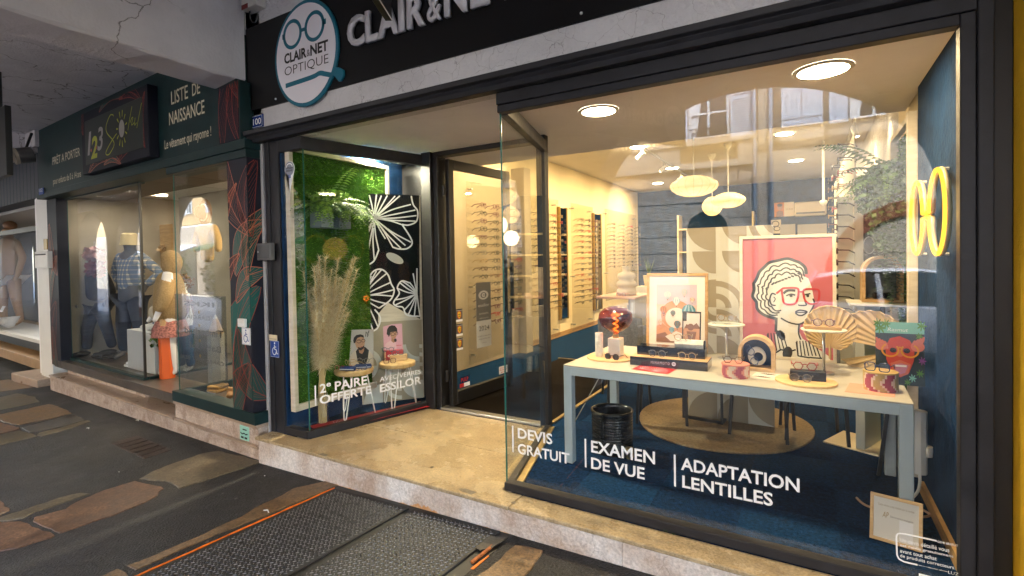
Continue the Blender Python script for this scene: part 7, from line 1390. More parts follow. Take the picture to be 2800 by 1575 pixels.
p = za('E', 250, 1050, 1, 9.5); t = thing('potted_plant', 'spiky green plant in a cream pot by the left wall', 'plant', (p.x, 9.5, .7)); b = B(); b.lathe((p.x, 9.5, p.z - .35), [(.08, 0), (.11, .2), (.1, .2)], 16); b.obj('pot', M_cream, t); b = B(); b.box(p.x - .2, p.x + .2, 9.3, 9.7, 0, p.z - .352); b.obj('stand', M_white, t); b = B()
for k in range(16): a = k * .4; q0 = V((p.x, 9.5, p.z - .15)); d = V((math.cos(a) * .12, math.sin(a) * .12, random.uniform(.2, .4))); w = V((-math.sin(a), math.cos(a), 0)) * .014; b.add([q0 - w, q0 + w, q0 + d], [(0, 1, 2)])
b.obj('leaves', M_leaf[1], t)
# ================================================================ in the clothes shop
def skinfig(name, vs, es, rs, m, parent, sub=2, root=0):
    me = bpy.data.meshes.new(name); me.from_pydata([tuple(v) for v in vs], es, []); me.materials.append(m); o = bpy.data.objects.new(name, me); fin(o, parent)
    sk = o.modifiers.new('skin', 'SKIN'); sk.use_smooth_shade = True; lay_ = me.skin_vertices[0].data if me.skin_vertices else None
    if lay_ is None:
        bpy.context.view_layer.objects.active = o; bpy.ops.mesh.customdata_skin_add(); lay_ = me.skin_vertices[0].data
    for i, r in enumerate(rs): lay_[i].radius = (r, r) if not isinstance(r, tuple) else r; lay_[i].use_root = (i == root)
    sb_ = o.modifiers.new('sub', 'SUBSURF'); sb_.levels = sb_.render_levels = sub; return o
J = {'pel': (0, 0, .52, .085), 'sp': (0, 0, .65, .078), 'ch': (0, 0, .765, .088), 'nk': (0, 0, .855, .034), 'h0': (0, -.008, .9, .046), 'h1': (0, -.005, .955, .05)}
def figure(name, label, base, H_, face=0, arms=((.17, .0, .66, .15, -.04, .53), (.17, .0, .66, .15, -.04, .53)), skin=None, top=None, trousers=None, head=True, stride=.02, topscale=1.22, group='window mannequins', cat='mannequin', kneel=None):
    t = lthing(name, label, cat, base, group); c, s = math.cos(face), math.sin(face)
    def tr(x, y, z): return (base[0] + (x * c - y * s) * H_, base[1] + (x * s + y * c) * H_, base[2] + z * H_)
    def build(nm, keys, m, k, parent=t, sub=2):
        vs, rs, es, ix = [], [], [], {}
        def add(key, x, y, z, r, prev=None):
            ix[key] = len(vs); vs.append(tr(x, y, z)); rs.append(r * H_ * k)
            if prev: es.append((ix[prev], ix[key]))
        if 'torso' in keys:
            add('pel', *J['pel']); add('sp', *J['sp'], 'pel'); add('ch', *J['ch'], 'sp')
            if 'head' in keys: add('nk', *J['nk'], 'ch'); add('h0', *J['h0'], 'nk'); add('h1', *J['h1'], 'h0')
        if 'arms' in keys:
            for i, sg in enumerate((-1, 1)):
                ex_, ey_, ez_, wx, wy, wz = arms[i]; add('s%d' % i, sg * .1, 0, .81, .038, 'ch'); add('e%d' % i, sg * ex_, ey_, ez_, .03, 's%d' % i); add('w%d' % i, sg * wx, wy, wz, .023, 'e%d' % i)
                if 'hands' in keys: add('f%d' % i, sg * wx * .98, wy - .025, wz - .055, .017, 'w%d' % i)
        if 'legs' in keys:
            if 'torso' not in keys: add('pel', 0, 0, .52, .078)
            for i, sg in enumerate((-1, 1)):
                st = stride * sg; add('q%d' % i, sg * .05, 0, .47, .062, 'pel'); add('k%d' % i, sg * .06, -.012 + st, .27, .044, 'q%d' % i); add('a%d' % i, sg * .062, .01 + st * 1.6, .05, .034 if 'trous' in keys else .026, 'k%d' % i)
                if 'feet' in keys: add('t%d' % i, sg * .065, -.075 + st * 1.6, .016, .02, 'a%d' % i)
        return skinfig(nm, vs, es, rs, m, parent, sub)
    if skin: build('body', ('torso', 'arms', 'hands', 'legs', 'feet') + (('head',) if head else ()), skin, 1.0)
    if top: build('top', ('torso', 'arms'), top, topscale)
    if trousers: build('trousers', ('legs', 'trous'), trousers, 1.22)
    return t, tr
def plaid(name, base, c1, c2, sc=9):
    if name in MATS: return MATS[name]
    m = mat(name, base, .9); nt = m.node_tree; N = nt.nodes; L = nt.links; p = N['Principled BSDF']; tc = [n for n in N if n.type == 'TEX_COORD'][0]; prev = None; cur = (*base, 1)
    for ax, cc, s_ in (('X', c1, sc), ('Z', c1, sc), ('X', c2, sc * .5), ('Z', c2, sc * .5)):
        w = N.new('ShaderNodeTexWave'); w.bands_direction = ax; w.inputs['Scale'].default_value = s_; L.new(tc.outputs['Object'], w.inputs['Vector']); r = N.new('ShaderNodeValToRGB'); r.color_ramp.elements[0].position = .72; r.color_ramp.elements[1].position = .76; L.new(w.outputs['Fac'], r.inputs[0]); mx = N.new('ShaderNodeMixRGB'); mm = N.new('ShaderNodeMath'); mm.operation = 'MULTIPLY'; mm.inputs[1].default_value = .7; L.new(r.outputs[0], mm.inputs[0]); L.new(mm.outputs[0], mx.inputs[0])
        if prev: L.new(prev, mx.inputs[1])
        else: mx.inputs[1].default_value = cur
        mx.inputs[2].default_value = (*cc, 1); prev = mx.outputs[0]
    L.new(prev, p.inputs['Base Color']); return m
FZ = .092
M_mdk = mat('dark_mannequin', (.05, .05, .055), .5); M_mwh = mat('white_mannequin', (.68, .68, .68), .35); M_teddy = mat('teddy_fleece', (.36, .25, .12), 1, var=.25, vs=60, bump=1, bs=120); M_plaid = plaid('plaid_flannel', (.5, .44, .33), (.03, .07, .13), (.05, .1, .2)); M_plaid2 = plaid('plaid_orange', (.35, .1, .02), (.02, .02, .02), (.1, .04, .01)); M_jean = mat('dark_denim', (.015, .02, .035), .9, var=.3, vs=30); M_jack = mat('black_jacket', (.01, .01, .012), .85, var=.3, vs=12); M_floral = mat('floral_fabric', (.3, .12, .1), .9, var=.8, vs=45); M_denim = mat('blue_fabric', (.02, .08, .2), .9); M_pinkf = mat('pink_fabric', (.5, .28, .26), .95, var=.2, vs=10)
p = lw('2', 1030, 545, .78); t, tr = figure('mannequin', 'dark mannequin in a plaid shirt and beige bucket hat', (p.x, .78, FZ), (p.z - FZ) * 1.0, .35, ((.2, .03, .68, .12, .0, .6), (.22, .06, .68, .14, .0, .58)), M_mdk, M_plaid, M_jean)
H_ = p.z - FZ; hp = V(tr(0, -.005, .955)); b = B(); b.lathe(hp, [(.13 * .6 * H_ / 1.0 * .9, -.05 * H_), (.06 * H_, -.015 * H_), (.056 * H_, .035 * H_), (.04 * H_, .048 * H_), (.0005, .05 * H_)], 24, cap=False); b.obj('bucket_hat', mat('beige_canvas', (.42, .33, .17), .9, bump=.3, bs=60), t, smooth=True)
p = lw('2', 765, 850, .62); hh = (p.z - FZ) / .82; t, tr = figure('mannequin', 'headless figure in black jacket and dark jeans, standing in for a reflected passer-by', (p.x, .62, FZ), hh, .2, ((.19, .03, .62, .15, -.02, .47), (.19, .03, .62, .15, -.02, .47)), None, M_jack, M_jean, head=False, stride=.05)  # dressed figure built in place of a passer-by mirrored in the pane
for sg in (-1, 1): q = V(tr(sg * .066, -.04 + .05 * sg * 1.6, .02)); b = B(); b.sph(q, .05 * hh, 12, 8, 0, (.7, 1.6, .55)); b.obj('shoe', M_blackmetal, t, smooth=True)
q = V(tr(-.06, -.13, .49)); b = B(); b.box(q.x - .06, q.x + .05, q.y - .03, q.y - .027, q.z - .02, q.z + .02); b.obj('price_tag', M_pwhite, t)
p = lw('2', 745, 700, .5); t = lthing('hanging_scarf', 'pink scarf and blouse on a wire hanger above the black jacket', 'scarf', p); b = B(); leaf_ball(b, p + V((0, 0, -.02)), .16, 260, .1, (0,), (1.2, .4, .6)); leaf_ball(b, p + V((.02, 0, -.25)), .15, 160, .1, (1,), (1.1, .4, .9)); b.obj('cloth', [M_pinkf, mat('wine_fabric', (.25, .04, .05), .9)], t, smooth=True); b = B(); b.tube([p + V(c) for c in ((-.18, 0, -.02), (0, 0, .08), (0, 0, .12), (.03, 0, .15), (.02, 0, .18), (-.015, 0, .17))], .004, 5); b.tube([p + V((0, 0, .08)), p + V((.18, 0, -.02))], .004, 5); b.obj('hanger', M_alu, t)
p = lw('2', 1335, 685, .5); Hc = (p.z - FZ) * .98; FA = -.55; t, tr = figure('mannequin', 'white child mannequin in a beige hooded teddy coat', (p.x, .5, FZ), Hc, FA, ((.17, -.02, .66, .12, -.12, .56), (.17, .0, .66, .15, -.06, .52)), M_mwh, None, None)
b = B(); hc = V(tr(0, .012, .925)); fv = V((math.sin(FA), -math.cos(FA), -.15)).normalized(); b.sph(hc, .083 * Hc, 24, 16, 0, (1, 1, 1.25)); keep = [f for f in b.f if ((sum((V(b.v[i]) for i in f), V((0, 0, 0))) / len(f)) - hc).normalized().dot(fv) < .62]; b.f = keep; b.m = [0] * len(keep); b.obj('hood', M_teddy, t, smooth=True)
skinfig('coat', [tr(0, 0, .43), tr(0, 0, .56), tr(0, 0, .7), tr(0, 0, .8), tr(0, .01, .86)], [(0, 1), (1, 2), (2, 3), (3, 4)], [.125 * Hc, .125 * Hc, .12 * Hc, .1 * Hc, .06 * Hc], M_teddy, t)
for i, sg in enumerate((-1, 1)): a_ = ((.17, -.02, .66, .12, -.1, .58), (.17, 0, .66, .15, -.06, .54))[i]; skinfig('sleeve', [tr(sg * .07, 0, .8), tr(sg * a_[0], a_[1], a_[2]), tr(sg * a_[3], a_[4], a_[5])], [(0, 1), (1, 2)], [.06 * Hc, .056 * Hc, .05 * Hc], M_teddy, t)
b = B(); b.lathe(V(tr(0, 0, 0)), [(.135 * Hc, .33 * Hc), (.125 * Hc, .4 * Hc), (.1 * Hc, .46 * Hc)], 20, cap=False); b.obj('skirt', M_floral, t, smooth=True)
b = B(); q = V(tr(-.1, -.13, .52)); b.sph(q, .06 * Hc, 14, 9, 0, (1.1, .5, .9)); b.obj('bag', mat('cream_fleece', (.6, .52, .4), 1, bump=.8, bs=90), t, smooth=True)
p = lw('2', 1470, 900, .75); Hc = (p.z - FZ); t, tr = figure('mannequin', 'small white child mannequin in an orange plaid shirt', (p.x, .72, FZ), Hc, -.2, ((.2, -.02, .68, .22, -.14, .6), (.18, -.02, .66, .15, -.08, .56)), M_mwh, M_plaid2, M_denim)
b = B(); leaf_ball(b, V(tr(0, .01, .96)), .09 * Hc, 260, .03, (0,), (1, 1, 1)); b.obj('hair', mat('curly_hair', (.2, .08, .02), .8), t)
# seated baby figure on a grey block
a, c = lw('2', 1005, 1305, .42), lw('2', 1140, 1300, .42); t = lthing('display_block', 'pale grey display block behind the corner post', 'block', (a.x, .5, FZ)); lb('block', mat('pale_block', (.5, .5, .5), .6), a.x, c.x + .3, .42, .8, FZ, a.z, parent=t)
bz = a.z; bx = c.x + .05; t = lthing('mannequin', 'seated white baby mannequin in blue clothes on the grey block', 'mannequin', (bx, .55, bz), 'window mannequins')
skinfig('body', [(bx, .62, bz + .07), (bx, .63, bz + .22), (bx, .62, bz + .3), (bx, .6, bz + .38), (bx - .08, .5, bz + .06), (bx - .13, .4, bz + .05), (bx + .08, .5, bz + .06), (bx + .1, .4, bz + .05), (bx - .12, .55, bz + .2), (bx - .1, .48, bz + .12), (bx + .12, .55, bz + .2), (bx + .1, .48, bz + .12)], [(0, 1), (1, 2), (2, 3), (0, 4), (4, 5), (0, 6), (6, 7), (1, 8), (8, 9), (1, 10), (10, 11)], [.08, .08, .04, .075, .05, .035, .05, .035, .04, .022, .04, .022], M_mwh, t)
skinfig('romper', [(bx, .62, bz + .08), (bx, .63, bz + .22), (bx - .07, .52, bz + .065), (bx + .07, .52, bz + .065), (bx - .11, .56, bz + .2), (bx + .11, .56, bz + .2)], [(0, 1), (0, 2), (0, 3), (1, 4), (1, 5)], [.1, .1, .065, .065, .052, .052], M_denim, t)
b = B(); b.sph((bx, .6, bz + .42), .078, 14, 9, 0, (1, 1, .75)); b.obj('cap', mat('cream_knit', (.6, .54, .44), .95, bump=.6, bs=90), t, smooth=True)
# giant pencils
def pencil(label, k, x, ytop, ybot, kb, dep, r, m):
    a = lw(k, x, ytop, dep); t = lthing('giant_pencil', label, 'giant pencil', (a.x, dep, FZ), 'giant pencils'); h = a.z - FZ; b = B(); b.lathe((a.x, dep, FZ), [(r, 0), (r, h * .72)], 6); b.obj('barrel', m, t); b = B(); b.lathe((a.x, dep, FZ), [(r * .98, h * .72), (r * .28, h * .93)], 12, cap=False); b.obj('cone', M_dwood, t); b = B(); b.lathe((a.x, dep, FZ), [(r * .28, h * .93), (.0005, h)], 12, cap=False); b.obj('lead', m, t)
pencil('giant orange pencil standing at the corner of the green shop', '2', 1310, 1110, 0, '3', .42, .085, mat('pencil_orange', (.6, .1, .01), .4)); pencil('giant white pencil inside the near green shop window', '2', 1705, 1180, 0, '3', .55, .09, mat('pencil_white', (.6, .55, .48), .5)); pencil('giant navy pencil behind the plaid mannequin', '2', 1105, 1060, 0, '2', 1.0, .07, mat('pencil_navy', (.02, .04, .1), .5))
pencil('giant brown pencil left of the plaid mannequin', '2', 1010, 1130, 0, '2', .9, .06, mat('pencil_brown', (.2, .07, .02), .5))
# potted plant, clothes and shoes on the window floor
a = lw('3', 940, 60, .5); t = lthing('shrub_plant', 'small leafy plant beside the orange pencil', 'plant', (a.x, .55, FZ)); b = B(); leaf_ball(b, (a.x, .55, a.z), .16, 240, .06, (0, 1, 2)); b.tube([(a.x, .55, FZ), (a.x, .55, a.z)], .01, 5); b.obj('foliage', M_leaf, t)
def folded(label, x, y, z, w, d, h, m, rz=0):
    t = lthing('folded_garment', label, 'garment', (x, y, z), 'clothes laid on the window floor')
    for k in range(2):
        b = B(); n = 16; pts = []
        for i in range(n): an = 2 * math.pi * i / n; rr = 1 / max(abs(math.cos(an)), abs(math.sin(an))) ** .7; pts.append((x + w / 2 * rr * math.cos(an + rz) * (1 - .1 * k) + random.uniform(-.012, .012), y + d / 2 * rr * math.sin(an + rz) * (1 - .1 * k) + random.uniform(-.012, .012), z + k * h / 2))
        b.prism(pts, (0, 0, h / 2 - .001)); b.obj('fold', m, t, bevel=.012)
for lab, k, px, py, w, m_ in (('cream printed sweatshirt folded by the corner', '3', 800, 215, .3, M_pwhite), ('blue sweater folded by the orange pencil', '3', 905, 220, .26, M_denim), ('light blue garment on the dark floor', '3', 480, 130, .34, mat('pale_blue_fabric', (.2, .27, .33), .9)), ('red cap on the window floor', '3', 830, 130, .18, M_red), ('dark jumper lying on the window floor', '3', 620, 165, .4, M_jack), ('mustard cord trousers folded in the near window', '3', 1270, 360, .3, mat('mustard_cord', (.3, .17, .04), .9))):
    q = V(za(k, px, py, 2, FZ)) - LO; X_, Y_ = q.dot(LX), q.dot(LY); near = 'near' in lab; Y_ = max(Y_, .32 if not near else .22); folded(lab, X_, Y_, (FZ if True else 0) + .002, w, w * .7, .07, m_, random.uniform(0, 1))
t = lthing('shoe_pair', 'tan boots in the near green shop window', 'boots', (-.9, .35, FZ), None)
for s_ in (0, .14): skinfig('boot', [(-1.05 + s_, .35, FZ + .12), (-1.05 + s_, .35, FZ + .045), (-.96 + s_, .28, FZ + .035)], [(0, 1), (1, 2)], [.04, .042, .032], mat('tan_leather', (.3, .16, .06), .6), t)
t = lthing('wire_stool', 'white wire stool with blue bowl in the near window', 'stool', (-.55, .4, FZ)); cx, cy_ = -.52, .42; b = B()
for k in range(8): a0, a1 = k * math.pi / 4, (k + 1) * math.pi / 4; b.tube([(cx + .13 * math.cos(a0), cy_ + .13 * math.sin(a0), FZ + .004), (cx + .07 * math.cos(a1), cy_ + .07 * math.sin(a1), FZ + .2), (cx + .13 * math.cos(a0 + .8), cy_ + .13 * math.sin(a0 + .8), FZ + .42)], .005, 5)
for r_, z_ in ((.13, .004), (.13, .42)): b.tube([(cx + r_ * math.cos(a), cy_ + r_ * math.sin(a), FZ + z_) for a in [2 * math.pi * i / 20 for i in range(20)]], .006, 5, True)
b.obj('frame', M_hair, t); b = B(); b.lathe((cx, cy_, FZ + .2), [(.02, 0), (.07, .03), (.075, .06)], 16); b.obj('bowl', M_denim, t, smooth=True); b = B(); leaf_ball(b, (cx, cy_, FZ + .5), .09, 60, .06, (0,)); b.obj('toy', M_orange, t)
# rail with coats, hat, plank
rl = lthing('clothes_rail', 'metal clothes rail deep in the green shop', 'clothes rail', (-1.5, 1.9, 0)); b = B(); b.tube([(-2.6, 1.9, 1.62), (-.3, 1.9, 1.62)], .014, 8); b.tube([(-2.55, 1.9, 0.09), (-2.55, 1.9, 1.62)], .014, 8); b.tube([(-.35, 1.9, .09), (-.35, 1.9, 1.62)], .014, 8); b.obj('rail', M_alu, rl)
def coat(label, x, y, z, w, h, m_, rz, group='coats in the clothes shop'):
    t = lthing('hanging_coat', label, 'coat', (x, y, z - h), group); c, s = math.cos(rz), math.sin(rz)
    def tr_(u, v, q): return (x + u * c - v * s, y + u * s + v * c, z + q)
    vs = [tr_(0, 0, -h), tr_(0, 0, -h * .5), tr_(0, 0, -.12), tr_(-w * .35, 0, -.1), tr_(-w * .55, 0, -h * .45), tr_(-w * .55, 0, -h * .75), tr_(w * .35, 0, -.1), tr_(w * .55, 0, -h * .45), tr_(w * .55, 0, -h * .75), tr_(0, 0, -.03)]
    skinfig('cloth', vs, [(0, 1), (1, 2), (2, 3), (3, 4), (4, 5), (2, 6), (6, 7), (7, 8), (2, 9)], [(w * .3, .09), (w * .28, .09), (w * .25, .08), .07, .06, .05, .07, .06, .05, .05], m_, t); return t
for i, (lab, m_) in enumerate((('olive puffer jacket on the rail', mat('olive_nylon', (.06, .06, .03), .5)), ('brown quilted jacket on the rail', mat('brown_nylon', (.12, .05, .025), .5)), ('black striped track jacket on the rail', M_jack), ('grey coat on the rail', M_felt), ('pink cardigan on the rail', M_pinkf), ('dark green parka on the rail', M_green))): coat(lab, -2.35 + i * .34, 1.9, 1.6, .36, .75, m_, 1.1)
p = lw('2', 1640, 560, 1.3); coat('beige coat hung high on the shop wall', p.x, 1.3, p.z + .2, .42, .62, mat('camel_wool', (.42, .26, .1), .95, bump=.5, bs=70), .2); p = lw('2', 1625, 380, 1.3); t = lthing('straw_hat', 'brown brimmed hat hung above the beige coat', 'hat', p); b = B(); n = 30; b.lathe((0, 0, 0), [(.21, 0), (.2, .012), (.12, .02), (.115, .06), (.09, .11), (.0005, .125)], 30, cap=False)
b.v = [(p.x + v[0], p.y - v[2] * .95, p.z + v[1] * .95) for v in b.v]; b.obj('felt', mat('brown_felt', (.2, .09, .03), .9), t, smooth=True); b = B(); b.tube([(p.x + .122 * math.cos(a), p.y - .025, p.z + .122 * math.sin(a)) for a in [2 * math.pi * i / 24 for i in range(24)]], .01, 6, True); b.obj('band', M_cream_l, t)
a, c = lw('2', 1270, 860, 1.6), lw('2', 1355, 470, 1.6); t = lthing('height_chart', 'wooden height chart plank with a hanging toy', 'plank', (a.x, 1.7, a.z)); lb('plank', M_dwood, a.x, c.x, 1.6, 1.63, a.z, c.z, parent=t); b = B(); leaf_ball(b, ((a.x + c.x) / 2, 1.56, (a.z + c.z) / 2), .07, 50, .06, (0,)); b.obj('toy', M_dwood, t)
# brand list panel on the near window, lettering reversed
a, c = lw('2', 1400, 1449, .12), lw('2', 1790, 1045, .12); b0 = lw('3', 1085, 330, .12); t = lthing('brand_panel', 'clear panel with reversed brand names in the near window', 'sign', (a.x, .12, b0.z)); lb('sheet', glass('milky_sheet', .1, (.75, .78, .8)), a.x, c.x, .115, .12, b0.z + .08, c.z, parent=t, bev=0)
def rev(s, yf, hf, xf0, xf1, bold=0, sp=1.0): x0, x1 = a.x + (c.x - a.x) * xf0, a.x + (c.x - a.x) * xf1; z0, z1 = b0.z, c.z; o = lettering(s, (x1, .113, z0 + (z1 - z0) * yf), (x0 - x1, 0, 0), (0, 0, (z1 - z0) * hf), M_ess, t, bold=bold, off=0, spacing=sp); return o
rev('IKKS', .88, .05, .2, .8, .03, 1.1); rev('GARCIA', .74, .045, .25, .72, .01); rev('Timberland', .58, .075, .2, .95, .02); rev('Babybol', .41, .08, .3, .9, .0); rev('CARREMENT BEAU', .3, .04, .05, .95, 0)
for i, yf in enumerate((.82, .68, .52, .36)): b = B(); b.tube([((a.x + c.x) / 2, .1135, b0.z + (c.z - b0.z) * yf), ((a.x + c.x) / 2, .112, b0.z + (c.z - b0.z) * yf)], .018, 14); b.obj('dot', M_gold, t)
# ================================================================ the far shop at the left edge
fs_ = lthing('lingerie_shop', 'far shop with dark boarded fascia and lit window at the left edge', 'shop', (-8, .3, 0))
def fb(name, m, *a, parent=fs_, bev=.004): return lb(name, m, *a, parent=parent, bev=bev)
M_dblue = mat('dark_blue_board', (.02, .025, .04), .5)
for k in range(26): x0 = -5.98 - (k + 1) * .2; fb('fascia_board', M_dblue, x0 + .006, x0 + .194, .12, .16, 2.66, 3.62)
fb('wall', M_dblue, -40, -5.98, .16, .4, 2.66, 3.7); fb('pilaster', M_white, -6.55, -5.97, .12, .45, -.35, 2.66); fb('pilaster_lit_face', mat('lit_face_white', (.85, .85, .86), .5), -6.78, -6.55, .16, .5, -.35, 2.66)  # second face painted a brighter white to stand for light falling on it
fb('floor', mat('tan_floor', (.4, .26, .14), .4, var=.15, vs=4), -40, -6.78, .3, 4, -.3, -.12); fb('back_wall', mat('dim_wall', (.12, .12, .125), .8), -40, -6.6, 2.2, 2.4, -.2, 3); fb('ceiling', M_grey1, -40, -6.6, .4, 2.4, 2.6, 2.7); fb('window_sill', M_white, -18, -6.85, .45, 1.2, .1, .17); fb('sill_base', M_blackmetal, -18, -6.85, .46, 1.2, -.05, .1); fb('window_head', M_blackmetal, -18, -6.85, .45, .52, 2.2, 2.3)
b = B(); b.box(-18, -6.9, .5, .51, .17, 2.2); b.obj('pane', glass('far_pane', .01, (.95, .96, .97), pw=9), fs_)
t = lthing('shop_spot', 'small ceiling spots of the far shop', 'ceiling light', (-8, 1, 2.6)); fb('lamp', M_leds, -8.6, -8.3, .9, 1.0, 2.58, 2.599, parent=t); lamp(t, 'AREA', (-8.4, 1.0, 2.5), 40, (1, .92, .82), .5)
M_lime2 = mat('lime_poster', (.45, .75, .02), .5, emis=.0); t = lthing('sale_poster', 'narrow lime yellow sale poster with black stripes', 'poster', (-6.87, .4, .1)); fb('sheet', M_lime2, -7.03, -6.8, .39, .4, -.02, 2.55, parent=t)
ar = Art((-7.03, .3895, -.02), (.23, 0, 0), (0, 0, 2.57))
for y in (.33, .4, .62, .8): 
    for k in range(3): ar.poly([(.05 + k * .3, y), (.2 + k * .3, y), (.35 + k * .3, y + .015), (.2 + k * .3, y + .015)], M_pblack, 1)
for y in (.48, .52, .56): ar.rect(.3, y, .75, y + .02, M_or, 1)
ar.rect(.0, .64, 1, .72, M_pwhite, 1); ar.obj(t); lettering('PRIX', (-6.98, .389, 2.1), (.12, 0, 0), (0, 0, .06), M_pblack, t, bold=.02); lettering('OUTLET', (-6.99, .389, 2.0), (.14, 0, 0), (0, 0, .05), M_pblack, t, bold=.02)
fb('poster_foot', M_blackmetal, -7.04, -6.8, .38, .44, -.2, -.02)
p = lw('2', 65, 510, .8); M_flesh = mat('tan_mannequin', (.36, .23, .14), .45); hz = (p.z - .17) * 1.06; t, tr = figure('mannequin', 'tan male mannequin in white shorts in the far shop', (p.x, .8, .17), hz, .3, ((.16, .02, .66, .14, -.02, .5), (.16, .02, .66, .14, -.02, .5)), M_flesh, None, None)
skinfig('shorts', [tr(0, 0, .53), tr(-.055, 0, .44), tr(.055, 0, .44)], [(0, 1), (0, 2)], [.1 * hz, .085 * hz, .085 * hz], M_pwhite, t)
b = B(); b.sph(V(tr(0, .015, .975)), .053 * hz, 14, 9, 0, (1, 1, .9)); b.obj('hair', mat('moulded_hair', (.2, .1, .05), .5), t, smooth=True)
p = lw('2', 60, 1200, .6); t = lthing('torso_form', 'white half body form in shorts in the far shop', 'mannequin', (p.x, .6, .17)); skinfig('form', [(p.x, .6, p.z + .05), (p.x - .09, .6, p.z - .1), (p.x - .1, .6, .2), (p.x + .09, .6, p.z - .1), (p.x + .1, .6, .2)], [(0, 1), (1, 2), (0, 3), (3, 4)], [.16, .13, .1, .13, .1], M_mwh, t); 
t = lthing('price_card', 'small white price card on the white half body form', 'price card', (p.x, .5, p.z + .1)); b = B(); b.ob((p.x - .12, .5, p.z + .1), (.22, 0, 0), (.03, .05, .12), (0, -.004, .001)); b.obj('card', M_pwhite, t)
t = lthing('letter_box', 'white letter box on the white pilaster', 'letter box', (-6.3, .1, 1.5)); a, c = lw('2', 290, 822, .05), lw('2', 382, 685, .05); fb('housing', M_white, a.x, c.x, .03, .119, a.z, c.z, parent=t, bev=.008); fb('slot', M_pblack, a.x + .04, c.x - .04, .026, .03, c.z - .06, c.z - .04, parent=t); fb('flap', M_white, a.x + .03, c.x - .03, .022, .03, c.z - .035, c.z - .01, parent=t)
t = lthing('name_plate', 'small bronze name plate above the letter box', 'plate', (-6.05, .1, 1.8)); a, c = lw('2', 352, 675, .11), lw('2', 376, 588, .11); fb('plate', M_gold, a.x, c.x, .1, .119, a.z, c.z, parent=t)
t = lthing('number_plate', 'small blue house number plate on the dark green fascia end', 'number plate', (-5.9, 0, 2.65)); a, c = lw('2', 315, 243, -.02), lw('2', 348, 182, -.02); fb('plate', M_blue, a.x, c.x, -.03, -.0205, a.z, c.z, parent=t); lettering('102', (a.x + .02, -.031, a.z + .04), (c.x - a.x - .04, 0, 0), (0, 0, (c.z - a.z) * .5), M_pwhite, t)
t = lthing('cable_box', 'grey concrete cable duct under the arcade ceiling', 'duct', (-7, .0, 3.2)); a, c = lw('1', 35, 1165, .05), lw('1', 350, 960, .05); c2 = lw('1', 345, 1000, .05); a2 = lw('1', 345, 1165, .05); fb('duct', M_plaster, -12, a2.x, -.05, .3, a2.z, c2.z, parent=t, bev=.01)
p = lw('1', 150, 1235, -.25); t = lthing('floodlight', 'cylindrical dark floodlight under the arcade ceiling', 'floodlight', p); d = V((-.05, -.9, -.25)).normalized(); b = B(); b.tube([p - d * .16, p + d * .02], .115, 24); b.obj('housing', mat('grey_housing', (.08, .08, .085), .4), t, bevel=.01); b = B(); b.tube([p + d * .02, p + d * .06], [.118, .122], 24, cap=False); b.obj('rim', mat('beige_rim', (.4, .36, .3), .5), t); b = B(); b.tube([p + d * .021, p + d * .022], .1, 20); b.obj('lens', M_pblack, t); b = B(); b.bar(p - d * .05, p - d * .05 + V((0, .1, .35)), .03); b.obj('bracket', M_blackmetal, t)
a, c = lw('1', 35, 830, -1.0), lw('1', 40, 1390, -1.0); t = lthing('projecting_sign', 'black projecting shop sign cut by the left edge', 'sign', (a.x - .4, -1, c.z)); fb('board', M_black, a.x - .8, a.x, -1.0, -.95, c.z, a.z, parent=t); b = B(); b.bar((a.x - .3, -.97, a.z), (a.x - .3, -.97, 3.62), .03); b.obj('hanger', M_blackmetal, t)
# ================================================================ signs of the optician
t = thing('fascia_sign', 'long black fascia sign with raised grey letters CLAIR & NET', 'sign', (-2.5, YF, 3.0))
b = B(); b.box(-4.475, .735, YF - .022, YF - .001, 2.945, 3.705); b.obj('board', M_black, t, bevel=.003)
M_lett = mat('grey_letter', (.5, .5, .55), .45, var=.05, vs=8); M_letts = mat('grey_letter_side', (.2, .21, .25), .4)
def big(s, x0, x1, z0, z1, bold=.03): 
    o = lettering(s, (x0, YF - .03, z0), (x1 - x0, 0, 0), (0, 0, z1 - z0), M_lett, t, name='raised_letter', bold=bold, depth=.03); return o
fx = lambda k, x, y: za(k, x, y, 1, YF - .06).x
zb, zt = 3.205, 3.44
xs_ = [('C', 1122, 1270), ('L', 1282, 1390), ('A', 1388, 1570), ('I', 1575, 1620), ('R', 1648, 1800)]
for ch, x0, x1 in xs_: big(ch, fx('4', x0, 250), fx('4', x1, 240), zb, zt)
big('&', fx('4', 1825, 130), fx('4', 1945, 130), zb, zt - .04, .005)
big('N', fx('4', 1977, 100), fx('4', 2172, 70), zb, zt); big('E', fx('4', 2208, 50), fx('4', 2370, 30), zb, zt); big('T', -1.74, -1.56, zb, zt)
for i, ch in enumerate('OPTIQUE'): big(ch, -1.42 + i * .21, -1.42 + i * .21 + (.17 if ch != 'I' else .05), zb, zt, .0)
for x in (-4.05, -1.15, .2): b = B(); b.sph((x, YF - .024, 2.99), .01, 8, 6); b.obj('screw', M_alu, t)
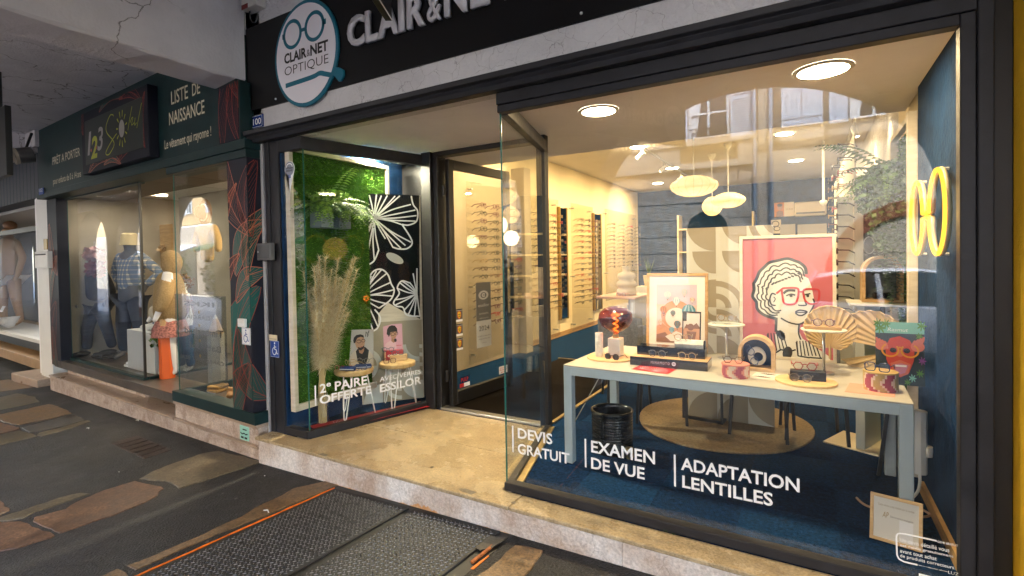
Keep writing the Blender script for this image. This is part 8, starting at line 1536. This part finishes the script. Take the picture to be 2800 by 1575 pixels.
# oval logo
cx, cz, rx, rz_ = -3.62, 3.29, .405, .44; Y0 = YF - .05
t = thing('oval_sign', 'white oval sign with teal rim, glasses symbol and shop name', 'sign', (cx, Y0, cz - rz_))
def el(k, n=48, a0=0, a1=360): return [(cx + rx * k * math.cos(math.radians(a0 + (a1 - a0) * i / n)), cz + rz_ * k * math.sin(math.radians(a0 + (a1 - a0) * i / n))) for i in range(n)]
b = B(); b.prism([(x, Y0 + .028, z) for x, z in el(1)], (0, -.02, 0)); b.obj('rim', M_teal, t, bevel=.003); M_owh = mat('sign_white', (.72, .7, .76), .5)
b = B(); b.prism([(x, Y0 + .0078, z) for x, z in el(.93)], (0, -.002, 0)); b.obj('face', M_owh, t)
YY = Y0 + .005; ar = Art((cx - rx, YY, cz - rz_), (2 * rx, 0, 0), (0, 0, 2 * rz_)); asp = rx / rz_
for u in (.31, .66): ar.ring(u, .72, .135, .125, .036, M_teal, 1)
ar.stroke([(.45, .725), (.52, .725)], .034, M_teal, 1); ar.rect(.145, .7, .185, .75, M_teal, 1); ar.rect(.785, .7, .835, .75, M_teal, 1); ar.stroke(curve([(.18, .245), (.6, .255), (.72, .27), (.8, .25), (.9, .22)], 5), .045, M_teal, 1)
ar.obj(t)
o_ = lambda u, v: (cx - rx + 2 * rx * u, YY, cz - rz_ + 2 * rz_ * v)
lettering('CLAIR', o_(.17, .455), (2 * rx * .36, 0, 0), (0, 0, .088), M_pblack, t, bold=.035); lettering('&', o_(.535, .46), (2 * rx * .05, 0, 0), (0, 0, .055), M_pblack, t); lettering('NET', o_(.59, .455), (2 * rx * .27, 0, 0), (0, 0, .088), M_pblack, t, bold=.035); lettering('OPTIQUE', o_(.17, .325), (2 * rx * .69, 0, 0), (0, 0, .088), M_pblack, t, bold=-.008)
b = B(); pts = [(cx + rx * x, cz + rz_ * z) for x, z in ((.68, -.5), (.8, -.42), (1.0, -.45), (1.12, -.52), (1.13, -.62), (1.05, -.7), (.98, -.7), (.86, -.58))]; b.prism([(x, Y0 + .0275, z) for x, z in pts], (0, -.02, 0)); b.obj('temple_tip', M_teal, t, bevel=.003)
# blue enamel house number
a, c = za('4', 285, 1135, 1, YF - .012), za('4', 380, 1000, 1, YF - .012); t = thing('number_plate', 'blue enamel house number plate 100 beside the black sign', 'number plate', a); b = B(); b.box(a.x, c.x, YF - .012, YF - .001, a.z, c.z); b.obj('plate', mat('enamel_blue', (.01, .035, .2), .25), t, bevel=.003)
ar = Art((a.x, YF - .0123, a.z), (c.x - a.x, 0, 0), (0, 0, c.z - a.z)); ar.stroke([(.12, .06), (.88, .06), (.94, .12), (.94, .88), (.88, .94), (.12, .94), (.06, .88), (.06, .12)], .035, M_pwhite, 1, True); ar.obj(t); lettering('100', (a.x + (c.x - a.x) * .14, YF - .0125, a.z + (c.z - a.z) * .24), ((c.x - a.x) * .72, 0, 0), (0, 0, (c.z - a.z) * .5), M_pwhite, t, bold=.01)
# keypad box, door bell plate, wheelchair sign
def px2(k, x, y, Y): return za(k, x, y, 1, Y)
a, c = px2('5', 172, 1095, YF - .06), px2('5', 290, 935, YF - .06); t = thing('key_box', 'dark grey key switch box between the two shop fronts', 'switch box', a); b = B(); b.box(a.x, c.x, YF - .06, YF - .011, a.z, c.z); b.obj('housing', mat('grey_plastic', (.1, .1, .105), .45), t, bevel=.006); b = B(); b.box(a.x + .012, c.x - .012, YF - .066, YF - .06, a.z + .02, c.z - .016); b.obj('cover', mat('grey_plastic_dark', (.07, .07, .075), .5), t, bevel=.003); b = B(); b.tube([(a.x + .035, YF - .066, (a.z + c.z) / 2), (a.x + .035, YF - .071, (a.z + c.z) / 2)], .009, 12); b.obj('lock', M_alu, t)
a, c = px2('6', 262, 740, YF - .012), px2('6', 328, 617, YF - .012); t = thing('accessibility_sign', 'blue sign with white wheelchair symbol on the grey frame', 'sign', a); b = B(); b.box(a.x, c.x, YF - .014, YF - .0105, a.z, c.z); b.obj('plate', M_blue, t); ar = Art((a.x, YF - .0143, a.z), (c.x - a.x, 0, 0), (0, 0, c.z - a.z)); wheelchair(ar, M_pwhite); ar.stroke([(.04, .03), (.96, .03), (.96, .97), (.04, .97)], .02, M_pwhite, 1, True); ar.obj(t)
a, c = px2('6', 252, 610, YF - .012), px2('6', 312, 570, YF - .012); t = thing('bell_label', 'small cream label above the blue wheelchair sign', 'label', a); b = B(); b.box(a.x, c.x, YF - .014, YF - .0105, a.z, c.z); b.obj('plate', M_cream, t); lettering('Sonnette', (a.x + .005, YF - .0145, a.z + .012), (c.x - a.x - .01, 0, 0), (0, 0, .012), M_pblack, t)
# cable clamp at the beam end
p = V((-4.44, YF - .06, 3.85)); a, c = px2('4', 212, 130, YF - .08), px2('4', 350, 0, YF - .08); t = thing('junction_box', 'paint stained white box where the beam meets the wall', 'junction box', a); b = B(); b.box(a.x, c.x - .02, YF - .1, YF - .001, a.z + .03, a.z + .5); b.obj('box', cracked('stained_white', (.5, .48, .46), (.62, .6, .58), crack=.5, cs=8), t, bevel=.006); b = B(); b.box(a.x + .01, a.x + .1, YF - .104, YF - .1, a.z + .03, a.z + .07); b.obj('stain', mat('dark_red_stain', (.12, .01, .01), .7), t); b = B(); b.tube([V(q) for q in curve([(a.x + .05, YF - .05, a.z + .03), (a.x + .06, YF - .05, a.z - .05), (a.x + .1, YF - .03, a.z - .07), (a.x + .12, YF - .02, a.z)], 5)], .008, 6); b.obj('cable', M_blackmetal, t)
# projecting flag sign under the ceiling (black, lettered on its face)
E1, E2 = V((-1.571, 1.664, 2.6)), V((-1.0244, .61, 2.6)); fe = (E1 - E2); fl_ = fe.length; fe.normalize(); fn = V((fe.y, -fe.x, 0)); t = thing('flag_sign', 'black hanging sign board across the arcade near the ceiling', 'sign', (E1 + E2) / 2)
b = B(); b.ob(E2 - fn * .03, fe * fl_, fn * .03, (0, 0, .42)); b.obj('board', M_black, t, bevel=.002); b = B(); b.ob(E2 + fn * .0005 - V((0, 0, .002)), fe * fl_, fn * .002, (0, 0, .006)); b.obj('edge_trim', M_owh, t)
ar = Art(E2 + fn * .004, fe * fl_, V((0, 0, .42))); ar.ell(.14, .5, .12, .4, M_owh, 1); ar.ring(.1, .6, .03, .1, .04, M_teal, 2); ar.ring(.18, .6, .03, .1, .04, M_teal, 2); ar.obj(t)
lettering('CLAIR & NET OPTIQUE', E2 + fe * fl_ * .28 + V((0, 0, .14)), fe * fl_ * .68, (0, 0, .14), M_owh, t, bold=.02, off=.006)
for s_ in (.15, .85): b = B(); b.tube([E2 + fe * fl_ * s_ + V((0, 0, .42)), E2 + fe * fl_ * s_ + V((0, 0, 1.56))], .006, 6); b.obj('hanger', M_alu, t)
# litter on the pavement
for i, (k, x, y) in enumerate((('L', 945, 380), ('L', 605, 435), ('K', 85, 915))):
    p = gp(*zz(k, x, y)) + V((0, 0, .004)); b = B(); b.tube([p + V((-.03, 0, 0)), p + V((0, .012, .006)), p + V((.035, -.004, .002))], .004, 4); o = b.obj('paper_scrap', M_white); tag(o, ['white paper scrap by the pink plinth', 'white paper scrap on the asphalt left of the drain cover', 'pale squashed scrap by the orange hatch edge'][i], 'litter', 'litter')
